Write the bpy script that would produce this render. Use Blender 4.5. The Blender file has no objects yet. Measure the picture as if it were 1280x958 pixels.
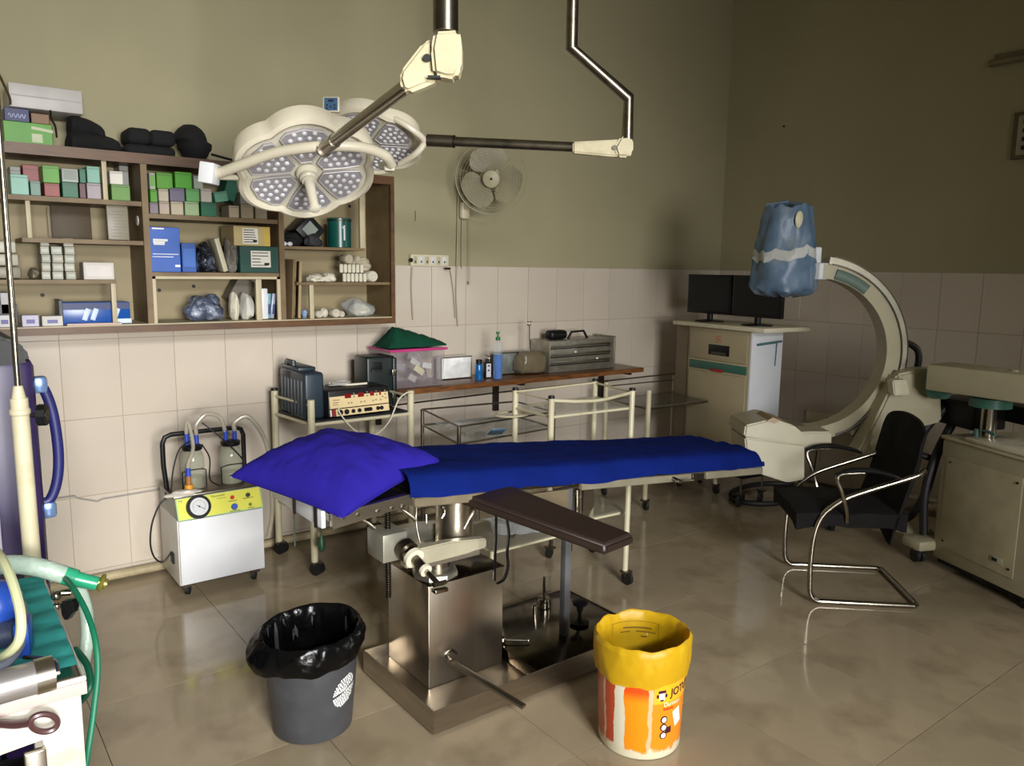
import bpy, bmesh, math, random
from mathutils import Vector, Matrix, noise
PI = math.pi
C = bpy.context.scene.collection
V = Vector

# ------------------------------------------------------------------ camera, world, light, exposure
FOC, YAW, PIT, ROL, CH = 974.88, -0.65042767, -0.14545384, 0.01354421, 1.545
fw = V((-math.sin(YAW)*math.cos(PIT), math.cos(YAW)*math.cos(PIT), math.sin(PIT)))
rt0 = V((math.cos(YAW), math.sin(YAW), 0)); up0 = rt0.cross(fw)
rt = rt0*math.cos(ROL) + up0*math.sin(ROL); up = up0*math.cos(ROL) - rt0*math.sin(ROL)
cam = bpy.data.objects.new('camera', bpy.data.cameras.new('camera')); C.objects.link(cam)
cam.matrix_world = Matrix(((rt.x, up.x, -fw.x, 0), (rt.y, up.y, -fw.y, 0), (rt.z, up.z, -fw.z, CH), (0, 0, 0, 1)))
cam.data.sensor_fit = 'HORIZONTAL'; cam.data.sensor_width = 36; cam.data.lens = FOC/1280*36
cam.data.clip_start = 0.02
bpy.context.scene.camera = cam

w = bpy.data.worlds.new('world'); bpy.context.scene.world = w; w.use_nodes = True
w.node_tree.nodes['Background'].inputs[0].default_value = (0.55, 0.66, 0.8, 1)
w.node_tree.nodes['Background'].inputs[1].default_value = 1.0

def area_light(name, loc, target, sx, sy, power, col):
    l = bpy.data.lights.new(name, 'AREA'); l.shape = 'RECTANGLE'; l.size = sx; l.size_y = sy
    l.energy = power; l.color = col
    o = bpy.data.objects.new(name, l); C.objects.link(o); o.location = loc
    d = V(target) - V(loc); o.rotation_euler = d.to_track_quat('-Z', 'Y').to_euler()
    return o
# daylight through two windows in wall_front and wall_right; the high one is added fill
lf = area_light('daylight_front', (-0.05, -3.72, 1.45), (0.45, 3.0, 0.45), 1.8, 1.2, 116, (1.0, 0.985, 0.96)); lf.data.spread = math.radians(84)
area_light('daylight_right', (5.40, -0.15, 1.65), (4.4, -0.15, 1.62), 1.5, 1.0, 27, (1.0, 0.95, 0.86))
lh = area_light('top_fill', (-0.05, -3.70, 3.12), (1.3, 1.8, 0.4), 1.8, 0.6, 52, (0.97, 0.98, 1.0)); lh.data.spread = math.radians(60)  # added fill from above to lift the upward faces
vs = bpy.context.scene.view_settings
bpy.context.scene.display_settings.display_device = 'sRGB'
vs.view_transform = 'Standard'; vs.look = 'None'; vs.exposure = 0.0; vs.gamma = 1.0
vs.use_curve_mapping = False

# ------------------------------------------------------------------ helpers
def ray(x, y): return (x-640)/FOC*rt - (y-479)/FOC*up + fw
CAM = V((0, 0, CH))
def at(x, y, X=None, Y=None, Z=None, d=None):
    """the point of the room seen at photo pixel x, y on a known plane (or at a forward distance d)"""
    r = ray(x, y)
    t = d if d is not None else (Z-CH)/r.z if Z is not None else Y/r.y if Y is not None else X/r.x
    return CAM + r*t
def pix(p):
    q = V(p)-CAM; w_ = q.dot(fw); return 640+FOC*q.dot(rt)/w_, 479-FOC*q.dot(up)/w_
def xat(xp, z, Y):
    """x of the point on plane Y at height z that shows in photo column xp"""
    y = 400
    for _ in range(6):
        p = at(xp, y, Y=Y); y = pix((p.x, Y, z))[1]
    return at(xp, y, Y=Y).x
def lin(c):
    return tuple(((v/255)/12.92 if v/255 <= 0.04045 else ((v/255+0.055)/1.055)**2.4) for v in c[:3]) + (1,)
MATS = {}
def mat(name, c, rough=0.5, metal=0.0, var=0.12, scale=9, bump=0.0, bscale=None, alpha=1.0, trans=0.0,
        emit=0, objvar=0.0, dirt=None, dscale=3, damt=0.5, stretch=None, sheen=0, spec=0.5):
    if name in MATS: return MATS[name]
    m = bpy.data.materials.new(name); m.use_nodes = True; MATS[name] = m
    nt = m.node_tree; N = nt.nodes; L = nt.links; b = N['Principled BSDF']
    tc = N.new('ShaderNodeTexCoord'); src = tc.outputs['Object']
    if stretch:
        mp = N.new('ShaderNodeMapping'); mp.inputs['Scale'].default_value = stretch
        L.new(src, mp.inputs[0]); src = mp.outputs[0]
    nz = N.new('ShaderNodeTexNoise'); nz.inputs['Scale'].default_value = scale; nz.inputs['Detail'].default_value = 5
    L.new(src, nz.inputs['Vector'])
    col = lin(c)
    rp = N.new('ShaderNodeValToRGB'); e = rp.color_ramp.elements
    e[0].position = 0.3; e[1].position = 0.7
    e[0].color = tuple(v*(1-var) for v in col[:3])+(1,); e[1].color = tuple(min(1, v*(1+var)) for v in col[:3])+(1,)
    L.new(nz.outputs['Fac'], rp.inputs[0]); out = rp.outputs[0]
    if dirt:
        n2 = N.new('ShaderNodeTexNoise'); n2.inputs['Scale'].default_value = dscale; n2.inputs['Detail'].default_value = 8
        L.new(src, n2.inputs['Vector'])
        r2 = N.new('ShaderNodeValToRGB'); r2.color_ramp.elements[0].position = 0.5; r2.color_ramp.elements[1].position = 0.72
        r2.color_ramp.elements[1].color = (damt, damt, damt, 1)
        L.new(n2.outputs['Fac'], r2.inputs[0])
        mx = N.new('ShaderNodeMix'); mx.data_type = 'RGBA'; L.new(r2.outputs[0], mx.inputs[0])
        L.new(out, mx.inputs[6]); mx.inputs[7].default_value = lin(dirt); out = mx.outputs[2]
    if objvar:
        oi = N.new('ShaderNodeObjectInfo'); mr = N.new('ShaderNodeMapRange')
        mr.inputs[3].default_value = 1-objvar; mr.inputs[4].default_value = 1+objvar*0.6
        L.new(oi.outputs['Random'], mr.inputs[0])
        hs = N.new('ShaderNodeHueSaturation'); L.new(mr.outputs[0], hs.inputs['Value']); L.new(out, hs.inputs['Color']); out = hs.outputs[0]
    L.new(out, b.inputs['Base Color'])
    b.inputs['Roughness'].default_value = rough; b.inputs['Metallic'].default_value = metal
    b.inputs['Specular IOR Level'].default_value = spec
    b.inputs['Alpha'].default_value = alpha; b.inputs['Transmission Weight'].default_value = trans
    if sheen: b.inputs['Sheen Weight'].default_value = sheen
    if emit:
        b.inputs['Emission Color'].default_value = col; b.inputs['Emission Strength'].default_value = emit
    if bump:
        n3 = N.new('ShaderNodeTexNoise'); n3.inputs['Scale'].default_value = bscale or scale*3; n3.inputs['Detail'].default_value = 4
        L.new(src, n3.inputs['Vector'])
        bp = N.new('ShaderNodeBump'); bp.inputs['Strength'].default_value = bump; bp.inputs['Distance'].default_value = 0.01
        L.new(n3.outputs['Fac'], bp.inputs['Height']); L.new(bp.outputs[0], b.inputs['Normal'])
    return m

def nb(): return bmesh.new()
def bx(bm, c, s, R=None, b=0.0, mi=0, seg=2):
    g = bmesh.ops.create_cube(bm, size=1.0); vs_ = g['verts']
    for v in vs_: v.co = V((v.co.x*s[0], v.co.y*s[1], v.co.z*s[2]))
    fs = {f for v in vs_ for f in v.link_faces}
    if b:
        es = list({e for v in vs_ for e in v.link_edges})
        r = bmesh.ops.bevel(bm, geom=es, offset=min(b, min(s)*0.45), segments=seg, affect='EDGES', profile=0.5)
        vs_ = list({v for v in r['verts']} | {v for v in vs_ if v.is_valid}); fs = {f for v in vs_ for f in v.link_faces}
    for f in fs: f.material_index = mi
    M = R.to_4x4() if R else Matrix.Identity(4)
    M = Matrix.Translation(V(c)) @ M
    for v in vs_: v.co = M @ v.co
def b2(bm, lo, hi, b=0.0, mi=0):
    lo = V(lo); hi = V(hi); bx(bm, (lo+hi)/2, [abs(a) for a in (hi-lo)], None, b, mi)
def frame_of(d):
    d = d.normalized(); a = V((0, 0, 1)) if abs(d.z) < 0.95 else V((1, 0, 0))
    x = a.cross(d).normalized(); return x, d.cross(x).normalized()
def smooth_pts(pts, k=6):
    pts = [V(p) for p in pts]; out = []
    P_ = [2*pts[0]-pts[1]] + pts + [2*pts[-1]-pts[-2]]
    for i in range(1, len(P_)-2):
        for j in range(k):
            t = j/k; a, b, c, d = P_[i-1], P_[i], P_[i+1], P_[i+2]
            out.append(0.5*((2*b)+(c-a)*t+(2*a-5*b+4*c-d)*t*t+(3*b-a-3*c+d)*t**3))
    out.append(pts[-1]); return out
def tube(bm, pts, r, n=8, sm=0, mi=0, closed=False, flat=None):
    pts = [V(p) for p in pts]
    if sm: pts = smooth_pts(pts, sm)
    m = len(pts); rings = []; x = None
    for i, p in enumerate(pts):
        if closed: d = (pts[(i+1) % m]-pts[i-1])
        else: d = pts[min(i+1, m-1)]-pts[max(i-1, 0)]
        if d.length < 1e-9: d = V((0, 0, 1))
        d.normalize()
        if x is None: x, _ = frame_of(d)
        x = (x - d*x.dot(d)); x = x.normalized() if x.length > 1e-6 else frame_of(d)[0]
        y = d.cross(x)
        rr = r[min(i*len(r)//m, len(r)-1)] if isinstance(r, (list, tuple)) else r
        fx, fy = flat if flat else (1, 1)
        rings.append([bm.verts.new(p + (x*math.cos(2*PI*k/n)*fx + y*math.sin(2*PI*k/n)*fy)*rr) for k in range(n)])
    for i in range(m if closed else m-1):
        a, b = rings[i], rings[(i+1) % m]
        for k in range(n):
            f = bm.faces.new((a[k], a[(k+1) % n], b[(k+1) % n], b[k])); f.material_index = mi
    if not closed:
        f = bm.faces.new(rings[0][::-1]); f.material_index = mi
        f = bm.faces.new(rings[-1]); f.material_index = mi
def cyl(bm, p0, p1, r0, r1=None, n=16, mi=0):
    p0 = V(p0); p1 = V(p1); r1 = r0 if r1 is None else r1
    x, y = frame_of(p1-p0)
    A = [bm.verts.new(p0+(x*math.cos(2*PI*k/n)+y*math.sin(2*PI*k/n))*r0) for k in range(n)]
    B = [bm.verts.new(p1+(x*math.cos(2*PI*k/n)+y*math.sin(2*PI*k/n))*r1) for k in range(n)]
    for k in range(n):
        f = bm.faces.new((A[k], A[(k+1) % n], B[(k+1) % n], B[k])); f.material_index = mi
    f = bm.faces.new(A[::-1]); f.material_index = mi
    f = bm.faces.new(B); f.material_index = mi
def lathe(bm, prof, c=(0, 0, 0), M=None, n=24, mi=0, cap=True, fn=None):
    """prof: (radius, height) list; M 3x3 orients the axis"""
    rings = []
    for r, z in prof:
        ring = []
        for k in range(n):
            a = 2*PI*k/n; rr = r*(fn(a, z) if fn else 1)
            p = V((rr*math.cos(a), rr*math.sin(a), z))
            if M: p = M @ p
            ring.append(bm.verts.new(p+V(c)))
        rings.append(ring)
    for a, b in zip(rings, rings[1:]):
        for k in range(n):
            f = bm.faces.new((a[k], a[(k+1) % n], b[(k+1) % n], b[k])); f.material_index = mi
    if cap:
        f = bm.faces.new(rings[0][::-1]); f.material_index = mi
        f = bm.faces.new(rings[-1]); f.material_index = mi
def grid(bm, fn, nu, nv, cu=False, mi=0):
    vsn = [[bm.verts.new(fn(i/nu, j/nv)) for j in range(nv+1)] for i in range(nu if cu else nu+1)]
    for i in range(nu):
        for j in range(nv):
            a = vsn[i][j]; b = vsn[(i+1) % len(vsn)][j]; c = vsn[(i+1) % len(vsn)][j+1]; d = vsn[i][j+1]
            f = bm.faces.new((a, b, c, d)); f.material_index = mi
def prism(bm, poly, off, mi=0):
    A = [bm.verts.new(V(p)) for p in poly]; B = [bm.verts.new(V(p)+V(off)) for p in poly]; n = len(poly)
    fs = [bm.faces.new(A[::-1]), bm.faces.new(B)]
    for k in range(n): fs.append(bm.faces.new((A[k], A[(k+1) % n], B[(k+1) % n], B[k])))
    for f in fs: f.material_index = mi
    bmesh.ops.recalc_face_normals(bm, faces=fs)
def sph(bm, c, r, s=(1, 1, 1), mi=0, u=16, v=10):
    g = bmesh.ops.create_uvsphere(bm, u_segments=u, v_segments=v, radius=r)
    for q in g['verts']: q.co = V((q.co.x*s[0], q.co.y*s[1], q.co.z*s[2]))+V(c)
    for f in {f for q in g['verts'] for f in q.link_faces}: f.material_index = mi
def Rz(a): return Matrix.Rotation(math.radians(a), 3, 'Z')
def Ry(a): return Matrix.Rotation(math.radians(a), 3, 'Y')
def Rx(a): return Matrix.Rotation(math.radians(a), 3, 'X')
WM = {}
def obj(name, bm, m, parent=None, label=None, L=False, ang=0.6, flat=False):
    me = bpy.data.meshes.new(name); bm.normal_update(); bm.to_mesh(me); bm.free()
    for q in (m if isinstance(m, (list, tuple)) else [m]): me.materials.append(q)
    if not flat:
        me.shade_smooth(); me.set_sharp_from_angle(angle=ang)
    o = bpy.data.objects.new(name, me); C.objects.link(o)
    if parent is not None:
        M = WM[parent.name]
        if not L: me.transform(M.inverted())
        o.parent = parent; WM[o.name] = M
    else:
        xs = [v.co.x for v in me.vertices]; ys = [v.co.y for v in me.vertices]; zs = [v.co.z for v in me.vertices]
        c = V(((min(xs)+max(xs))/2, (min(ys)+max(ys))/2, min(zs)))
        me.transform(Matrix.Translation(-c)); o.location = c; WM[o.name] = Matrix.Translation(c)
    if label: o['label'] = label
    return o
def tag(o, label, cat, group=None, kind=None):
    o['label'] = label; o['category'] = cat
    if group: o['group'] = group
    if kind: o['kind'] = kind
    return o
def thing(name, label, cat, loc=(0, 0, 0), rotz=0, group=None):
    o = bpy.data.objects.new(name, None); C.objects.link(o); o.empty_display_size = 0.05
    o.location = loc; o.rotation_euler = (0, 0, math.radians(rotz))
    WM[o.name] = Matrix.Translation(V(loc)) @ Matrix.Rotation(math.radians(rotz), 4, 'Z')
    return tag(o, label, cat, group)
def struct(name, bm, m):
    o = obj(name, bm, m); o['kind'] = 'structure'; return o
def text(name, s, c, xdir, ydir, h, m, parent, align='CENTER', depth=0.0004, label=None):
    cu = bpy.data.curves.new(name, 'FONT'); cu.body = s; cu.size = 1.0; cu.align_x = align; cu.align_y = 'CENTER'; cu.extrude = 0.0
    cu.resolution_u = 2
    t = bpy.data.objects.new('tmp', cu); C.objects.link(t)
    dg = bpy.context.evaluated_depsgraph_get()
    me = bpy.data.meshes.new_from_object(t.evaluated_get(dg)); bpy.data.objects.remove(t)
    X = V(xdir).normalized(); Yv = V(ydir).normalized(); Z = X.cross(Yv)
    k = h/0.7
    M = Matrix(((X.x*k, Yv.x*k, Z.x, c[0]), (X.y*k, Yv.y*k, Z.y, c[1]), (X.z*k, Yv.z*k, Z.z, c[2]), (0, 0, 0, 1)))
    me.transform(M)
    me.materials.clear(); me.materials.append(m); me.name = name
    bm = nb(); bm.from_mesh(me)
    g = bmesh.ops.extrude_face_region(bm, geom=bm.faces[:])
    for v in [e for e in g['geom'] if isinstance(e, bmesh.types.BMVert)]: v.co += Z*depth
    bpy.data.meshes.remove(me)
    return obj(name, bm, m, parent, label, flat=True)
def nz(x, y, z=0, s=1.0): return noise.noise(V((x*s, y*s, z*s)))

# ------------------------------------------------------------------ materials
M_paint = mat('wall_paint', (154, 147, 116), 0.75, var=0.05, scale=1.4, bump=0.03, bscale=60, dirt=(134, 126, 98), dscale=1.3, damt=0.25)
M_tile = mat('wall_tile_glaze', (196, 184, 168), 0.2, var=0.04, scale=2.5, objvar=0.05, bump=0.015, bscale=5, dirt=(170, 156, 134), dscale=2.2, damt=0.25)
M_grout = mat('tile_grout', (170, 156, 133), 0.9)
M_floor = mat('floor_tile_polish', (158, 143, 117), 0.10, var=0.1, scale=2.2, objvar=0.06, bump=0.012, bscale=3, dirt=(118, 102, 80), dscale=3.6, damt=0.75)
M_fgrout = mat('floor_grout', (72, 60, 46), 0.9)
M_ceil = mat('ceiling_paint', (190, 186, 168), 0.8, var=0.04)
M_wood = mat('brown_frame_wood', (90, 60, 30), 0.45, var=0.25, scale=14, stretch=(1, 6, 6), dirt=(50, 32, 20), damt=0.6)
M_shelfw = mat('shelf_laminate', (112, 92, 60), 0.55, var=0.15, scale=10, dirt=(84, 60, 40), dscale=7, damt=0.7)
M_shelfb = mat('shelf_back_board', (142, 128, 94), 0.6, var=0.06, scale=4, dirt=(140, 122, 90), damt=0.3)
M_strip = mat('cream_strip', (178, 166, 136), 0.5, var=0.08)
M_cream = mat('cream_enamel', (192, 184, 154), 0.35, var=0.06, dirt=(170, 156, 120), dscale=12, damt=0.5)
M_white = mat('white_enamel', (208, 209, 210), 0.3, var=0.03)
M_lampw = mat('lamp_white_plastic', (206, 198, 176), 0.35, var=0.04)
M_steel = mat('brushed_steel', (168, 160, 148), 0.28, 1.0, var=0.1, scale=5, stretch=(1, 1, 12), bump=0.02)
M_steeld = mat('dull_steel', (120, 112, 100), 0.35, 1.0, var=0.2, scale=7, dirt=(70, 62, 52), damt=0.6)
M_chrome = mat('chrome', (160, 154, 142), 0.2, 1.0, var=0.05)
M_black = mat('black_plastic', (13, 13, 15), 0.45, var=0.2, spec=.3)
M_blackf = mat('black_fabric', (12, 12, 13), 0.9, var=0.3, scale=30, bump=0.2, bscale=80)
M_rubber = mat('black_rubber', (18, 17, 16), 0.6)
M_blue = mat('royal_blue_sheet', (18, 40, 126), 0.95, var=0.14, scale=5, bump=0.25, bscale=22, spec=.12)
M_pillow = mat('violet_blue_pillowcase', (36, 27, 128), 0.95, var=0.08, scale=5, bump=0.2, bscale=14, spec=.12)
M_brownv = mat('brown_vinyl', (38, 27, 22), 0.42, var=0.15, spec=.4)
M_glass = mat('clear_glass', (150, 156, 138), 0.06, var=0.02, alpha=0.25)
M_clear = mat('clear_plastic', (200, 205, 205), 0.15, var=0.1, scale=20, alpha=0.35, bump=0.5, bscale=30)
M_paper = mat('white_paper', (215, 212, 200), 0.7, var=0.05)
M_ink = mat('black_ink', (25, 24, 26), 0.6)
M_inkw = mat('white_ink', (225, 225, 222), 0.6)
M_card = mat('cardboard', (120, 98, 66), 0.8, var=0.12)
M_carmw = mat('beige_machine_enamel', (162, 154, 126), 0.4, var=0.05)
M_teal = mat('teal_plastic', (52, 98, 84), 0.4)
# ------------------------------------------------------------------ the room
WX, WY, ZC = 5.26, 4.12, 3.95
LX, FY = -1.5, -3.6          # left wall and the wall behind the photographer
def one(name, lo, hi, m, b=0.0):
    bm = nb(); b2(bm, lo, hi, b); return struct(name, bm, m)
floor = one('floor', (LX, FY, -0.12), (WX, WY, -0.004), M_fgrout)
one('ceiling', (LX-.2, FY-.2, ZC), (WX+.2, WY+.2, ZC+0.15), M_ceil)
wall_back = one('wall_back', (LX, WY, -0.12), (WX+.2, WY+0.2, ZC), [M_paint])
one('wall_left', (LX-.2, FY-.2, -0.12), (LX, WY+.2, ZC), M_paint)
bm = nb()
wy0, wy1, wz0, wz1 = -0.95, 0.65, 1.1, 2.15
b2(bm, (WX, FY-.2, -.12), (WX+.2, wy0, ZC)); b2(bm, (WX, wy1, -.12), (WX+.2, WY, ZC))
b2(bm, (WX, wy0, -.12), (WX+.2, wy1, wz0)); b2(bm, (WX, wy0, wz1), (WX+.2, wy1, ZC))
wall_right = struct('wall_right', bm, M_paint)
bm = nb()
fx0, fx1, fz0, fz1 = -1.0, 0.9, 0.85, 2.25
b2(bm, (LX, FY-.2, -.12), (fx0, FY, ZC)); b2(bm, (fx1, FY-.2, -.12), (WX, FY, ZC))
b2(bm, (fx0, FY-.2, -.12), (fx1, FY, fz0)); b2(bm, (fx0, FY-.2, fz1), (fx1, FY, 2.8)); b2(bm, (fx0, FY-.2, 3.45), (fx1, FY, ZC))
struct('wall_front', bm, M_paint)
bm = nb()
for yy in (wy0+.025, (wy0+wy1)/2, wy1-.025): b2(bm, (WX+.05, yy-.025, wz0), (WX+.1, yy+.025, wz1))
for zz in (wz0+.025, wz1-.025, 1.7): b2(bm, (WX+.052, wy0, zz-.025), (WX+.098, wy1, zz+.025))
struct('window_1', bm, M_white)
bm = nb()
for xx in (fx0+.025, (fx0+fx1)/2, fx1-.025): b2(bm, (xx-.025, FY-.1, fz0), (xx+.025, FY-.05, fz1))
for zz in (fz0+.025, fz1-.025): b2(bm, (fx0, FY-.098, zz-.025), (fx1, FY-.052, zz+.025))
struct('window_2', bm, M_white)
bm = nb()
for xx in (fx0+.025, (fx0+fx1)/2, fx1-.025): b2(bm, (xx-.025, FY-.1, 2.8), (xx+.025, FY-.05, 3.45))
for zz in (2.825, 3.425): b2(bm, (fx0, FY-.098, zz-.025), (fx1, FY-.052, zz+.025))
struct('added_fill_window', bm, M_white)  # frame of an added high opening, made up for the top fill

# floor tiles, each its own piece
def tile_mesh(name, sx, sy, th, m, b=0.0015):
    bm = nb(); bx(bm, (0, 0, 0), (sx, sy, th), None, b, seg=1)
    me = bpy.data.meshes.new(name); bm.to_mesh(me); bm.free(); me.materials.append(m); return me
FM = {}
for i in range(-3, 9):
    for j in range(-1, 6):
        x0 = .371+.6*(i-1); x1 = x0+.6; y0 = 1.1+.6*(j-1); y1 = y0+.6
        x0 = max(x0, LX+.002); x1 = min(x1, WX-.002); y1 = min(y1, WY-.012)
        if x1-x0 < .03 or y1-y0 < .03: continue
        k = (round(x1-x0, 3), round(y1-y0, 3))
        if k not in FM: FM[k] = tile_mesh('floor_tile', k[0]-.0025, k[1]-.0025, .01, M_floor, 0)
        o = bpy.data.objects.new('floor_tile', FM[k]); C.objects.link(o); o.parent = floor
        o.location = V(((x0+x1)/2, (y0+y1)/2, -.005)) - floor.location
rows = [(.002, .063), (.063, .438), (.438, .813), (.813, 1.19), (1.19, 1.556)]
TM = {}
for (z0, z1) in rows:
    for i in range(-6, 22):
        x0 = .003+.25*i; x1 = min(x0+.25, WX-.008)
        if x0 < LX or x1-x0 < .02: continue
        k = (round(x1-x0, 3), round(z1-z0, 3))
        if k not in TM: TM[k] = tile_mesh('wall_tile', k[0]-.0022, .009, k[1]-.0022, M_tile, .0008)
        # (mesh is x, depth, height)
        o = bpy.data.objects.new('wall_tile', TM[k]); C.objects.link(o); o.parent = wall_back
        o.location = V(((x0+x1)/2, WY-.0045, (z0+z1)/2)) - wall_back.location
    for i in range(0, 20):
        y1 = WY-.009-.25*i; y0 = y1-.25
        if y0 < .7: continue
        k = ('r', round(z1-z0, 3))
        if k not in TM: TM[k] = tile_mesh('wall_tile', .009, .2478, k[1]-.0022, M_tile, .0008)
        o = bpy.data.objects.new('wall_tile', TM[k]); C.objects.link(o); o.parent = wall_right
        o.location = V((WX-.0045, (y0+y1)/2, (z0+z1)/2)) - wall_right.location
bm = nb(); b2(bm, (LX, WY-.004, 0), (WX, WY-.0005, 1.558)); 
g = obj('tile_bed', bm, M_grout, wall_back)
bm = nb(); b2(bm, (WX-.004, .62, 0), (WX-.0005, WY-.004, 1.558))
obj('tile_bed', bm, M_grout, wall_right)
# base pipe along the back wall
bm = nb(); pts = [(x, WY-.045+.004*math.sin(x*5), .032) for x in [(-.6+.2*k) for k in range(29)]]
tube(bm, pts, .022, 10)
struct('baseboard_back', bm, mat('limed_pipe', (170, 156, 122), .7, var=.25, scale=12, bump=.4, dirt=(100, 84, 58), dscale=8, damt=.7))
# small marks on the walls
def wall_cable(name, pts, r, m, label, cat='cable'):
    bm = nb(); tube(bm, pts, r, 6); return tag(obj(name, bm, m), label, cat)
pts = [at(x, y, Y=4.1) for x, y in ((40, 629), (66, 624), (93, 620), (97, 623), (122, 627), (128, 624), (200, 612), (232, 608))]
wall_cable('wall_cable', pts, .004, mat('grey_cable', (150, 146, 138), .5), 'thin grey cable running along the tiled wall left of the suction machine')

# ------------------------------------------------------------------ wall shelf unit
YF, YB = 3.81, WY-.010
def fx(x, y): return at(x, y, Y=YF).x
def fz(x, y): return at(x, y, Y=YF).z
SH = thing('wall_shelf', 'brown framed open shelf unit with three bays hung on the back wall', 'shelf', (1.0, 4.0, fz(250, 410)))
XR = fx(492, 300); XL = -.35
zt = fz(250, 200); zb = fz(250, 411)          # outer top and bottom
bm = nb(); b2(bm, (XL, YF, zt-.035), (XR, YB, zt)); b2(bm, (XL, YF-.012, zt-.04), (XR, YF, zt+.004)); obj('top_board', bm, M_wood, SH)
bm = nb(); b2(bm, (XL, YF, zb), (XR, YB, zb+.028)); b2(bm, (XL, YF-.012, zb-.006), (XR, YF, zb+.026)); obj('bottom_board', bm, M_wood, SH)
bm = nb(); b2(bm, (XL, YF-.013, zb+.026), (XR-.02, YB-.02, zb+.031)); obj('ledge_strip', bm, M_strip, SH)
bm = nb(); b2(bm, (XR-.018, YF, zb+.028), (XR, YB, zt-.035)); obj('side_board', bm, M_shelfw, SH)
bm = nb(); b2(bm, (XR-.022, YF-.012, zb+.026), (XR, YF, zt-.04)); obj('side_frame', bm, M_wood, SH)
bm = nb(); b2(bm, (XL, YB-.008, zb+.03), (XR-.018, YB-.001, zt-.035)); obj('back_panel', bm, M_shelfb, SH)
X1 = fx(184, 300); X2 = fx(352, 300)
for X in (X1, X2):
    bm = nb(); b2(bm, (X-.014, YF-.004, zb+.031), (X+.012, YB-.008, zt-.035)); obj('divider', bm, M_shelfw, SH)
def shelf(x0, x1, zf, th=.016, m=None, Y0=None, name='shelf_board'):
    bm = nb(); b2(bm, (x0, Y0 or YF+.012, zf-th), (x1, YB-.008, zf)); return obj(name, bm, m or M_shelfw, SH)
zA = fz(90, 247); zBs = fz(95, 299); zCs = fz(80, 350)
zD = fz(270, 271); zE = fz(270, 341); zF = fz(405, 309); zG = fz(430, 353)
shelf(XL, X1-.014, zA, .02); shelf(fx(28, 300), X1-.014, zBs, .018); shelf(XL, fx(146, 350), zCs, .016)
shelf(X1+.012, X2-.014, zD, .02); shelf(X1+.012, X2-.014, zE, .018)
shelf(X2+.012, fx(457, 309), zF, .014); shelf(fx(372, 354), XR-.018, zG, .014)
def post(xp, y0, y1, wpx=6, m=None, Y=None, name='cream_post'):
    Y = Y or YF+.014
    a = xat(xp-wpx/2, (y0+y1)/2, Y); b = xat(xp+wpx/2, (y0+y1)/2, Y)
    bm = nb(); b2(bm, (a, Y, y0), (b, Y+.02, y1), .001); obj(name, bm, m or M_strip, SH)
post(131, zA, zt-.035); post(36, zBs, zA-.02, Y=YF+.03); post(143, zb+.031, zCs-.016)
post(324, zb+.031, zE-.018, 7); post(453, zF, zt-.035, 6); post(390, zb+.031, zG-.014, 5)
bm = nb(); zi0 = zb+.031; zi1 = zE-.018      # cream trim frame of the lower middle bay
b2(bm, (X1+.012, YF-.002, zi0), (X1+.026, YF+.012, zi1)); b2(bm, (X2-.03, YF-.002, zi0), (X2-.014, YF+.012, zi1))
b2(bm, (X1+.012, YF-.002, zi1-.012), (X2-.014, YF+.012, zi1)); obj('trim_frame', bm, M_strip, SH)
for x, y in ((53, 369), (242, 358), (199, 363), (437, 258)):
    bm = nb(); p = at(x, y, Y=YB-.009); cyl(bm, p, p+V((0, -.003, 0)), .009, n=8)
    obj('screw_hole', bm, M_ink, SH)
bm = nb(); p = at(172, 276, X=X1-.0145); cyl(bm, p, p+V((-.003, 0, 0)), .022, n=14); obj('sticker', bm, M_paper, SH)

# ------------------------------------------------------------------ stock on the shelves
def rgb(*c): return c
CM = {}
def cm(c, rough=.45):
    k = (c, rough)
    if k not in CM: CM[k] = mat('carton_%d_%d_%d' % c, c, rough, var=.08, scale=12)
    return CM[k]
GRN, LGR, DGR, TEA, RED, VIO, BEI, WHT, GRY, MAR = (72, 140, 22), (104, 150, 92), (20, 92, 62), (120, 168, 150), (132, 52, 46), (98, 92, 112), (168, 156, 132), (200, 196, 184), (128, 128, 118), (84, 44, 50)
def carton(x0, x1, y0, y1, zbase, col, label, depth=.12, Y=None, rot=0, end=None, group=None, name='carton', flap=True, tilt=0, front=None):
    """a box whose front shows at photo columns x0..x1, top row y0; it stands on zbase"""
    Y = Y or YF+.02
    a = at(x0, (y0+y1)/2, Y=Y); b = at(x1, (y0+y1)/2, Y=Y); zt_ = at((x0+x1)/2, y0, Y=Y).z
    W_ = b.x-a.x-.002; H = max(zt_-zbase-.001, .02)
    T = thing(name, label, 'box', ((a.x+b.x)/2, Y+depth/2, zbase+.0005), rot, group)
    R = Ry(tilt) if tilt else None
    lift = abs(math.sin(math.radians(tilt)))*W_/2 if tilt else 0
    bm = nb(); bx(bm, (0, 0, H/2+lift), (W_, depth, H), R, .002, seg=1); obj('body', bm, cm(col), T, L=True)
    if end:
        bm = nb(); n = R or Matrix.Identity(3)
        c = n @ V((0, -depth/2-.0008, 0)); bx(bm, (c.x, c.y, c.z+H/2+lift), (W_*.82, .0012, H*.62), R); obj('panel_label', bm, cm(end), T, L=True)
    if flap:
        bm = nb(); n = R or Matrix.Identity(3)
        c = n @ V((0, -depth/2-.0007, H*.36)); bx(bm, (c.x, c.y, c.z+H/2+lift), (W_*.9, .001, .0035), R); obj('flap_edge', bm, cm(tuple(int(v*.72) for v in col)), T, L=True)
    return T, zbase+H+lift*2+.001, W_, H
G1 = 'cartons on the upper left shelf'
A0 = zA+.0005
_, zt1, _, _ = carton(13, 36, 218, 241, A0, TEA, 'pale teal carton at the left end of the top left shelf', group=G1)
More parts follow.
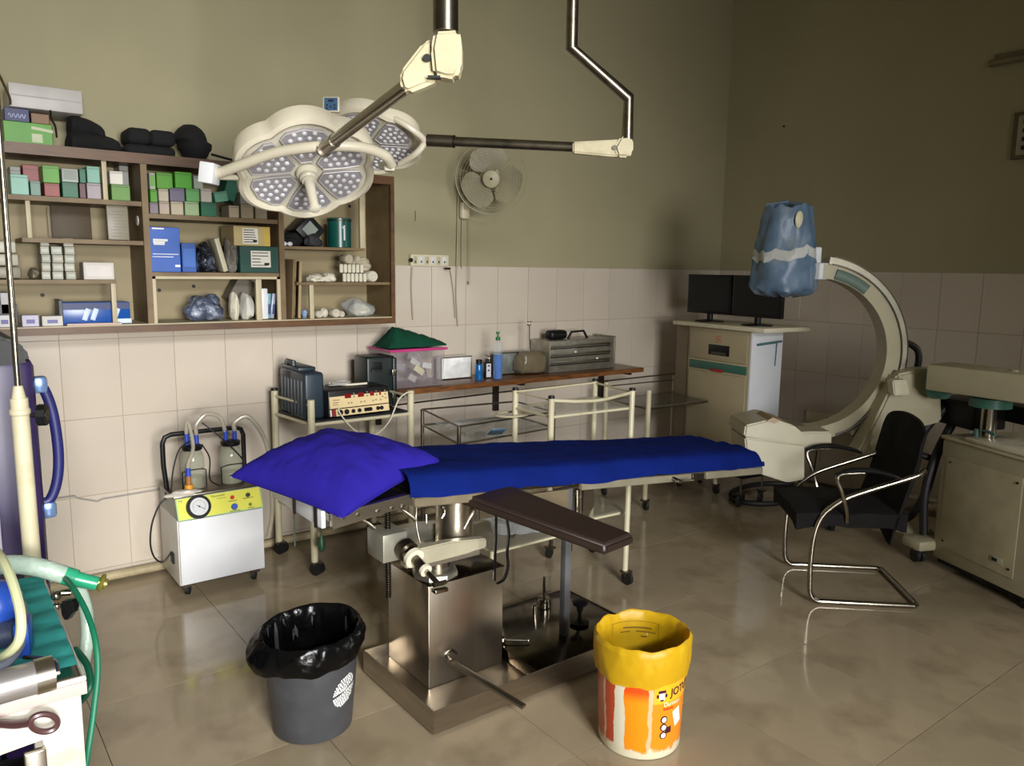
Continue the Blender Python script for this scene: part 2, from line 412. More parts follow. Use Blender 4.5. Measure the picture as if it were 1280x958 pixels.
carton(37.5, 51, 226, 242, A0, (96, 128, 112), 'grey green carton right of the pale teal carton on the top left shelf', group=G1)
_, zr, _, _ = carton(55, 75, 229, 243, A0, RED, 'dark red carton at the bottom under the bright green carton', group=G1)
_, zg, _, _ = carton(77.5, 98, 228, 244, A0, DGR, 'dark green carton under the grey white carton on the top left shelf', group=G1)
_, zm, _, _ = carton(99, 107.5, 229, 245, A0, MAR, 'narrow maroon carton squeezed between two stacks on the top left shelf', group=G1)
_, zl, _, _ = carton(108.5, 126.5, 229, 246, A0, (150, 138, 142), 'lilac grey carton under the teal one left of the cream post', group=G1)
carton(28, 49, 206, 225, A0, RED, 'brick red carton standing behind the low teal cartons', Y=YF+.15, group=G1)
carton(12, 26, 208, 218, A0, GRY, 'grey carton behind the pale teal carton at far left', Y=YF+.15, group=G1)
carton(53, 74.5, 207, 229, zr, GRN, 'bright green carton on top of the dark red one', group=G1)
carton(77, 98, 211, 228, zg, (150, 158, 148), 'grey white carton stacked on the dark green one', group=G1, end=(120, 128, 118))
carton(99, 107.5, 211, 229, zm, DGR, 'narrow dark green carton on top of the narrow maroon one', group=G1)
carton(108.5, 125, 208, 229, zl, (110, 160, 140), 'teal carton on top of the lilac grey one by the cream post', group=G1)
_, zq, _, _ = carton(139, 163, 231, 248, A0, (88, 132, 50), 'wide leaf green carton right of the cream post', group=G1)
carton(137, 154, 214, 231, zq, WHT, 'white carton on top of the wide leaf green one', group=G1)
carton(149, 161, 207, 230, A0, GRY, 'grey carton half hidden behind the white one by the divider', Y=YF+.16, group=G1)
G2 = 'cartons piled in the upper middle bay'
D0 = zD+.0005
L1 = []
for x0, x1, y0, y1, c, s in ((187, 198, 253, 266, (116, 104, 112), 'small violet grey carton, leftmost of the bottom row in the middle bay'),
        (199, 212, 252, 266, (160, 144, 128), 'tan carton second in the bottom row of the middle bay'),
        (213.5, 229.5, 252, 267, BEI, 'cream carton third in the bottom row under the violet one'),
        (231, 249, 252, 268, (140, 162, 118), 'pale sage carton fourth in the bottom row of the middle bay'),
        (251, 271, 253, 269, DGR, 'emerald carton at the bottom next to the tilted teal one'),
        (286, 299, 257, 270, BEI, 'beige carton in the bottom row under the dark green tilted one'),
        (301, 317, 256, 270, (150, 138, 112), 'tan carton in the bottom row left of the lamp'),
        (319, 334, 256, 270, (140, 130, 106), 'brownish carton, rightmost of the bottom row in the middle bay')):
    L1.append(carton(x0, x1, y0, y1, D0, c, s, group=G2)[1])
L2 = []
for x0, x1, y0, y1, c, s, k in ((183.5+4, 197, 237, 252, GRN, 'bright green carton at the left end of the second row', 0),
        (198, 211, 236, 252, (170, 160, 140), 'cream carton in the second row left of the violet one', 1),
        (212, 231, 235, 252, VIO, 'violet carton in the second row of the middle bay', 2),
        (232.5, 249.5, 236, 252, (88, 150, 84), 'light green carton right of the violet one', 3),
        (251, 265, 236, 252, (176, 168, 156), 'whitish carton stacked on the emerald one', 4)):
    L2.append(carton(x0, x1, y0, y1, L1[k], c, s, group=G2)[1])
for x0, x1, y0, y1, c, s, k, e in ((186.5, 194.5, 216, 236, (150, 158, 140), 'grey and green carton at the left end of the top row', 0, (96, 150, 60)),
        (195.5, 216, 216, 235, GRN, 'bright green carton in the top row, left of its glossy twin', 1, None),
        (218.5, 240, 215, 235, (66, 146, 20), 'glossy bright green carton in the top row above the violet one', 2, None),
        (242, 254, 220, 236, (140, 150, 132), 'grey carton at the right end of the top row', 3, None)):
    carton(x0, x1, y0, y1, L2[k], c, s, group=G2, end=e)
carton(268, 285, 241, 258, L1[4], (92, 148, 122), 'teal carton tilted on the emerald one', group=G2, tilt=-10)
carton(281, 297, 226, 244, L1[5]+.015, (24, 96, 72), 'dark green carton tilted high in the pile behind the lamp end', group=G2, tilt=18, Y=YF+.05)
carton(300, 314, 240, 256, L1[6], GRY, 'grey carton lying on the tan one left of the lamp', group=G2)
# second middle shelf
E0 = zE+.0005
T, zz, W_, H = carton(187.5, 225.5, 284, 338, E0, (36, 84, 168), 'tall blue carton with white lettering left on the middle shelf', depth=.2, flap=False)
for k, (dx, dz, ww, hh) in enumerate(((-.028, .465, .05, .006), (-.02, .21, .062, .01), (-.026, .165, .05, .01), (-.026, .12, .046, .007), (0, -.1, .11, .003), (-.012, -.16, .09, .003), (.05, -.36, .022, .01))):
    bm = nb(); bx(bm, (dx, -.1012, H/2+dz*H), (ww, .0012, hh)); obj('lettering', bm, M_inkw, T, L=True)
carton(227, 245.5, 304, 338, E0, (26, 72, 150), 'short blue box standing beside the tall blue carton', depth=.14, end=(48, 98, 178), flap=False)
# helper for crumpled bags
def crumple(bm, c, s, amp=.25, fr=9, seed=0, u=28, v=18, flatbase=True, sq=1.0):
    g = bmesh.ops.create_uvsphere(bm, u_segments=u, v_segments=v, radius=1)
    for q in g['verts']:
        p = q.co.copy(); k = 1+amp*noise.noise(p*1.3+V((seed, 0, 0)))*1.6+amp*.5*noise.noise(p*fr*.4+V((0, seed, 0)))
        if sq != 1: p = V([math.copysign(abs(t_)**sq, t_) for t_ in p])*.92
        z = p.z*k
        if flatbase: z = max(z, -.8)
        q.co = V((p.x*k*s[0], p.y*k*s[1], z*s[2]))+V(c)
def at_bag(name, x0, x1, y0, zbase, depth, m, label, cat, amp=.25, seed=0, Y=None, fr=9, kind=None):
    Y = Y or YF+.03
    a = at(x0, y0+15, Y=Y); b = at(x1, y0+15, Y=Y); z1 = at((x0+x1)/2, y0, Y=Y).z; hz = (z1-zbase)/1.8
    bm = nb(); crumple(bm, ((a.x+b.x)/2, Y+depth/2, zbase+.8*hz+.001), ((b.x-a.x)/2, depth/2, hz), amp, fr, seed)
    return tag(obj(name, bm, m, ang=.35), label, cat)
M_bagdark = mat('dark_shiny_film', (30, 34, 44), .18, var=.9, scale=30, bump=1.0, bscale=45, dirt=(120, 130, 145), dscale=32, damt=.6)
at_bag('plastic_bag', 245, 273, 303, E0, .16, M_bagdark, 'dark glossy plastic bag of wrapped packs beside the short blue box', 'bag', .22, 3)
T = thing('catalogue', 'thin cream booklet leaning between the dark bag and the grey one', 'book', at(280, 338, Y=YF+.04))
p = at(280, 338, Y=YF+.04); bm = nb(); bx(bm, (p.x-.008, YF+.1, E0+.083), (.022, .11, .16), Ry(-14), .002); obj('cover', bm, cm((188, 182, 156)), T)
at_bag('plastic_bag', 284, 299, 301, E0, .14, mat('grey_film', (120, 116, 108), .4, bump=.6, bscale=20), 'grey paper bag bunched up left of the dark green carton', 'bag', .3, 8)
T, zz, W_, H = carton(299.5, 349, 308, 338, E0, (6, 62, 52), 'dark green carton with a white label on the middle shelf', depth=.24, flap=False)
def printed(T, cx, cz, w_, h_, y, n=5, seed=0):
    bm = nb(); bx(bm, (cx, y, cz), (w_, .0012, h_)); o = obj('paper_label', bm, M_paper, T, L=True)
    random.seed(seed); bm = nb()
    for i in range(n):
        zz_ = cz+h_*(.38-.76*i/(n-1)); ww = w_*random.uniform(.4, .85)
        bx(bm, (cx-w_*.44+ww/2, y-.0012, zz_), (ww, .0008, h_*.05))
    bx(bm, (cx+w_*.3, y-.0012, cz-h_*.3), (w_*.26, .0008, h_*.16))
    q = obj('print', bm, M_ink, T, L=True); return o
printed(T, .005, H*.52, W_*.5, H*.62, -.1213, seed=2)
T2, z_, W_, H = carton(292, 338, 283, 308, zz, (172, 154, 106), 'cream and yellow carton on top of the dark green one', depth=.2, flap=False)
printed(T2, -.01, H*.5, W_*.42, H*.8, -.1013, 6, seed=5)
bm = nb(); bx(bm, (W_*.4, -.101, H/2), (W_*.18, .001, H*.98)); obj('panel_label', bm, cm((186, 160, 66)), T2, L=True)
# lower middle bay
B0 = zb+.0315
at_bag('plastic_bag', 238, 285, 370, B0, .18, mat('blue_grey_film', (84, 92, 112), .15, var=.6, scale=25, bump=.9, bscale=32, dirt=(190, 196, 205), dscale=26, damt=.7), 'see through bag of blue grey packs in the lower middle bay', 'bag', .25, 5)
carton(291, 314, 352, 372, B0+.05, (100, 92, 78), 'grey brown carton tipped up behind the white rolls', depth=.1, Y=YF+.17, tilt=30, flap=False)
def roll(name, x, y, z, r, ln, m, label, cat, yaw=0, parent=None, group=None, axis='Y'):
    T = thing(name, label, cat, (x, y, z), yaw, group)
    bm = nb(); lathe(bm, [(r*.12, ln/2-.004), (r*.3, ln/2), (r*.9, ln/2), (r, ln/2-.006), (r, -ln/2+.006), (r*.9, -ln/2), (r*.12, -ln/2)], (0, 0, r), Rx(90), 18, fn=lambda a, z: 1+.03*nz(math.cos(a)*2, z*20, x*9))
    obj('wound_gauze', bm, m, T, L=True)
    bm = nb(); pts = [(r*(.15+.8*k/60)*math.cos(k*.42), -ln/2-.0006, r+r*(.15+.8*k/60)*math.sin(k*.42)) for k in range(58)]
    tube(bm, pts, .0008, 4); obj('spiral_edge', bm, cm((150, 144, 128)), T, L=True); return T
M_gauze = mat('white_gauze', (206, 200, 180), .9, var=.08, scale=30, bump=.3, bscale=90)
p = at(301, 396, Y=YF+.05); at_bag('cotton_bundle', 290, 302, 366, B0, .10, M_gauze, 'white padded cotton bundle beside the see through bag', 'bandage', .12, 4)
at_bag('cotton_bundle', 304, 321, 367, B0, .14, mat('white_gauze_folded', (196, 194, 184), .9, bump=.3, bscale=40), 'folded white gauze bundle behind the cream post in the lower bay', 'bandage', .16, 9)
p = at(331, 396, Y=YF+.05); bm = nb(); bx(bm, (p.x, YF+.06, B0+.078), (.03, .04, .152), None, .004); tag(obj('tube_box', bm, M_white), 'upright slim white box right of the cream post', 'box')
for i, (xx, c, s) in enumerate(((337, (120, 160, 170), 'pale teal wrapped instrument pack leaning by the slim white box'), (342.5, (150, 160, 180), 'blue white wrapped instrument pack leaning at the bay corner'))):
    p = at(xx, 396, Y=YF+.05); T = thing('instrument_pack', s, 'pack', (p.x, YF+.07, B0))
    bm = nb(); bx(bm, (0, 0, .066), (.018, .03, .125), Ry(4+3*i), .003); obj('wrapper', bm, mat('film_%d' % i, c, .25, var=.2, scale=40), T, L=True)
    bm = nb(); bx(bm, (.001, -.016, .05), (.010, .002, .05), Ry(4+3*i)); obj('printed_strip', bm, cm((40, 60, 110)), T, L=True)
# right bay: shelf F
F0 = zF+.0005
def xz(x, y, Y): p = at(x, y, Y=Y); return p.x, p.z
x, z = xz(388, 285, YF+.1)
T = thing('instrument_case', 'black case propped on its corner with a grey label under the lamp', 'case', (x, YF+.17, F0))
bm = nb(); bx(bm, (0, 0, .086), (.115, .15, .115), Ry(45), .004); obj('body', bm, M_black, T, L=True)
bm = nb(); bx(bm, (-.004, -.0765, .09), (.062, .002, .062), Ry(45)); obj('paper_label', bm, cm((130, 138, 130)), T, L=True)
at_bag('cloth_pouch', 355, 381, 290, F0, .12, M_blackf, 'black cloth pouch at the left end of the short shelf', 'pouch', .2, 2, Y=YF+.05)
at_bag('cloth_pouch', 384, 405, 293, F0, .05, mat('dark_grey_fabric', (34, 34, 38), .7, bump=.3), 'dark grey pouch in front of the propped black case', 'pouch', .2, 7, Y=YF+.02)
for k, (xx, yy, s) in enumerate(((356, 297, 'small white knob shaped part at the left edge of the short shelf'), (363, 304, 'white plastic fitting lying by the black pouch'))):
    x, z = xz(xx, yy, YF+.015); bm = nb(); sph(bm, (x, YF+.022, F0+.011), .011, (1.3, .9, 1)); tag(obj('white_fitting', bm, M_white), s, 'fitting')
x, z = xz(425, 290, YF+.1); h = xz(425, 273, YF+.1)[1]-F0
T = thing('green_tin', 'dark green cylindrical tin with a white stroke on the short shelf', 'tin', (x, YF+.11, F0))
bm = nb(); lathe(bm, [(.058, 0), (.062, .003), (.062, h-.014), (.064, h-.012), (.064, h-.002), (.060, h)], n=28); obj('body', bm, cm((14, 74, 66), .3), T, L=True)
bm = nb(); lathe(bm, [(.0645, h-.016), (.066, h-.013), (.066, h-.011), (.0645, h-.009)], n=28, cap=False); obj('rim', bm, M_steeld, T, L=True)
bm = nb(); bx(bm, (-.0, -.0622, h*.5), (.008, .003, h*.5)); bx(bm, (-.006, -.0622, h*.68), (.01, .003, .008), Ry(-40)); obj('white_stroke', bm, M_white, T, L=True)
# shelf G : gauze
G0 = zG+.0005
GG = 'gauze rolls in the row on the lower right shelf'
def col_rolls(xs, ybase, zbase, r, names, Y):
    for (xx, s) in zip(xs, names):
        x, z = xz(xx, ybase, Y); roll('gauze_roll', x, Y+.05, zbase, r, .1, M_gauze, s, 'bandage', group='small gauze rolls packed in two rows')
pos1 = ['leftmost', 'second', 'third', 'fourth', 'fifth', 'rightmost']
xs = [434.5+5.1*k for k in range(6)]
for k, xx in enumerate(xs):
    x, z = xz(xx, 346, YF+.03)
    for row, zz_ in enumerate((G0, G0+.048)):
        T = thing('gauze_roll', pos1[k]+' small gauze roll of the %s packed row on the lower right shelf' % ('bottom' if row == 0 else 'upper'), 'bandage', (x-.0085*row*2, YF+.07, zz_), 0, 'small gauze rolls packed in two rows')
        bm = nb(); lathe(bm, [(.006, 0), (.0095, .002), (.0105, .01), (.0105, .037), (.0095, .044), (.006, .046)], (0, 0, 0), None, 12); obj('wound_gauze', bm, M_gauze, T, L=True)
x, z = xz(467, 345, YF+.03); roll('gauze_roll', x, YF+.08, G0, .03, .09, M_gauze, 'large gauze roll end on at the right of the packed rows', 'bandage')
x, z = xz(436, 325, YF+.05); roll('gauze_roll', x-.002, YF+.08, G0+.096, .025, .08, mat('beige_gauze', (176, 164, 140), .9, bump=.3, bscale=60), 'beige gauze roll lying on top of the packed rows', 'bandage')
at_bag('gauze_wad', 444, 468, 322, G0+.06, .1, mat('loose_gauze', (178, 168, 144), .9, bump=.4, bscale=30), 'loose crumpled gauze draped over the right end of the rows', 'bandage', .3, 12, Y=YF+.09)
at_bag('gauze_wad', 389, 408, 343, G0, .07, M_gauze, 'twisted gauze strip lying left on the lower right shelf', 'bandage', .3, 15, Y=YF+.02)
at_bag('gauze_wad', 408, 422, 341, G0, .07, M_gauze, 'small gauze wad just left of the packed rolls', 'bandage', .2, 17, Y=YF+.02)
x, z = xz(368, 360, YF+.06)
T = thing('cardboard_sheet', 'brown folded cardboard leaning against the second divider', 'cardboard', (x, YF+.1, B0))
z1 = xz(362, 324, YF+.06)[1]
bm = nb(); bx(bm, (-.012, .04, (z1-B0)/2), (.012, .2, z1-B0-.002), Ry(3), .002); obj('left_panel', bm, M_card, T, L=True)
bm = nb(); bx(bm, (.03, -.02, (z1-B0)/2-.004), (.014, .12, z1-B0-.012), Ry(3) @ Rz(-15), .002); obj('right_panel', bm, mat('light_card', (156, 134, 98), .8, var=.1), T, L=True)
# bottom right
for xx, yy, r, s in ((400, 391, .019, 'small gauze roll at the left on the bottom board'), (421, 389, .023, 'gauze roll pair member nearest the wrapped bundle'), (428, 390, .017, 'small cotton roll touching the wrapped bundle')):
    x, z = xz(xx, yy, YF+.03); roll('cotton_roll', x, YF+.06, B0, r, .05, M_gauze, s, 'bandage')
x, z = xz(411, 384, YF+.03); bm = nb(); crumple(bm, (x, YF+.1, B0+.022), (.022, .03, .026), .15, 9, 4); tag(obj('cotton_ball', bm, M_gauze), 'small cotton wad behind the rolls on the bottom board', 'cotton')
x, z = xz(454, 380, YF+.05)
T = thing('wrapped_bundle', 'white bundle wrapped in clear film at the right end of the bottom board', 'bundle', (x, YF+.12, B0))
bm = nb(); crumple(bm, (.01, 0, .034), (.055, .06, .036), .12, 9, 6); obj('cotton', bm, M_gauze, T, L=True)
bm = nb(); crumple(bm, (0, 0, .044), (.085, .085, .052), .2, 12, 21); obj('film', bm, M_clear, T, L=True)
x, z = xz(382, 390, YF+.03); bm = nb(); crumple(bm, (x, YF+.05, B0+.022), (.014, .02, .026), .2, 9, 14); tag(obj('blue_wrapper', bm, cm((120, 140, 170))), 'small blue white wrapper at the foot of the cardboard', 'wrapper')
# left bay, shelf B
Bz = zBs+.0005
x, z = xz(90, 298, YF+.2)
T = thing('brown_board', 'dark brown board leaning at the back of the left bay', 'board', (x, YF+.25, Bz))
a = xz(66, 275, YF+.2)[0]; b = xz(116, 275, YF+.2)[0]; z1 = xz(90, 255, YF+.2)[1]
bm = nb(); bx(bm, ((a+b)/2-x, 0, (z1-Bz)/2), (b-a, .012, z1-Bz-.004), Rx(-3), .002); obj('board', bm, mat('brown_board', (72, 58, 36), .6, var=.15), T, L=True)
bm = nb(); bx(bm, ((a+b)/2-x-.09, -.009, (z1-Bz)/2), (.006, .004, (z1-Bz)*.8)); obj('taped_edge', bm, cm((110, 92, 60)), T, L=True)
x, z = xz(149, 298, YF+.05); a = xz(135.5, 275, YF+.05)[0]; b = xz(162, 275, YF+.05)[0]; z1 = xz(149, 255.5, YF+.05)[1]
T = thing('document_folder', 'grey printed document pack upright right of the brown board', 'folder', (x, YF+.07, Bz))
bm = nb(); bx(bm, (0, 0, (z1-Bz)/2), (b-a, .03, z1-Bz-.004), Rx(-3), .003); obj('cover', bm, cm((134, 126, 108)), T, L=True)
bm = nb(); random.seed(4)
for k in range(9): bx(bm, (random.uniform(-.01, .01), -.0165-.0004+.052*(k/9-.45)*.12, (z1-Bz)*(.12+.085*k)), ((b-a)*random.uniform(.4, .75), .0014, .002))
obj('print', bm, cm((104, 98, 86)), T, L=True)
# shelf C: packs
Cz = zCs+.0005
k = 0
ords = ['bottom', 'second', 'third', 'fourth', 'top']
for ci, (xa, xb, nm) in enumerate(((52, 64, 'left'), (65.5, 80, 'middle'), (81.5, 95, 'right'))):
    for r_ in range(5):
        if ci == 1 and r_ == 4: continue
        Y = YF+.03; a = at(xa, 330, Y=Y); b = at(xb, 330, Y=Y); h = .0345
        T = thing('suture_pack', '%s pale grey pack in the %s column of packs on the left shelf' % (ords[r_], nm), 'box', ((a.x+b.x)/2, Y+.07, Cz+r_*(h+.0006)), (k*37 % 5)-2, 'small grey packs stacked on the left shelf')
        k += 1
        bm = nb(); bx(bm, (0, 0, h/2), (b.x-a.x-.002, .11, h), None, .002, seg=1); obj('body', bm, cm((138+4*(k % 3), 140, 124)), T, L=True)
        bm = nb(); bx(bm, (0, -.0556, h*.5), ((b.x-a.x)*.7, .001, h*.4)); obj('panel_label', bm, cm((166, 168, 154)), T, L=True)
at_bag('paper_stack', 38, 52, 336, Cz, .12, cm((120, 112, 92)), 'crumpled paper packs left of the columns of grey packs', 'paper', .2, 23)
carton(104, 143, 328, 347, Cz, (186, 178, 170), 'white carton alone at the right end of the left shelf', depth=.1, flap=False, end=(196, 190, 184))
for k, (y0, s, c) in enumerate(((340, 'lowest flat grey pack at the far left of the shelf', (132, 126, 108)), (326, 'middle flat white pack at the far left of the shelf', (170, 164, 148)), (314, 'upper flat white pack at the far left of the shelf', (180, 176, 160)))):
    Y = YF+.03; a = at(-12, 340, Y=Y); b = at(27-2*k, 340, Y=Y); bm = nb()
    bx(bm, ((a.x+b.x)/2, Y+.08, Cz+.028+k*.052), (b.x-a.x, .14, .048), None, .008); tag(obj('flat_pack', bm, cm(c)), s, 'box', 'flat packs at the far left')
# bottom board left
T = thing('glove_box', 'blue disposable glove box lying behind the cream post', 'box', (fx(125, 388), YF+.12, B0))
a = at(78, 388, Y=YF+.05).x; b = at(163, 388, Y=YF+.05).x; hh = at(120, 378, Y=YF+.05).z-B0
bm = nb(); bx(bm, ((a+b)/2-T.location.x, .01, hh/2), (b-a, .15, hh), None, .004); obj('body', bm, cm((18, 74, 150), .3), T, L=True)
bm = nb(); bx(bm, ((a+b)/2-T.location.x, -.0658, hh*.82), (b-a-.004, .002, hh*.3)); obj('dark_band', bm, cm((20, 40, 92)), T, L=True)
bm = nb()
bm.free()
for u in (.34, .46, .78):
    bm = nb(); bx(bm, (a+(b-a)*u-T.location.x, -.0668, hh*.45), (.02, .002, hh*.55), Ry(20), .003); obj('printed_glove', bm, cm((190, 206, 226)), T, L=True)
bm = nb(); bx(bm, (a+(b-a)*.9-T.location.x, -.0668, hh*.12), (.06, .002, hh*.2)); obj('printed_band', bm, cm((190, 206, 226)), T, L=True)
carton(73, 79, 375, 397, B0, (40, 44, 54), 'narrow dark box at the left end of the blue glove box', depth=.12, Y=YF+.05, flap=False)
for x0, x1, y0, c, s in ((27, 49, 394, (176, 172, 190), 'small white box with violet print at the front of the bottom board'), (52, 79, 395, (180, 176, 170), 'small white box right of the violet printed one'), (-4, 15, 394, (190, 188, 190), 'small white box at the far left corner of the bottom board')):
    T, z_, W_, H = carton(x0, x1, y0, 404, B0, c, s, depth=.06, Y=YF+.0, flap=False)
    bm = nb(); bx(bm, (0, -.031, H*.45), (W_*.5, .001, H*.35)); obj('print', bm, cm((84, 80, 140)), T, L=True)
bm = nb(); a = at(82, 396, Y=YF+.02).x; b = at(150, 396, Y=YF+.02).x; bx(bm, ((a+b)/2, YF+.015, B0+.004), (b-a, .05, .007)); tag(obj('paper_sheets', bm, cm((190, 160, 150))), 'thin pink edged papers in front of the blue glove box', 'paper')
carton(0, 16, 366, 380, B0+.05, (160, 158, 160), 'grey white carton on the stack at the far left of the bottom board', depth=.1, Y=YF+.08, flap=False, name='carton')
carton(-4, 22, 380, 396, B0, (60, 60, 62), 'dark grey carton supporting the stack at the far left', depth=.1, Y=YF+.08, flap=False)
# on top of the unit
Tz = zt+.001
T, z1, W_, H = carton(4.5, 66, 153, 185, Tz+.003, (72, 138, 24), 'long lime green carton on top of the shelf unit', depth=.2, Y=YF+.02, flap=False)
bm = nb(); bx(bm, (.03, -.101, H*.3), (W_*.22, .001, H*.4)); bx(bm, (.05, -.101, H*.72), (W_*.45, .001, H*.14), Ry(7)); obj('paper_label', bm, cm((168, 176, 140)), T, L=True)
T, z2, W_, H = carton(5, 37, 135, 153, z1, (24, 30, 84), 'navy carton with white script on the lime green one', depth=.15, Y=YF+.03, flap=False)
bm = nb(); tube(bm, [(-W_*.35+W_*.7*k/24, -.0757, H*(.42+.16*math.sin(k*1.1))) for k in range(25)], .0022, 5); obj('script_print', bm, cm((150, 160, 196)), T, L=True)
carton(38.5, 62, 142, 154, z1, (112, 76, 36), 'brown carton beside the navy one', depth=.15, Y=YF+.03, flap=False)
a = at(12, 130, Y=YF+.02); b = at(104, 140, Y=YF+.02)
T = thing('white_case', 'long white box lying across the top of the boxes', 'box', ((a.x+b.x)/2, YF+.14, z2))
bm = nb(); bx(bm, (0, 0, .03+.02), (b.x-a.x, .24, .095), Ry(.0), .004); obj('body', bm, cm((176, 172, 168)), T, L=True)
bm = nb(); bx(bm, (0, -.1205, .05), (b.x-a.x-.01, .001, .006)); obj('lid_edge', bm, cm((150, 146, 142)), T, L=True)
bm = nb(); pts = [at(x, y, Y=YF+.005) for x, y in ((63, 138), (64, 148), (69, 158), (71, 172))]; tube(bm, pts, .012, 6, 3, flat=(1, .3)); tag(obj('strap', bm, M_blackf), 'black strap hanging beside the lime green carton', 'strap')
def black_bag(name, pts, rr, label, cat, m=M_blackf, yd=.12):
    """a soft bag following a px path on top of the unit"""
    bm = nb(); P3 = [at(x, y, Y=YF+.13) for x, y in pts]; P3 = smooth_pts(P3, 4)
    n = 14; rings = []
    for i, p in enumerate(P3):
        t = i/(len(P3)-1); r_ = rr[0]*(1-t)+rr[1]*t if not callable(rr) else rr(t)
        e = min(1, math.sqrt(max(0, 1-(2*t-1)**6))+.05)
        ring = []
        for k in range(n):
            a_ = 2*PI*k/n; rad = r_*e*(1+.14*nz(math.cos(a_)*2+t*5, math.sin(a_)*2, 3))
            q = p+V((0, math.cos(a_)*rad*yd/.06, math.sin(a_)*rad)); q.z = max(q.z, Tz+.0006); q.y = min(q.y, YB-.01); ring.append(bm.verts.new(q))
        rings.append(ring)
    for A_, B_ in zip(rings, rings[1:]):
        for k in range(n): bm.faces.new((A_[k], A_[(k+1) % n], B_[(k+1) % n], B_[k]))
    bm.faces.new(rings[0][::-1]); bm.faces.new(rings[-1])
    return bm
bm = nb(); tube(bm, [at(-6, 84, Y=YF+.02), at(4, 104, Y=YF+.02), at(12, 122, Y=YF+.02), at(13, 131, Y=YF+.02)], .008, 6, 3, flat=(1.6, .6)); tag(obj('brown_strap', bm, cm((78, 56, 32))), 'brown strap slanting down to the navy carton at the far left', 'strap')
T = thing('black_bag', 'slumped black cloth bag on top of the shelf unit', 'bag', (at(120, 180, Y=YF+.13).x, YF+.13, Tz))
obj('body', black_bag('b', [(81, 183), (100, 180), (128, 182), (153, 187)], lambda t: .062-.028*t, '', ''), M_blackf, T)
obj('top_flap', black_bag('b', [(83, 160), (97, 158), (118, 164), (132, 171)], lambda t: .05-.022*t, '', ''), M_blackf, T)
T = thing('black_case', 'pair of stacked black padded cases beside the black backpack', 'case', (at(192, 180, Y=YF+.13).x, YF+.13, Tz))
for x0, x1, yc, hh, nm in ((158, 221, 188.5, .024, 'lower_case'), (160, 190, 172, .035, 'upper_case'), (189, 221, 173, .033, 'upper_case')):
    a = at(x0, yc, Y=YF+.05); b = at(x1, yc, Y=YF+.05); z_ = Tz+.001+(.026 if nm == 'lower_case' else .088)
    bm = nb(); bx(bm, ((a.x+b.x)/2, YF+.14, z_), (b.x-a.x, .17, .05 if nm == 'lower_case' else .068), None, .022, seg=3); obj(nm, bm, M_blackf, T)
T = thing('backpack', 'black backpack standing at the right on top of the shelf unit', 'bag', (at(247, 200, Y=YF+.13).x, YF+.13, Tz))
a = at(226, 180, Y=YF+.06); b = at(268, 180, Y=YF+.06); z1 = at(245, 155, Y=YF+.06).z
bm = nb(); sy = .1
def bp(u, v):
    a_ = 2*PI*u; e = math.sin(PI*min(max(v, .02), .98))**.35
    cx = (a.x+b.x)/2; x_ = math.cos(a_)*(b.x-a.x)/2*e*(1-.12*(v < .3))*(1+.05*nz(a_, v*3, 2)); y_ = math.sin(a_)*sy*e
    x_ += (-.012 if v > .5 else .008); return V((cx+x_, YF+.14+y_, Tz+.002+(z1-Tz)*v))
grid(bm, bp, 24, 14, cu=True); obj('body', bm, M_blackf, T)
bm = nb(); tube(bm, [at(x, y, Y=YF+.02) for x, y in ((264, 193), (275, 196), (286, 199), (293, 201))], .006, 6, 3); tube(bm, [at(x, y, Y=YF+.03) for x, y in ((258, 200), (268, 203), (280, 205))], .006, 6, 3)
obj('strap', bm, M_blackf, T)
# ------------------------------------------------------------------ operating table
T = thing('operating_table', 'stainless steel operating table on a boxed column with brown arm board', 'table', (1.55, 2.3, 0))
M_basetop = mat('worn_steel_plate', (104, 96, 84), 0.16, 1.0, var=.25, scale=5, dirt=(60, 52, 42), dscale=5, damt=.6)
M_colst = mat('satin_steel_sheet', (188, 178, 162), 0.3, 1.0, var=.06, scale=3, stretch=(8, 8, 1), bump=.02)
# tray base
bx0, bx1, by0, by1, bh = 1.252, 2.27, 2.047, 2.56, .097
bm = nb()
b2(bm, (bx0, by0, .012), (bx1, by0+.004, bh)); b2(bm, (bx0, by1-.004, .012), (bx1, by1, bh))
b2(bm, (bx0, by0+.004, .012), (bx0+.004, by1-.004, bh)); b2(bm, (bx1-.004, by0+.004, .012), (bx1, by1-.004, bh))
b2(bm, (bx0+.004, by0+.004, .04), (bx1-.004, by1-.004, .046))
obj('base_tray', bm, M_steel, T)
bm = nb(); b2(bm, (1.70, by0+.012, .046), (bx1-.006, by1-.006, bh-.004), .003); obj('base_plate', bm, M_basetop, T)
for x, y in ((1.31, 2.10), (1.31, 2.5), (2.2, 2.1), (2.2, 2.5)):
    bm = nb(); cyl(bm, (x, y, 0), (x, y, .04), .02, .016); obj('foot', bm, M_white, T)
# column
cx0, cx1, cy0, cy1, ch = 1.355, 1.683, 2.25, 2.57, .432
bm = nb(); b2(bm, (cx0, cy0, .046), (cx1, cy1-.02, ch), .004); obj('column', bm, M_colst, T)
bm = nb(); b2(bm, (cx0-.004, cy0-.004, ch), (cx1+.004, cy1-.016, ch+.006), .002); obj('column_lid', bm, M_basetop, T)
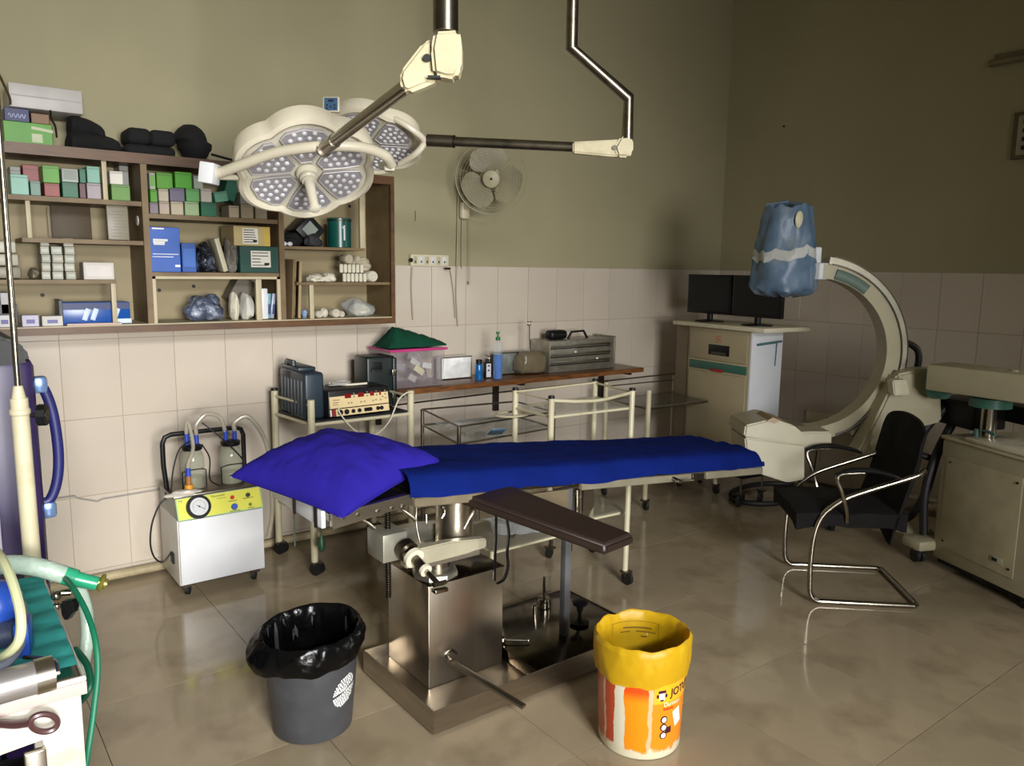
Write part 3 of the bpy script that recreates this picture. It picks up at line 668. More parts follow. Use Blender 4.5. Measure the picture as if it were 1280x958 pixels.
# crank bar on the front
bm = nb(); p0 = V((1.435, cy0-.012, .138)); p1 = V(at(655, 884, Y=1.93))
cyl(bm, (1.435, cy0, .14), (1.435, cy0-.03, .14), .012); tube(bm, [(1.42, cy0-.02, .155), (1.41, cy0-.03, .175), (1.435, cy0-.03, .185), (1.455, cy0-.03, .165)], .005, 6, 3)
obj('crank_pivot', bm, M_chrome, T)
bm = nb(); d = (p1-p0); tube(bm, [p0+V((0, -.02, 0)), p0+d*.5+V((0, -.01, 0)), p1], .011, 8, flat=(1.5, .6)); obj('crank_handle', bm, M_steel, T)
# swivel disc, casting and lift cylinder
bm = nb(); b_ = (1.46, 2.37)
lathe(bm, [(.085, ch+.006), (.085, ch+.024), (.078, ch+.03)], (b_[0]-.03, b_[1]-.04, 0), n=8); obj('swivel_disc', bm, mat('cast_steel', (186, 182, 168), .3, .9, var=.1), T)
bm = nb(); lathe(bm, [(.05, ch+.03), (.05, ch+.06), (.036, ch+.062), (.036, ch+.09)], (b_[0]-.01, b_[1]-.02, 0), n=20); obj('swivel_neck', bm, M_steeld, T)
bm = nb(); poly = [(1.27, 2.26, .515), (1.45, 2.26, .505), (1.62, 2.27, .515), (1.62, 2.27, .55), (1.45, 2.26, .575), (1.30, 2.26, .575), (1.27, 2.26, .56)]
prism(bm, poly, (0, .04, 0)); bmesh.ops.bevel(bm, geom=bm.edges[:], offset=.005, segments=2, affect='EDGES'); obj('cast_arm', bm, mat('cast_pale', (176, 170, 146), .35, .35), T)
bm = nb(); prism(bm, [tuple(V(p)+V((0, .2, .01))) for p in poly], (0, .04, 0)); b2(bm, (1.33, 2.26, .50), (1.58, 2.5, .515)); obj('cast_yoke', bm, mat('cast_steel', (186, 182, 168), .3, .9), T)
bm = nb(); cyl(bm, (1.56, 2.40, .49), (1.56, 2.40, .70), .072, n=28); obj('lift_cylinder', bm, M_colst, T)
bm = nb(); cyl(bm, (1.56, 2.40, .70), (1.56, 2.40, .745), .082, n=28); obj('cylinder_collar', bm, M_steeld, T)
# clamp block with threaded rod and crank
bm = nb(); b2(bm, (1.205, 2.30, .535), (1.30, 2.42, .635), .004); obj('clamp_block', bm, mat('cast_mid', (134, 132, 118), .35, .4, var=.12), T)
for z0, z1 in ((.635, .76), (.38, .535)):
    bm = nb(); cyl(bm, (1.255, 2.36, z0), (1.255, 2.36, z1), .0095, n=12)
    k = int((z1-z0)/.009)
    for i in range(k): lathe(bm, [(.0095, -.002), (.0125, 0), (.0095, .002)], (1.255, 2.36, z0+.006+i*.009), n=10, cap=False)
    obj('threaded_rod', bm, mat('dark_oily_steel', (60, 54, 46), .35, .9), T)
ax0 = V((1.285, 2.27, .572)); ax1 = V((1.30, 2.075, .505)); dd = (ax1-ax0)
def ringdisc(t0, t1, r, nm, m, r1=None):
    bm = nb(); cyl(bm, ax0+dd*t0, ax0+dd*t1, r, r1, 20); obj(nm, bm, m, T)
ringdisc(-.12, .02, .038, 'shaft_flange', M_steeld); ringdisc(.02, .12, .03, 'shaft_ring', M_chrome)
ringdisc(.14, .22, .036, 'shaft_flange', M_lampw); ringdisc(.22, .5, .017, 'grip', M_steeld); ringdisc(.5, .56, .022, 'grip_ring', M_lampw)
ringdisc(.56, .9, .009, 'shaft', M_chrome)
bm = nb(); cyl(bm, ax1+V((-.02, .02, .006)), ax1+V((.03, .02, .006)), .008); bx(bm, ax1+V((.0, .012, -.012)), (.05, .03, .014), None, .003); obj('shaft_head', bm, M_chrome, T)
# levers below the top
def rods(nm, px, Y, r=.004, m=M_chrome):
    bm = nb(); tube(bm, [at(x, y, Y=Y) for x, y in px], r, 8, 2); obj(nm, bm, m, T)
rods('tension_lever', ((484, 629), (492, 632), (503, 638), (514, 646), (520, 651)), 2.22, .006)
rods('release_lever', ((521, 632), (520, 646), (521, 660), (525, 678)), 2.24, .004)
rods('cross_lever', ((590, 636), (592, 640), (586, 650), (580, 661)), 2.26, .004)
rods('hook', ((552, 648), (555, 643), (556, 637), (552, 634)), 2.2, .005)
rods('lock_lever', ((452, 650), (461, 655), (468, 661)), 2.25, .006)
rods('bolt_pin', ((533, 643), (533, 654)), 2.24, .004)
# the top : head plate, rails, leg plates
def zb_(x): return .806-.0933*(x-1.26)       # underside of the mattress along the table
def slab(nm, x0, x1, y0, y1, th, m, dz=0, b=.003):
    bm = nb(); z0, z1 = zb_(x0)+dz, zb_(x1)+dz
    P_ = [(x0, y0, z0), (x1, y0, z1), (x1, y0, z1-th), (x0, y0, z0-th)]
    prism(bm, P_, (0, y1-y0, 0))
    if b: bmesh.ops.bevel(bm, geom=bm.edges[:], offset=b, segments=1, affect='EDGES')
    return obj(nm, bm, m, T)
slab('top_frame', 1.24, 1.97, 2.19, 2.62, .02, M_steeld, -.004)
slab('leg_frame', 1.99, 3.13, 2.19, 2.62, .02, M_steeld, -.004)
slab('side_rail', 1.25, 1.62, 2.16, 2.19, .032, mat('grimy_alloy', (130, 120, 98), .35, .4, var=.2), -.012); slab('side_rail', 1.995, 2.72, 2.165, 2.185, .032, mat('pale_alloy', (150, 143, 122), .35, .4), -.008)
slab('end_rail', 2.74, 3.16, 2.16, 2.185, .034, mat('pale_alloy', (150, 143, 122), .35, .4), -.006)
slab('back_rail', 1.25, 3.13, 2.625, 2.645, .03, M_steel, -.008)
slab('rail_joint', 2.64, 2.72, 2.155, 2.166, .03, M_steeld, -.01)
bm = nb(); cyl(bm, (2.52, 2.165, .665), (2.52, 2.12, .66), .009); cyl(bm, (2.50, 2.13, .663), (2.60, 2.12, .655), .005); obj('rail_clamp', bm, M_chrome, T)
# big flat bracket under the middle and hinge
bm = nb(); prism(bm, [at(600, 626, Y=2.19), at(711, 612, Y=2.19), at(711, 658, Y=2.19), at(600, 640, Y=2.19)], (0, .012, 0)); obj('middle_bracket', bm, mat('grimy_bracket', (112, 100, 78), .5, .25, var=.15), T)
bm = nb(); prism(bm, [at(730, 607, Y=2.2), at(743, 605, Y=2.2), at(743, 632, Y=2.2), at(735, 646, Y=2.2), at(729, 646, Y=2.2)], (0, .012, 0)); obj('hinge_plate', bm, M_steel, T)
bm = nb(); p = at(721, 612, Y=2.22); q = at(721, 640, Y=2.22); cyl(bm, p, q, .012); cyl(bm, p+V((-.02, 0, 0)), p+V((-.02, 0, -.02)), .006); obj('hinge_pin', bm, M_chrome, T)
bm = nb(); prism(bm, [at(600, 650, Y=2.5), at(648, 640, Y=2.5), at(648, 622, Y=2.5), at(600, 630, Y=2.5)], (0, .01, 0)); obj('rear_bracket', bm, mat('grimy_bracket', (112, 100, 78), .5, .25), T)
# head section
hz = lambda x: .775+.02*(x-.96)/.28
bm = nb(); P_ = [(.962, 2.19, hz(.96)+.012), (1.232, 2.19, .80), (1.232, 2.19, .772), (.962, 2.19, hz(.96)-.012)]
prism(bm, P_, (0, .42, 0)); obj('head_plate', bm, M_steeld, T)
bm = nb(); b2(bm, (.948, 2.215, .735), (.962, 2.64, .792), .002); obj('head_end_plate', bm, M_white, T)
for y0, y1 in ((2.245, 2.265), (2.42, 2.44)):
    bm = nb(); b2(bm, (.944, y0, .728), (.948, y1, .796)); obj('end_strap', bm, M_black, T)
bm = nb(); prism(bm, [(.965, 2.17, .79), (1.25, 2.17, .81), (1.25, 2.17, .772), (.965, 2.17, .742)], (0, .02, 0)); obj('head_rail', bm, M_steel, T)
for x in (1.0, 1.05, 1.12, 1.17, 1.21):
    bm = nb(); cyl(bm, (x, 2.17, .775), (x, 2.164, .775), .006, n=8); obj('rail_screw', bm, M_chrome, T)
bm = nb(); cyl(bm, (1.01, 2.60, .735), (1.01, 2.60, .55), .003, n=6); obj('bulb_tube', bm, cm((60, 70, 56)), T)
# mattress
bm = nb()
prism(bm, [(1.255, 2.2, zb_(1.255)), (3.12, 2.2, zb_(3.12)), (3.12, 2.2, zb_(3.12)+.045), (1.255, 2.2, zb_(1.255)+.045)], (0, .41, 0)); obj('mattress', bm, M_black, T)
# support post, knob and pins on the base
bm = nb(); b2(bm, (1.955, 2.205, bh-.004), (1.985, 2.235, .70), .002); obj('support_post', bm, mat('grey_painted_steel', (96, 96, 98), .4, .3), T)
bm = nb(); b2(bm, (1.985, 2.207, .44), (1.99, 2.233, .69)); obj('post_slot', bm, M_black, T)
bm = nb(); lathe(bm, [(.03, bh), (.04, bh+.004), (.04, bh+.008), (.01, bh+.014), (.007, bh+.045), (.014, bh+.06), (.014, bh+.075), (.03, bh+.082), (.033, bh+.095), (.02, bh+.102)], (2.08, 2.25, 0), n=20); obj('star_knob', bm, M_black, T)
bm = nb(); lathe(bm, [(.032, bh), (.03, bh+.02), (.028, bh+.022), (.028, bh+.034), (.008, bh+.038), (.006, bh+.13)], (2.07, 2.47, 0), n=18); obj('valve_pin', bm, M_chrome, T)
bm = nb(); lathe(bm, [(.013, bh-.004), (.011, bh+.05), (.008, bh+.052)], (1.97, 2.41, 0), n=14); obj('pin', bm, M_chrome, T)
bm = nb(); cyl(bm, (1.72, 2.3, bh+.012), (1.80, 2.24, bh+.01), .005); sph(bm, (1.72, 2.3, bh+.012), .016); sph(bm, (1.80, 2.24, bh+.01), .008); obj('pedal', bm, M_chrome, T)
# arm board
zt_ = .655
bm = nb(); A = [at(794, 667, Z=.67), at(757, 681, Z=.67), at(568, 615, Z=.775), at(640, 606, Z=.775)]
n = 1
th = V((0, 0, -.042))
top = [bm.verts.new(p) for p in A]; bot = [bm.verts.new(p+th) for p in A]
bm.faces.new(top); bm.faces.new(bot[::-1])
for k in range(4): bm.faces.new((top[k], bot[k], bot[(k+1) % 4], top[(k+1) % 4]))
bmesh.ops.recalc_face_normals(bm, faces=bm.faces[:])
bmesh.ops.bevel(bm, geom=bm.edges[:], offset=.012, segments=3, affect='EDGES'); obj('arm_board', bm, M_brownv, T)
bm = nb(); 
a_, b__ = (A[0]+A[1])/2+V((0, 0, -.05)), (A[2]+A[3])/2+V((0, 0, -.05))
tube(bm, [a_*.25+b__*.75, a_*.02+b__*.98], .02, 4, flat=(1, .5)); obj('arm_board_bar', bm, M_steel, T)
# two hanging straps
for k, (x0, x1_) in enumerate(((619, 624), (633, 640))):
    bm = nb(); Y = 2.14
    pl = ((x0+1, 640), (x0+1, 665), (x0, 690), (x0-1, 726)) if k == 0 else ((x0, 645), (x0+3, 668), (x0+1, 690), (x0+2, 708), (x0-3, 724), (x0-12, 730))
    tube(bm, [at(x, y, Y=Y+.012*k) for x, y in pl], .0075, 6, 4, flat=(1.2, .4)); obj('black_strap', bm, mat('shiny_black_strap', (14, 13, 13), .25), T)
# ---- blue sheet
bm = nb()
def sheet(u, v):
    x = 1.235+u*1.955; y0, y1 = 2.172, 2.636; zt2 = zb_(x)+.062
    s = v*1.0
    # cross section: front hang, top, back hang
    if s < .16: t = s/.16; y = y0-.014+.030*t**1.6+.006*math.sin(x*17+t*3)*(1-t); z = zt2-.062*(1-t)**1.3-.002
    elif s > .84: t = (1-s)/.16; y = y1; z = zt2-.06*(1-t)
    else:
        t = (s-.16)/.68; y = y0+.016+(y1-y0-.016)*t; z = zt2+.010*(1-abs(2*t-1)**6)
    cr = min(1, max(0, (u-.86)/.1)); z += .006*nz(x*4, y*9, 1)+.004*nz(x*14, y*16, 5)+cr*.011*nz(x*18, y*20, 2)+.006*max(0, 1-abs(x-2.75)/.35)*math.sin(y*9)
    if s < .16: z -= .008*(1+nz(x*6, 2, 2))*(1-s/.16)*(1 if x < 2.4 else .2)
    if u > .985 and .05 < s < .95: z -= .03*(u-.985)/.015
    e = 0 if u < .9 else ((u-.9)/.1)**2*.02
    y += (e if s < .5 else -e)
    y += .003*nz(x*9, z*20, 7)
    return V((x, y, z))
grid(bm, sheet, 110, 44)
bmesh.ops.solidify(bm, geom=bm.faces[:], thickness=.002)
tag(obj('bed_sheet', bm, M_blue), 'royal blue sheet covering the mattress of the operating table', 'sheet')
# ---- pillow
pc = [V((.775, 2.56, .855)), V((.975, 2.12, .79)), V((1.43, 2.285, .875)), V((1.24, 2.72, .90))]   # left, near, right, back corners
bm = nb()
def pil(sgn):
    def f(u, v):
        a, b = 2*u-1, 2*v-1
        # inward curved edges, pointed corners
        ua, vb = a*(1-.055*(1-b*b)**1), b*(1-.055*(1-a*a)**1)
        uu, vv = (ua+1)/2, (vb+1)/2
        base = pc[1]*(1-uu)*(1-vv)+pc[2]*uu*(1-vv)+pc[3]*uu*vv+pc[0]*(1-uu)*vv
        h = ((1-abs(a)**3.4)*(1-abs(b)**3.4))
        h = max(h, 0)**.62
        up_ = .100 if sgn > 0 else -.045
        wr = 1+.14*nz(a*2.2, b*2.2, 4)-.05*abs(nz(a*3+b*2, b*4-a, 7))+.16*nz(a*5, b*1.4, 9)*(abs(a)+abs(b))*.6
        hump = .022*math.exp(-((a+.15)**2+(b-.1)**2)*2.2)-.02*math.exp(-((a-.55)**2*7+(b)**2*1.2))
        e = .006*nz(a*9, b*9, 2)*(abs(a) > .6 or abs(b) > .6)
        z = base.z+up_*h*wr+(hump*h if sgn > 0 else 0)+e*(1 if sgn > 0 else -.0)*h
        return V((base.x, base.y, z))
    return f
grid(bm, pil(1), 48, 48); grid(bm, pil(-1), 48, 48)
bmesh.ops.remove_doubles(bm, verts=bm.verts[:], dist=.0006); bmesh.ops.recalc_face_normals(bm, faces=bm.faces[:])
PT = thing('pillow', 'plump violet blue pillow at the head of the operating table', 'pillow', (1.1, 2.42, .80))
obj('pillowcase', bm, M_pillow, PT, ang=1.2)
bm = nb(); tube(bm, [pil(1)(k/30, 0)+V((0, -.001, 0)) for k in range(1, 30)], .0028, 6); tube(bm, [pil(1)(1, k/30) for k in range(1, 30)], .0028, 6); tube(bm, [pil(1)(0, k/30) for k in range(1, 30)], .0028, 6); obj('seam', bm, M_pillow, PT)

# ------------------------------------------------------------------ bins
T = thing('rubbish_bin', 'dark grey plastic bin with a white round sticker and black liner', 'bin', (.965, 2.365, 0))
M_binp = mat('dark_grey_plastic', (58, 59, 62), .42, var=.06, scale=4, dirt=(84, 84, 84), dscale=14, damt=.25)
bm = nb(); lathe(bm, [(.118, 0), (.130, .004), (.132, .01), (.155, .27), (.160, .275), (.160, .33), (.154, .33), (.148, .26), (.125, .015)], n=48); obj('bucket', bm, M_binp, T, L=True)
def liner(bm, R, zt, hang, seed, tiltx, tilty, amp, sag=0, sagdir=0, bul=.007):
    def f(u, v):
        a = 2*PI*u; cxx, syy = math.cos(a), math.sin(a)
        pl = nz(cxx*2.2+seed, syy*2.2, 1)*1.0; sg = max(0, math.cos(a-sagdir))**3*sag; fold = (nz(cxx*5+v*1.5, syy*5, seed+v*5)+.6*nz(cxx*11-v*4, syy*11+v*3, seed+v*7)+.5*abs(nz(cxx*4+v*3, syy*4, seed+9)))*amp
        hg = hang*(1+.25*nz(cxx*1.6, syy*1.6, seed+5))
        top = zt+tiltx*cxx+tilty*syy+.012*nz(cxx*3, syy*3, seed+3)
        if v < .45: t = v/.45; r = R*(.80+.17*t)-.004+fold*.8*(t*.6+.4); z = .05+(top-.05)*t
        elif v < .6:
            t = (v-.45)/.15; r = R*(.97+(.06+bul*4)*t)+fold*.7*(1-t*.5); z = top+.008*math.sin(PI*t)
        else:
            t = (v-.6)/.4; r = R*(1.03+bul*4)+bul*math.sin(PI*t)*(1+pl)-R*.055*t**2+fold*(.8-.3*t)+.003+sg*math.sin(PI*min(1, t*1.0)*.62); z = top-(hg+sg*.4)*t
        return V((r*cxx, r*syy, z))
    grid(bm, f, 110, 34, cu=True); bmesh.ops.solidify(bm, geom=bm.faces[:], thickness=.0008)
bm = nb(); liner(bm, .160, .345, .085, 3, .012, .0, .010, .035, math.radians(165))
obj('bin_liner', bm, mat('black_bin_film', (14, 14, 15), .22, var=.3, bump=.6, bscale=22), T, L=True, ang=.9)
# sticker on the side that faces the camera, right of centre
def on_cyl(ang, z, r0, r1, h): return None
bm = nb(); random.seed(7)
a0 = math.radians(-66); Rr = lambda z: .132+(.155-.132)*(z-.01)/.26+.0006
def patch(bm, da, dz, w_, h_):
    f = lambda u, v: V(((Rr(.165+dz+h_*(v-.5)))*math.cos(a0+(da+w_*(u-.5))/.145), (Rr(.165+dz+h_*(v-.5)))*math.sin(a0+(da+w_*(u-.5))/.145), .165+dz+h_*(v-.5)))
    grid(bm, f, 4, 1)
for i in range(-6, 7):
    dz = i*.0075
    wmax = math.sqrt(max(0, .05**2-dz**2))
    if abs(i) < 1: continue
    x = -wmax
    while x < wmax-.004:
        wd = random.uniform(.004, .009); patch(bm, x+wd/2, dz+x*.25, wd*.85, .0058); x += wd+random.uniform(.0005, .0025)
patch(bm, .004, .001, .07, .0022); patch(bm, .004, -.003, .06, .0012)
obj('sticker_print', bm, M_inkw, T, L=True, flat=True)
# yellow bucket
T = thing('paint_bucket', 'orange and white paint bucket reused as a bin with yellow liner', 'bin', (1.812, 1.655, 0))
m = bpy.data.materials.new('paint_bucket_print'); m.use_nodes = True; MATS['pb'] = m
N = m.node_tree.nodes; Lk = m.node_tree.links; b = N['Principled BSDF']; b.inputs['Roughness'].default_value = .35
tc = N.new('ShaderNodeTexCoord'); sx = N.new('ShaderNodeSeparateXYZ'); Lk.new(tc.outputs['Object'], sx.inputs[0])
at2 = N.new('ShaderNodeMath'); at2.operation = 'ARCTAN2'; Lk.new(sx.outputs[1], at2.inputs[0]); Lk.new(sx.outputs[0], at2.inputs[1])
n1 = N.new('ShaderNodeTexNoise'); n1.inputs['Scale'].default_value = 22; Lk.new(tc.outputs['Object'], n1.inputs['Vector'])
ma = N.new('ShaderNodeMath'); ma.operation = 'MULTIPLY_ADD'; Lk.new(n1.outputs['Fac'], ma.inputs[0]); ma.inputs[1].default_value = .16; a3 = N.new('ShaderNodeMath'); a3.operation = 'SUBTRACT'; Lk.new(at2.outputs[0], a3.inputs[0]); a3.inputs[1].default_value = .08; Lk.new(a3.outputs[0], ma.inputs[2])
mr = N.new('ShaderNodeMapRange'); mr.inputs[1].default_value = -PI; mr.inputs[2].default_value = PI; Lk.new(ma.outputs[0], mr.inputs[0])
cr = N.new('ShaderNodeValToRGB'); cr.color_ramp.interpolation = 'CONSTANT'; Lk.new(mr.outputs[0], cr.inputs[0])
def deg2f(d): return (d+180)/360
stops = [(-180, (178, 66, 34)), (-174, (206, 200, 178)), (-158, (222, 134, 14)), (-127, (232, 168, 130)), (-122, (226, 132, 22)), (-30, (206, 200, 178)), (60, (222, 134, 14)), (140, (186, 88, 58)), (166, (214, 180, 150)), (171, (178, 66, 34))]
es = cr.color_ramp.elements
for i, (d, c) in enumerate(stops):
    e = es[i] if i < 2 else es.new(deg2f(d)); e.position = deg2f(d); e.color = lin(c)
# bands in height : red orange above, yellow in the middle, worn cream at the foot
zr = N.new('ShaderNodeValToRGB'); Lk.new(sx.outputs[2], zr.inputs[0]); z_ = zr.color_ramp.elements
z_[0].position = .20; z_[0].color = (0, 0, 0, 1); z_[1].position = .235; z_[1].color = (1, 1, 1, 1)
# multiply orange with red at the top only on the orange sector
sec = N.new('ShaderNodeValToRGB'); sec.color_ramp.interpolation = 'CONSTANT'; Lk.new(mr.outputs[0], sec.inputs[0]); s_ = sec.color_ramp.elements
s_[0].position = 0; s_[0].color = (0, 0, 0, 1); s_[1].position = deg2f(-158); s_[1].color = (1, 1, 1, 1); q = s_.new(deg2f(-127)); q.color = (0, 0, 0, 1)
mm = N.new('ShaderNodeMath'); mm.operation = 'MULTIPLY'; Lk.new(zr.outputs[0], mm.inputs[0]); Lk.new(sec.outputs[0], mm.inputs[1])
mx = N.new('ShaderNodeMix'); mx.data_type = 'RGBA'; Lk.new(mm.outputs[0], mx.inputs[0]); Lk.new(cr.outputs[0], mx.inputs[6]); mx.inputs[7].default_value = lin((222, 70, 14))
n2 = N.new('ShaderNodeTexNoise'); n2.inputs['Scale'].default_value = 34; n2.inputs['Detail'].default_value = 6; Lk.new(tc.outputs['Object'], n2.inputs['Vector'])
ad = N.new('ShaderNodeMath'); ad.operation = 'MULTIPLY_ADD'; Lk.new(n2.outputs['Fac'], ad.inputs[0]); ad.inputs[1].default_value = .07; Lk.new(sx.outputs[2], ad.inputs[2])
wr = N.new('ShaderNodeValToRGB'); Lk.new(ad.outputs[0], wr.inputs[0]); wr.color_ramp.elements[0].position = .062; wr.color_ramp.elements[0].color = (1, 1, 1, 1); wr.color_ramp.elements[1].position = .072; wr.color_ramp.elements[1].color = (0, 0, 0, 1)
m2 = N.new('ShaderNodeMix'); m2.data_type = 'RGBA'; Lk.new(wr.outputs[0], m2.inputs[0]); Lk.new(mx.outputs[2], m2.inputs[6]); m2.inputs[7].default_value = lin((204, 196, 168))
Lk.new(m2.outputs[2], b.inputs['Base Color'])
bm = nb(); lathe(bm, [(.120, 0), (.130, .003), (.134, .012), (.146, .34), (.150, .342), (.150, .352), (.144, .352), (.138, .3), (.126, .012)], n=56); obj('bucket', bm, m, T, L=True)
RB = lambda z: .134+.012*(z-.012)/.328+.0007
def bpatch(bm, ang, z, w_, h_, rot=0, n=4):
    def f(u, v):
        a = (u-.5)*w_; c = (v-.5)*h_; ca, sa = math.cos(rot), math.sin(rot); A_ = a*ca-c*sa; Z_ = a*sa+c*ca
        th_ = math.radians(ang)+A_/.14; r = RB(z+Z_); return V((r*math.cos(th_), r*math.sin(th_), z+Z_))
    grid(bm, f, n, 1)
bm = nb(); bpatch(bm, -86, .228, .165, .062, n=14); obj('label_panel', bm, mat('label_yellow', (226, 160, 30), .35), T, L=True, flat=True)
def wrap_text(s, ang, z, h, m, name='lettering', dr=.0012):
    cu = bpy.data.curves.new(name, 'FONT'); cu.body = s; cu.size = h/.7; cu.align_x = 'LEFT'; cu.align_y = 'CENTER'; cu.offset = h*.03
    t = bpy.data.objects.new('tmp', cu); C.objects.link(t); dg = bpy.context.evaluated_depsgraph_get()
    me = bpy.data.meshes.new_from_object(t.evaluated_get(dg)); bpy.data.objects.remove(t)
    bm = nb(); bm.from_mesh(me); bpy.data.meshes.remove(me)
    bmesh.ops.subdivide_edges(bm, edges=bm.edges[:], cuts=1)
    for v in bm.verts:
        a = math.radians(ang)+v.co.x/.145; zz = z+v.co.y; r = RB(zz)+dr; v.co = V((r*math.cos(a), r*math.sin(a), zz))
    o = obj(name, bm, m, T, L=True, flat=True); return o
M_plum = mat('plum_ink', (58, 20, 34), .4)
wrap_text('JOTUN', -96, .228, .026, M_plum); wrap_text('Durosan', -106, .192, .014, mat('cream_ink', (240, 214, 170), .4)); wrap_text('Exterior', -106, .176, .009, mat('red_ink', (190, 44, 24), .4))
bm = nb(); bpatch(bm, -109, .222, .018, .026); obj('emblem_body', bm, M_inkw, T, L=True, flat=True)
bm = nb(); bpatch(bm, -109, .238, .026, .010); bpatch(bm, -109, .209, .012, .006); bpatch(bm, -115, .224, .008, .012); bpatch(bm, -103, .224, .008, .012)
for v in bm.verts: v.co.xy = v.co.xy*1.004
obj('emblem_lines', bm, M_plum, T, L=True, flat=True)
for k, z in enumerate((.140, .113, .086)):
    bm = nb(); a = math.radians(-104); c = V((RB(z)*math.cos(a), RB(z)*math.sin(a), z)); nrm = V((math.cos(a), math.sin(a), 0)); cyl(bm, c-nrm*.003, c+nrm*.0012, .0125, n=18); obj('symbol_ring', bm, M_plum, T, L=True)
    bm = nb(); cyl(bm, c, c+nrm*.0018, .0088, n=18); obj('symbol_disc', bm, M_paper, T, L=True)
bm = nb(); bpatch(bm, -96, .10, .024, .022); obj('symbol_square', bm, M_plum, T, L=True, flat=True)
bm = nb(); bpatch(bm, -80, .135, .035, .06, rot=.3); obj('worn_patch', bm, M_paper, T, L=True, flat=True)
bm = nb(); liner(bm, .150, .372, .115, 11, .004, -.004, .0045, bul=.002)
M_yel = mat('yellow_bin_film', (228, 190, 30), .42, var=.06, scale=6, bump=.25, bscale=14)
lo = obj('bin_liner', bm, M_yel, T, L=True, ang=1.0)
bm = nb()   # faint printed frame and lines inside the far side of the liner
def ipatch(x, z, w_, h_):
    f = lambda u, v: V((.136*math.cos(math.radians(55)-(x+w_*(u-.5))/.136), .136*math.sin(math.radians(55)-(x+w_*(u-.5))/.136), z+h_*(v-.5)))
    grid(bm, f, 6, 1)
for x, z, w_, h_ in ((0, .345, .17, .0012), (-.085, .30, .0012, .09), (.085, .30, .0012, .09), (.01, .322, .10, .006), (.01, .308, .13, .004), (.01, .29, .07, .005), (.01, .275, .06, .0012), (-.02, .262, .0012, .026), (.04, .262, .0012, .026)): ipatch(x, z, w_, h_)
obj('liner_print', bm, mat('brown_print', (120, 88, 20), .5), T, L=True, flat=True)
# ------------------------------------------------------------------ suction machine
T = thing('suction_machine', 'white wheeled suction machine with yellow gauge panel and two jars', 'machine', (1.07, 3.8, 0))
sx0, sx1, sy0, sy1, sz0, sz1 = .868, 1.268, 3.66, 3.98, .062, .475
bm = nb(); b2(bm, (sx0, sy0+.006, sz0), (sx1, sy1, .378), .006); obj('body', bm, mat('suction_side_enamel', (196, 192, 182), .35, var=.05, dirt=(150, 142, 124), dscale=9, damt=.4), T)
bm = nb(); b2(bm, (sx0+.006, sy0-.006, sz0+.006), (sx1-.004, sy0+.006, .375), .003); obj('front_panel', bm, M_white, T)
bm = nb(); prism(bm, [(sx0+.004, sy0-.006, .378), (sx0+.004, sy0+.035, sz1), (sx0+.004, sy1-.004, sz1), (sx0+.004, sy1-.004, .378)], (sx1-sx0-.006, 0, 0)); obj('control_housing', bm, cm((150, 152, 140)), T)
nrm = V((0, -(sz1-.378), .041)).normalized(); upd = V((0, .041, sz1-.378)).normalized()
def pp(u, v, d=.001): return V((sx0+.004+(sx1-sx0-.006)*u, sy0-.006, .378))+upd*(.105*v)+nrm*d
def facebox(u0, u1, v0, v1, th, m, nm, b=0):
    bm = nb(); prism(bm, [pp(u0, v0, 0), pp(u1, v0, 0), pp(u1, v1, 0), pp(u0, v1, 0)], nrm*th); obj(nm, bm, m, T)
facebox(.0, 1, .0, .98, .0015, mat('panel_border', (150, 190, 130), .4), 'panel_border')
facebox(.015, .985, .04, .96, .0022, mat('panel_yellow', (214, 212, 84), .4, var=.08, scale=5), 'yellow_panel')
gc = pp(.245, .5)
bm = nb(); cyl(bm, gc, gc+nrm*.016, .056, .054, 36); obj('gauge_bezel', bm, M_black, T)
bm = nb(); cyl(bm, gc+nrm*.0155, gc+nrm*.017, .041, n=36); obj('gauge_dial', bm, M_white, T)
bm = nb()
for k in range(26):
    a = math.radians(-45+270*k/25); u = V((math.cos(a), 0, 0))+upd*math.sin(a); p0 = gc+nrm*.0175+u*.026; tube(bm, [p0, p0+u*.005], .0006, 4)
obj('gauge_scale', bm, M_ink, T)
bm = nb(); tube(bm, [gc+nrm*.019+V((-.012, 0, 0))+upd*.008, gc+nrm*.019+V((.022, 0, 0))-upd*.016], .0013, 5); cyl(bm, gc+nrm*.017, gc+nrm*.02, .004); obj('gauge_needle', bm, M_ink, T)
text('lettering', 'Vacumed', pp(.48, .86, .0025), (1, 0, 0), upd, .012, M_ink, T)
text('lettering', 'suction unit', pp(.52, .73, .0025), (1, 0, 0), upd, .006, M_ink, T)
text('lettering', 'HI', pp(.055, .86, .0025), (1, 0, 0), upd, .012, mat('navy_ink', (30, 46, 110), .5), T)
for u, v, r, m, nm in ((.645, .67, .010, cm((190, 40, 30)), 'red_knob'), (.835, .67, .011, cm((30, 60, 34)), 'green_knob'), (.655, .24, .016, cm((52, 84, 176)), 'blue_knob'), (.845, .22, .008, cm((110, 130, 40)), 'small_knob')):
    bm = nb(); cyl(bm, pp(u, v), pp(u, v)+nrm*.012, r, r*.85, 18); obj(nm, bm, m, T)
for u, v, w_ in ((.645, .52, .04), (.835, .54, .05), (.655, .06, .05), (.85, .08, .03)):
    bm = nb(); q = pp(u, v, .0024); bx(bm, q, (w_, .0008, .0025)); obj('caption', bm, M_ink, T)
bm = nb(); b2(bm, (sx0-.004, sy0+.03, sz1), (sx1+.004, sy1, sz1+.012), .004); obj('top_tray', bm, M_steeld, T)
bm = nb(); zz = sz1+.27
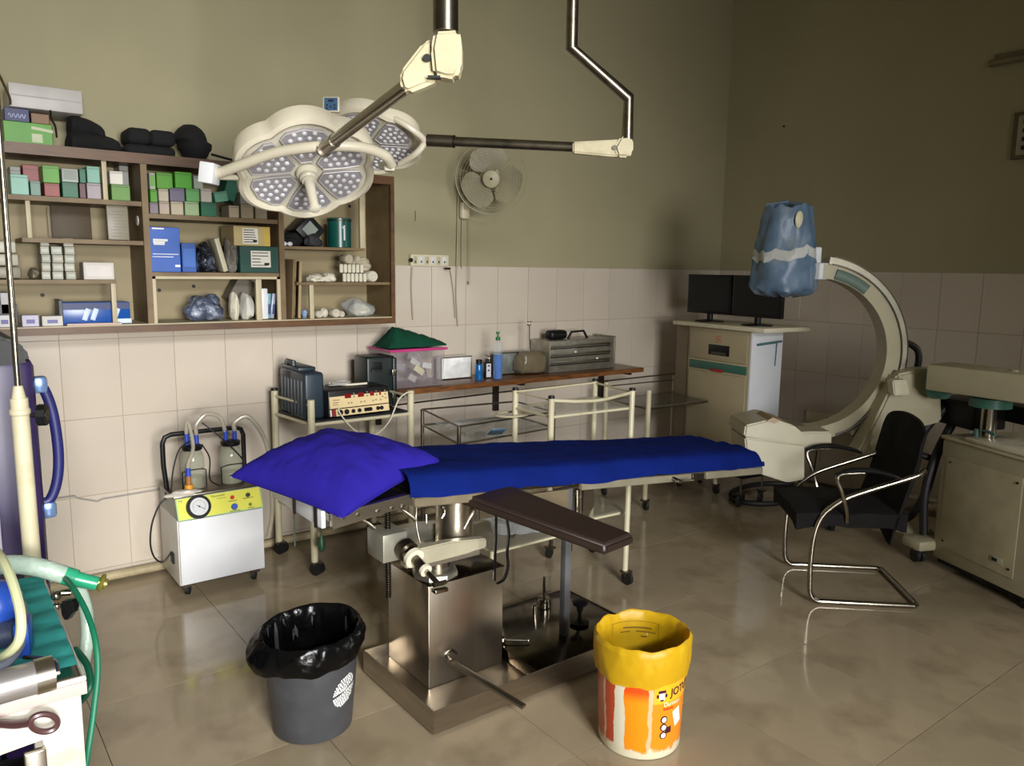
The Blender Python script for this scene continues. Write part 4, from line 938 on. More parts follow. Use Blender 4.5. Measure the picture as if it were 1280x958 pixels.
tube(bm, [(sx0+.02, sy1-.12, .36), (sx0+.0, sy1-.12, .6), (sx0+.0, sy1-.12, zz-.04), (sx0+.012, sy1-.12, zz-.01), (sx0+.04, sy1-.12, zz), (sx1-.06, sy1-.12, zz), (sx1-.03, sy1-.12, zz-.01), (sx1-.02, sy1-.12, zz-.04), (sx1-.02, sy1-.12, sz1+.01)], .0115, 10); obj('handle_frame', bm, M_black, T)
M_jar = mat('jar_glass', (170, 172, 150), .06, alpha=.42, var=.02)
for k, x in enumerate((.985, 1.165)):
    y = 3.80; z0 = sz1+.013
    bm = nb(); lathe(bm, [(.048, z0), (.052, z0+.006), (.052, z0+.15), (.045, z0+.17), (.038, z0+.178), (.038, z0+.19)], (x, y, 0), n=28); J = obj('collection_jar', bm, M_jar, T)
    bm = nb(); lathe(bm, [(.046, z0+.004), (.048, z0+.05), (.046, z0+.055)], (x, y, 0), n=24); obj('jar_content', bm, mat('jar_dregs', (110, 104, 78), .4, alpha=.8), J)
    bm = nb(); lathe(bm, [(.044, z0+.186), (.046, z0+.19), (.046, z0+.205), (.034, z0+.212), (.02, z0+.214)], (x, y, 0), n=24); obj('jar_stopper', bm, M_black, J)
    bm = nb(); tube(bm, [(x-.054, y-.02, z0), (x-.054, y-.02, z0+.085), (x-.03, y-.052, z0+.1), (x+.03, y-.052, z0+.1), (x+.054, y-.02, z0+.085), (x+.054, y-.02, z0)], .003, 6); obj('jar_cage', bm, M_black, T)
    for dx in (-.022, .022):
        bm = nb(); cyl(bm, (x+dx, y, z0+.212), (x+dx, y, z0+.265), .0115, .0095, 12); obj('tube_connector', bm, cm((30, 64, 170)), J)
M_hose = mat('clear_hose', (176, 168, 148), .2, alpha=.75, var=.1, scale=30)
def hose(pts, r, nm='hose', m=None):
    bm = nb(); tube(bm, pts, r, 10, 6); obj(nm, bm, m or M_hose, T)
z1 = sz1+.013+.265
hose([(.963, 3.8, z1-.01), (.965, 3.8, z1+.05), (.975, 3.79, z1+.04), (.98, 3.76, z1-.06), (.95, 3.74, z1-.13), (.945, 3.73, sz1+.125)], .009)
hose([(1.007, 3.8, z1-.01), (1.01, 3.8, z1+.04), (1.06, 3.8, z1+.085), (1.12, 3.8, z1+.06), (1.143, 3.8, z1-.01)], .010)
hose([(1.187, 3.8, z1-.01), (1.19, 3.8, z1+.03), (1.25, 3.79, z1+.055), (1.31, 3.77, z1-.03), (1.34, 3.76, z1-.15), (1.345, 3.75, .40), (1.33, 3.72, .3), (1.31, 3.72, .2)], .011)
bm = nb(); cyl(bm, (.945, 3.73, sz1+.012), (.945, 3.73, sz1+.05), .022, .018, 12); obj('filter_cap', bm, cm((206, 140, 20)), T)
bm = nb(); cyl(bm, (.945, 3.73, sz1+.05), (.945, 3.73, sz1+.09), .012, .012, 12); obj('filter_body', bm, cm((150, 100, 50)), T)
bm = nb(); cyl(bm, (.945, 3.73, sz1+.09), (.945, 3.73, sz1+.13), .012, .010, 12); obj('filter_plug', bm, cm((30, 64, 170)), T)
for pts in ([(.975, 3.77, z1-.03), (.92, 3.76, z1-.06), (.885, 3.75, z1-.15), (.87, 3.75, z1-.26)], [(1.02, 3.76, z1-.05), (1.05, 3.75, z1-.12), (1.045, 3.74, z1-.22), (1.09, 3.74, z1-.26)], [(1.03, 3.78, z1+.05), (1.1, 3.75, z1-.02), (1.17, 3.74, z1-.1), (1.2, 3.74, z1-.14)]):
    hose(pts, .0035, 'thin_lead', M_black)
bm = nb(); crumple(bm, (.91, 3.70, sz1+.022), (.07, .022, .016), .35, 14, 2); obj('crumpled_film', bm, cm((190, 184, 172)), T)
pts = [at(x, y, Y=3.78) for x, y in ((209, 622), (199, 632), (190, 655), (188, 680), (193, 697), (203, 703), (211, 695), (214, 690))]
hose(pts, .004, 'power_lead', M_black)
bm = nb(); b2(bm, (sx0-.008, 3.74, .15), (sx0, 3.78, .2)); obj('lead_socket', bm, M_black, T)
def caster(T, x, y, ztop, r=.03, L=False, yaw=0, m=None, twin=False):
    """swivel caster from the floor up to ztop"""
    d = V((math.cos(math.radians(yaw)), math.sin(math.radians(yaw)), 0)); s = V((-d.y, d.x, 0)); c = V((x, y, r))+d*r*.5
    bm = nb()
    for k in ((-.014, .014) if twin else (0,)):
        cyl(bm, c+s*(k-.009), c+s*(k+.009), r, n=20)
    w_ = obj('caster', bm, m or M_rubber, T, L=L)
    bm = nb(); cyl(bm, V((x, y, r*1.5)), V((x, y, ztop)), .007, n=10)
    bx(bm, c*.5+V((x, y, r))*.5+V((0, 0, r*.9)), (.045, .045, .01)); prism(bm, [c+s*.013+V((0, 0, 0)), c+s*.013-d*r*.9+V((0, 0, r*.95)), c+s*.013+d*.01+V((0, 0, r*.95))], s*.002); prism(bm, [c-s*.015, c-s*.015-d*r*.9+V((0, 0, r*.95)), c-s*.015+d*.01+V((0, 0, r*.95))], s*.002)
    obj('caster_fork', bm, M_steeld, w_, L=L)
for x, y in ((sx0+.04, sy0+.04), (sx1-.045, sy0+.04), (sx0+.04, sy1-.05), (sx1-.045, sy1-.05)): caster(T, x, y, .064, .026, yaw=60)

# ------------------------------------------------------------------ trolleys
def trolley_post(T, x, y, z0, z1, r=.014, cap=None, L=False, lean=(0, 0)):
    bm = nb(); cyl(bm, (x-lean[0], y-lean[1], z0), (x, y, z1), r, n=14); q = obj('post', bm, M_cream, T, L=L)
    if cap: bm = nb(); cyl(bm, (x, y, z1-.001), (x, y, z1+.012), r*1.1, r, n=14); obj('post_cap', bm, cap, q, L=L)
def rail(T, pts, r=.007, m=None, nm='rail'):
    bm = nb(); tube(bm, pts, r, 8); obj(nm, bm, m or M_cream, T)
# 1 : left trolley with the electrosurgical unit
T = thing('instrument_trolley', 'cream two shelf trolley carrying the electrosurgical unit and dark green cases', 'trolley', (1.77, 3.8, 0))
FL, RL, FR, RR = (1.50, 3.60), (1.462, 3.99), (2.06, 3.60), (2.03, 3.99)
for (x, y) in (FL, RL, FR, RR):
    trolley_post(T, x, y, .055, .895, .018, cap=M_black if (x, y) in (RL,) else None); caster(T, x, y, .06, .032, yaw=300, twin=True)
M_top = mat('black_granite_top', (34, 34, 38), .3, var=.3, scale=40)
for z, m, nm in ((.775, M_top, 'top_shelf'), (.30, M_steeld, 'lower_shelf')):
    bm = nb(); prism(bm, [(FL[0]+.015, FL[1]+.01, z), (FR[0]-.015, FR[1]+.01, z), (RR[0]-.012, RR[1]-.01, z), (RL[0]+.012, RL[1]-.01, z)], (0, 0, .012)); obj(nm, bm, m, T)
    for a, b in ((FL, FR), (FL, RL), (FR, RR), (RL, RR)): rail(T, [(a[0], a[1], z-.006), (b[0], b[1], z-.006)], .009)
rail(T, [(FL[0], FL[1], .865), (RL[0], RL[1], .865)], .007); rail(T, [(FR[0], FR[1], .865), (RR[0], RR[1], .865)], .007)
Z0 = .7875
def case(x0, x1, ytop, Y, depth, label, hgt=None, col=(22, 40, 48), yaw=0, hx=.3, base=Z0, group=None):
    a = xat(x0, base+.15, Y); b = xat(x1, base+.15, Y); w_ = b-a; z1 = at((x0+x1)/2, ytop, Y=Y).z if hgt is None else base+hgt; h = z1-base
    T = thing('carrying_case', label, 'case', ((a+b)/2, Y+depth/2, base), yaw)
    m = mat('case_%d_%d' % (col[0], col[2]), col, .42, var=.1)
    bm = nb(); bx(bm, (0, 0, h/2-.012), (w_, depth, h-.024), None, .014, seg=3); obj('shell', bm, m, T, L=True)
    k = int(w_/.035)
    for i in range(k):
        bm = nb(); bx(bm, (-w_/2+.02+i*(w_-.04)/max(1, k-1), -depth/2-.003, h*.42), (.012, .01, h*.7), None, .003); obj('rib', bm, m, T, L=True)
    bm = nb(); x_ = -w_/2+w_*hx
    tube(bm, [(x_-.045, -depth*.1, h-.03), (x_-.04, -depth*.1, h+.0), (x_+.04, -depth*.1, h-.002), (x_+.045, -depth*.1, h-.03)], .012, 8); obj('handle', bm, m, T, L=True)
    for s in (-.35, .35):
        bm = nb(); bx(bm, (w_*s, -depth/2-.004, h*.8), (.022, .01, .03), None, .002); obj('latch', bm, M_steeld if s > 0 else m, T, L=True)
    return T
# the left case stands lengthwise towards the wall : ribbed face left
T1 = thing('carrying_case', 'dark slate ribbed carrying case standing at the left end of the trolley', 'case', (1.535, 3.80, Z0), 0)
m = mat('case_slate', (30, 44, 54), .42, var=.1); h = .235
bm = nb(); bx(bm, (0, 0, h/2), (.105, .33, h), None, .016, seg=3); obj('shell', bm, m, T1, L=True)
bm = nb(); bx(bm, (.0, .04, h+.008), (.095, .24, .022), None, .008); obj('top_ridge', bm, m, T1, L=True)
for k in range(7):
    bm = nb(); bx(bm, (-.054, -.13+.043*k, h*.44), (.008, .020, h*.78), None, .003); obj('rib', bm, m, T1, L=True)
bm = nb(); tube(bm, [(-.03, .115, h), (-.03, .11, h+.035), (-.03, .02, h+.035), (-.03, .015, h)], .013, 8); obj('handle', bm, m, T1, L=True)
bm = nb(); bx(bm, (-.0535, .06, h-.03), (.004, .09, .045), None, .001); obj('handle_recess', bm, M_black, T1, L=True)
# right case stands behind the unit
T2 = thing('carrying_case', 'black green carrying case standing behind the electrosurgical unit', 'case', (at(473, 480, Y=3.83).x, 3.875, Z0), 0)
m2_ = mat('case_black_green', (18, 28, 28), .4, var=.1); h = .275
bm = nb(); bx(bm, (0, .0, h/2), (.175, .16, h), None, .014, seg=3); obj('shell', bm, m2_, T2, L=True)
bm = nb(); bx(bm, (.078, -.02, h/2-.004), (.025, .15, h-.01), None, .008); obj('lid_edge', bm, m2_, T2, L=True)
for z in (.185, .06):
    bm = nb(); bx(bm, (.068, -.098, z), (.020, .008, .034), None, .002); obj('latch', bm, M_steel, T2, L=True)
bm = nb(); bx(bm, (-.03, -.081, h-.055), (.07, .004, .05), None, .002); obj('handle_recess', bm, M_black, T2, L=True)
bm = nb(); bx(bm, (-.03, -.086, h-.075), (.06, .008, .01), None, .002); obj('handle', bm, m2_, T2, L=True)
# electrosurgical unit
TE = thing('electrosurgical_unit', 'beige faced electrosurgical unit with red displays on the left trolley', 'machine', (at(447, 500, Y=3.61).x, 3.68, Z0), 3)
bm = nb(); bx(bm, (0, .02, .075), (.345, .20, .135), None, .006); obj('body', bm, M_black, TE, L=True)
tn = V((0, -1, .18)).normalized(); tu = V((0, .18, 1)).normalized()
def ep(u, v, d=0): return V((-.168+.336*u, -.092, .012))+tu*(.125*v)+tn*d
def ebox(u0, u1, v0, v1, th, m, nm): bm = nb(); prism(bm, [ep(u0, v0, -.006), ep(u1, v0, -.006), ep(u1, v1, -.006), ep(u0, v1, -.006)], tn*(th+.006)); obj(nm, bm, m, TE, L=True)
M_esu = mat('esu_beige', (206, 184, 138), .4, var=.04)
ebox(0, 1, .34, 1, .006, M_esu, 'upper_panel'); ebox(.09, 1, .02, .30, .005, M_esu, 'lower_panel'); ebox(0, .02, .04, .30, .005, M_paper, 'mains_label')
ebox(.03, .085, .03, .30, .008, cm((130, 26, 22)), 'mains_switch')
M_red = mat('red_display', (120, 12, 14), .2)
for u0, u1 in ((.255, .36), (.475, .58), (.685, .755), (.845, .875)): ebox(u0, u1, .70, .90, .0075, M_red, 'display')
for u, v in ((.41, .86), (.41, .74), (.635, .88), (.635, .72), (.795, .88), (.8, .72), (.9, .62), (.36, .5), (.31, .5), (.52, .5), (.58, .5), (.73, .5), (.78, .52), (.86, .5), (.95, .86), (.95, .72), (.95, .56)):
    bm = nb(); q = ep(u, v, .005); cyl(bm, q, q+tn*.003, .0045, n=8); obj('button', bm, cm((120, 116, 92)), TE, L=True)
for k, v in enumerate((.66, .56, .48)): ebox(.05, .17-.02*k, v, v+.025, .0066, cm((90, 80, 60)), 'caption')
for u, r in ((.16, .015), (.265, .014), (.375, .011), (.48, .011), (.59, .011), (.63, .011), (.67, .011), (.80, .011), (.865, .011)):
    bm = nb(); q = ep(u, .16, .004); cyl(bm, q, q+tn*.006, r, r*.9, 16); obj('socket', bm, M_black, TE, L=True)
bm = nb(); pts = [at(424, 509, Y=3.575)] + [at(x, y, Y=3.57) for x, y in ((424, 515), (435, 530), (448, 541), (460, 545), (474, 541), (486, 528), (492, 515), (499, 499), (509, 491))] + [(2.055, 3.575, .885)]
tube(bm, pts, .0038, 6, 5); tag(obj('white_lead', bm, M_lampw), 'white lead looping from the electrosurgical unit to the trolley post', 'cable')
TW = thing('handpiece', 'white pencil handpiece with coiled lead lying on the electrosurgical unit', 'handpiece', (1.745, 3.72, Z0+.145))
bm = nb(); tube(bm, [(1.67, 3.76, Z0+.156), (1.74, 3.71, Z0+.150), (1.81, 3.68, Z0+.153), (1.84, 3.67, Z0+.155)], .006, 8, 3); obj('pencil', bm, M_lampw, TW)
bm = nb(); pts = [(1.70+.05*math.cos(k*.5)+k*.001, 3.73+.03*math.sin(k*.5), Z0+.149+.0005*k) for k in range(30)]; tube(bm, pts, .003, 6); obj('lead', bm, cm((170, 168, 160)), TW)
bm = nb(); bx(bm, (1.71, 3.765, Z0+.148), (.12, .04, .008), Rz(15), .003); tag(obj('grey_pad', bm, cm((104, 104, 100))), 'grey folded pad on top of the electrosurgical unit behind the handpiece', 'pad')
bm = nb(); lathe(bm, [(.004, .0), (.017, .012), (.021, .04), (.014, .07), (.005, .085), (.003, .1)], (1.605, 3.52, .0), n=14)
gb = at(402, 690, Y=3.45)
for v in bm.verts: v.co = V((v.co.x-1.605+gb.x, v.co.y-3.52+gb.y, v.co.z+gb.z))
tube(bm, [gb+V((0, 0, .1)), gb+V((0, .01, .2)), gb+V((.0, .12, .29))], .003, 6, 3)
tag(obj('rubber_bulb', bm, cm((30, 66, 40))), 'dark green rubber bulb hanging under the left trolley', 'bulb')
# 2 : middle capped trolley
T = thing('glass_trolley', 'cream trolley with black capped posts and bowed top rail behind the table', 'trolley', (2.58, 2.86, 0))
c2 = {'FL': (2.30, 2.72), 'RL': (2.312, 3.01), 'RR': (2.866, 3.03), 'FR': (2.80, 2.69)}
for k, (x, y) in c2.items():
    ln = (.1, .09) if k == 'FR' else (0, 0)
    trolley_post(T, x, y, .06 if 'R' == k[1] else .32, .955, .0145, cap=M_black, lean=ln)
    if k[1] == 'R': caster(T, x-ln[0], y-ln[1], .066, .034, yaw=270)
def loop(T, pts, r, m=None, nm='rail'):
    for a, b in zip(pts, pts[1:]+pts[:1]): rail(T, [a, b], r, m, nm)
q = [c2['FL'], c2['RL'], c2['RR'], c2['FR']]
zt2 = .945
rail(T, [(*c2['RL'], zt2), (*c2['RR'], zt2)], .006); rail(T, [(*c2['RR'], zt2), (*c2['FR'], zt2)], .006); rail(T, [(*c2['FL'], zt2), (*c2['RL'], zt2)], .004)
a, b = V((*c2['FL'], zt2)), V((*c2['FR'], zt2))
bm = nb(); tube(bm, [a, a*.75+b*.25+V((0, -.035, -.01)), a*.5+b*.5+V((0, -.05, -.012)), a*.25+b*.75+V((0, -.03, -.006)), b], .008, 8, 5); obj('bowed_rail', bm, M_cream, T)
for z in (.865, .33):
    loop(T, [(*p, z) for p in q], .007)
    bm = nb(); prism(bm, [(p[0]*.98+2.58*.02, p[1]*.98+2.86*.02, z+.008) for p in q], (0, 0, .006)); obj('glass_shelf', bm, M_glass, T)
lq = [(1.90, 2.62), (1.93, 3.0), (2.30, 3.0), (2.29, 2.62)]
loop(T, [(*p, .325) for p in lq], .006)
bm = nb(); prism(bm, [(*p, .332) for p in lq], (0, 0, .006)); obj('lower_wing_shelf', bm, M_glass, T)
for p in lq[:2]:
    bm = nb(); cyl(bm, (p[0], p[1], .06), (p[0], p[1], .335), .012, n=12); obj('short_leg', bm, M_cream, T); caster(T, p[0], p[1], .066, .03, yaw=200)
# 3 : right open trolley
T = thing('open_trolley', 'cream trolley with thin posts in front of the drawer tower', 'trolley', (4.02, 3.58, 0))
c3 = [(3.68, 3.39), (3.70, 3.80), (4.36, 3.77), (4.37, 3.37)]
for x, y in c3: trolley_post(T, x, y, .06, .79, .0165); caster(T, x, y, .066, .034, yaw=250)
loop(T, [(*p, .665) for p in c3], .006, M_steeld, 'shelf_edge'); loop(T, [(*p, .30) for p in c3], .006, M_steeld, 'shelf_edge')
rail(T, [(*c3[1], .76), (*c3[2], .76)], .004, M_steeld); rail(T, [(*c3[2], .76), (*c3[3], .76)], .004, M_steeld)
for z in (.67, .305):
    bm = nb(); prism(bm, [(*p, z) for p in c3], (0, 0, .006)); obj('glass_shelf', bm, mat('smoked_glass', (96, 92, 78), .08, alpha=.6), T)
# 4 : low glass topped trolley between them
T = thing('glass_topped_trolley', 'low trolley with glass top and clear plastic sheets behind the blue bed', 'trolley', (2.3, 3.25, 0))
c4 = [at(517, 512, Z=.8), at(643, 502, Z=.8), at(690, 517, Z=.8), at(573, 539, Z=.8)]
c4 = [V((2.09, 3.53, .8)), V((2.66, 3.46, .8)), V((2.63, 3.09, .8)), V((2.0, 3.04, .8))]
loop(T, c4, .005, M_steeld, 'top_rail'); loop(T, [p+V((0, 0, -.085)) for p in c4], .005, M_steeld, 'rail')
for p in c4:
    bm = nb(); cyl(bm, (p.x, p.y, .06), p, .010, n=10); obj('post', bm, M_steeld, T); caster(T, p.x, p.y, .066, .03, yaw=200)
bm = nb(); prism(bm, [p+V((0, 0, -.079)) for p in c4], (0, 0, .005)); obj('glass_shelf', bm, M_glass, T)
bm = nb(); prism(bm, [V((p.x, p.y, .30)) for p in c4], (0, 0, .008)); obj('lower_shelf', bm, M_glass, T)
rail(T, [c4[3]+V((.35, .0, -.49)), c4[2]+V((0, 0, -.49))], .006)
bm = nb(); ce = (c4[0]+c4[1]+c4[2]+c4[3])/4
def crs(u, v):
    x = ce.x-.22+.46*u; y = ce.y-.16+.34*v; return V((x, y, .727+.03*abs(nz(x*9, y*9, 3))+.012*nz(x*25, y*25, 1)))
grid(bm, crs, 40, 30); bmesh.ops.solidify(bm, geom=bm.faces[:], thickness=.001)
tag(obj('plastic_sheet', bm, M_clear, ang=.4), 'crumpled clear plastic sheet spread on the low glass topped trolley', 'plastic')
bm = nb(); p = at(621, 540, Z=.762); bx(bm, p, (.075, .004, .09), Rz(-20) @ Rx(62), .001); tag(obj('blue_wrapper', bm, mat('blue_film', (70, 110, 140), .3, alpha=.8)), 'blue translucent wrapper on the low glass topped trolley', 'wrapper')
bm = nb(); p = at(640, 518, Z=.83)
g_ = [];
tube(bm, [p+V((.085*math.cos(k*PI/12), .06*math.sin(k*PI/12), 0)) for k in range(24)], .012, 8, closed=True, flat=(1.3, .5)); tag(obj('white_ring', bm, M_cream), 'oval cream ring rim lying on the low glass topped trolley', 'ring')
bm = nb(); crumple(bm, (2.14, 2.80, .339+.076), (.15, .14, .095), .3, 9, 31); tag(obj('plastic_bundle', bm, M_clear, ang=.35), 'clear plastic bundle on the lower shelf seen under the table', 'plastic')

# ------------------------------------------------------------------ wall worktop
wz = .872
T = thing('wall_worktop', 'narrow brown wooden worktop fixed to the back wall on brackets', 'worktop', (3.1, 3.95, .83))
bm = nb(); b2(bm, (2.08, 3.765, wz-.028), (4.02, WY-.012, wz), .003); obj('board', bm, mat('varnished_wood', (96, 58, 26), .3, var=.4, scale=9, stretch=(1, 9, 9), dirt=(50, 30, 16), dscale=6, damt=.5), T)
bm = nb(); b2(bm, (2.08, 3.76, wz-.03), (4.02, 3.765, wz-.002)); obj('front_edge', bm, mat('lit_edge_wood', (104, 64, 30), .35, var=.5, scale=12, stretch=(1, 6, 6)), T)  # front edge coloured lighter and streaky to stand for light catching it
for xx in (2.12, 2.98, 3.93):
    bm = nb(); b2(bm, (xx-.015, WY-.045, .62), (xx+.015, WY-.012, wz-.028)); b2(bm, (xx-.013, 3.80, wz-.05), (xx+.013, WY-.045, wz-.028)); obj('bracket', bm, mat('dark_iron', (36, 26, 20), .5, .3), T)
bm = nb(); tube(bm, [(2.0, WY-.016, .72), (3.0, WY-.016, .735), (4.9, WY-.016, .74)], .005, 6); tag(obj('wall_pipe', bm, M_steeld), 'thin dark pipe running along the tiled wall below the worktop', 'pipe')
W0 = wz+.0008
def xw(x, z, Y): return xat(x, z, Y)
# plastic tub with pink lid rim
xa, xb = xw(489, wz+.08, 3.80), xw(557, wz+.08, 3.80); zt_ = at(520, 436, Y=3.8).z
T = thing('storage_tub', 'clear plastic tub with pink lid rim full of packets on the worktop', 'tub', ((xa+xb)/2, 3.92, W0))
w_ = xb-xa; hh = zt_-W0
bm = nb(); M_tub = mat('tub_plastic', (160, 150, 156), .12, alpha=.26, var=.05)
prism(bm, [(-w_/2+.012, -.10, 0), (w_/2-.012, -.10, 0), (w_/2-.012, .11, 0), (-w_/2+.012, .11, 0)], (0, 0, .002))
for A_, B_ in (((-w_/2, -.115), (w_/2, -.115)), ((w_/2, -.115), (w_/2, .125)), ((w_/2, .125), (-w_/2, .125)), ((-w_/2, .125), (-w_/2, -.115))):
    k_ = .92; f = [bm.verts.new((A_[0]*k_, A_[1]*k_, .001)), bm.verts.new((B_[0]*k_, B_[1]*k_, .001)), bm.verts.new((B_[0], B_[1], hh-.008)), bm.verts.new((A_[0], A_[1], hh-.008))]; bm.faces.new(f)
obj('tub_body', bm, M_tub, T, L=True)
bm = nb(); tube(bm, [(-w_/2-.006, -.122, hh-.008), (w_/2+.006, -.122, hh-.008), (w_/2+.006, .13, hh-.008), (-w_/2-.006, .13, hh-.008)], .008, 6, closed=True, flat=(1, 1)); obj('lid_rim', bm, mat('pink_plastic', (186, 60, 120), .3), T, L=True)
bm = nb(); prism(bm, [(-w_/2, -.118, hh-.006), (w_/2, -.118, hh-.006), (w_/2, .125, hh-.006), (-w_/2, .125, hh-.006)], (0, 0, .005)); obj('lid', bm, mat('pink_lid', (150, 70, 110), .3), T, L=True)
TX = T.location.copy(); random.seed(12)
pk = [(-.36, .2, (190, 190, 180), 'pale packet at the lower left of the clear tub'), (-.22, .55, (150, 150, 150), 'grey packet at the upper left of the clear tub'), (-.1, .3, (90, 84, 84), 'dark packet left of the cream tag in the tub'),
      (.05, .7, (200, 200, 190), 'whitish packet near the top middle of the tub'), (.18, .22, (120, 116, 112), 'mid grey packet low in the tub right of the cream tag'), (.3, .55, (206, 206, 200), 'bright white packet at the right of the tub'),
      (.36, .2, (100, 96, 100), 'dark grey packet at the lower right corner of the tub'), (-.34, .78, (130, 110, 100), 'brownish packet pressed under the lid at the left'), (.2, .82, (160, 156, 150), 'light grey packet pressed under the lid at the right'), (.0, .1, (170, 168, 160), 'flat pale packet on the tub floor in the middle')]
for k, (fx_, fz__, c, s) in enumerate(pk):
    x_ = TX.x+w_*fx_*.9; y_ = TX.y+random.uniform(-.06, .07); z_ = W0+.03+fz__*(hh-.075)
    bm = nb(); bx(bm, (x_, y_, z_), (random.uniform(.045, .075), .008, random.uniform(.03, .045)), Rz(random.uniform(-20, 20)) @ Ry(random.uniform(-50, 50)) @ Rx(random.uniform(-20, 20)), .001)
    tag(obj('packet', bm, cm(c)), s, 'packet', 'packets jumbled in the clear tub')
bm = nb(); p = at(524, 463, Y=TX.y-.10); bx(bm, p, (.07, .003, .035), Ry(35), .001); tag(obj('paper_tag', bm, cm((206, 200, 160))), 'cream paper tag inside the front of the clear tub', 'paper')
# green cloth on top
bm = nb(); zc = W0+hh
def cloth(u, v):
    x = TX.x-w_*.52+w_*1.08*u; y = TX.y-.10+.2*v
    pr = max(0, min(1, (u)/.22))*max(0, 1-((u-.2)/.9)) if u > .2 else u/.22*.85
    e = math.sin(PI*min(max(v, 0), 1))**.5
    z = zc+.006+.115*max(pr, 0)**.8*e*(1+.15*nz(x*14, y*14, 2))+.014*nz(x*26, y*26, 6)*e
    return V((x, y, max(z, zc+.003)))
grid(bm, cloth, 44, 30); bmesh.ops.solidify(bm, geom=bm.faces[:], thickness=.003)
tag(obj('green_cloth', bm, mat('green_drape', (10, 88, 62), .9, var=.15, bump=.2, bscale=30), ang=1.2), 'dark green surgical cloth heaped on the pink rimmed tub', 'cloth')
# steel trays
for x0, x1, y0, lb, m_ in ((557, 595, 447, 'bright steel tray standing on its side beside the tub', mat('bright_tray', (236, 236, 232), .3, .2, var=.15, scale=18, bump=.35, bscale=26)), (629, 668, 441, 'dull steel tray standing right of the blue pump bottle', mat('dull_tray', (130, 136, 132), .3, .5, var=.3, scale=20, bump=.4, bscale=24))):
    Y = 3.92; a = xw(x0, wz+.04, Y); b = xw(x1, wz+.04, Y); z1 = at((x0+x1)/2, y0, Y=Y).z
    T = thing('steel_tray', lb, 'tray', ((a+b)/2, Y+.05, W0)); w_ = b-a; h = z1-W0
    bm = nb(); b2(bm, (-w_/2, 0, 0), (w_/2, .06, h), .006); obj('tray_body', bm, m_, T, L=True)
    bm = nb(); tube(bm, [(-w_/2, -.002, .004), (w_/2, -.002, .004), (w_/2, -.002, h-.003), (-w_/2, -.002, h-.003)], .004, 6, closed=True); obj('rolled_rim', bm, M_steel, T, L=True)
# pump bottle
x = xw(622, wz+.05, 3.84); z1 = at(622, 415, Y=3.84).z; zl = at(622, 443, Y=3.84).z; zs = at(622, 428, Y=3.84).z
T = thing('pump_bottle', 'tall clear pump bottle of blue liquid with a green pump', 'bottle', (x, 3.84, W0)); r = .0285
h = zs-W0
bm = nb(); lathe(bm, [(r-.003, 0), (r, .004), (r, h-.004), (r*.9, h), (.013, h+.008), (.012, h+.014)], n=28); Bt = obj('bottle', bm, mat('bottle_plastic', (190, 210, 215), .08, alpha=.16), T, L=True)
bm = nb(); lathe(bm, [(r-.004, .003), (r-.0015, .006), (r-.0015, zl-W0)], n=26); obj('blue_liquid', bm, mat('blue_liquid', (4, 92, 184), .1), T, L=True)
bm = nb(); lathe(bm, [(.014, h+.012), (.015, h+.014), (.014, h+.032), (.006, h+.034), (.0055, h+.052), (.011, h+.055), (.011, h+.064)], n=16); cyl(bm, (0, 0, h+.06), (-.02, -.01, h+.056), .004, n=8); obj('pump', bm, cm((26, 110, 50)), T, L=True)
x = xw(598.5, wz+.04, 3.86); h = at(598, 450, Y=3.86).z-W0
T = thing('blue_jar', 'short dark lidded bottle of blue liquid beside the bright tray', 'bottle', (x, 3.86, W0))
bm = nb(); lathe(bm, [(.021, 0), (.023, .003), (.023, h*.7), (.018, h*.8)], n=20); obj('bottle', bm, mat('blue_bottle', (20, 96, 160), .15), T, L=True)
bm = nb(); lathe(bm, [(.019, h*.8), (.019, h), (.016, h+.002)], n=16); obj('cap', bm, M_black, T, L=True)
x = xw(609, wz+.04, 3.90); h = at(609, 449, Y=3.9).z-W0
T = thing('label_bottle', 'small black bottle with a white label between the blue bottles', 'bottle', (x, 3.90, W0))
bm = nb(); bx(bm, (0, 0, h*.42), (.038, .03, h*.84), None, .005); cyl(bm, (0, 0, h*.84), (0, 0, h), .010); obj('bottle', bm, M_black, T, L=True)
bm = nb(); bx(bm, (0, -.0158, h*.42), (.034, .001, h*.7)); lb_ = obj('paper_label', bm, M_white, T, L=True)
bm = nb(); sph(bm, (0, -.0165, h*.66), .008, (1.1, .1, .6)); sph(bm, (0, -.0165, h*.42), .008, (1.1, .1, .6)); obj('label_print', bm, M_ink, T, L=True)
bm = nb(); tube(bm, [(x-.012, 3.9, W0+h-.002), (x-.018, 3.9, W0+h+.014), (x, 3.9, W0+h+.022), (x+.016, 3.9, W0+h+.01), (x+.012, 3.9, W0+h-.002)], .0025, 6, 3); obj('wire_bail', bm, M_steeld, T)
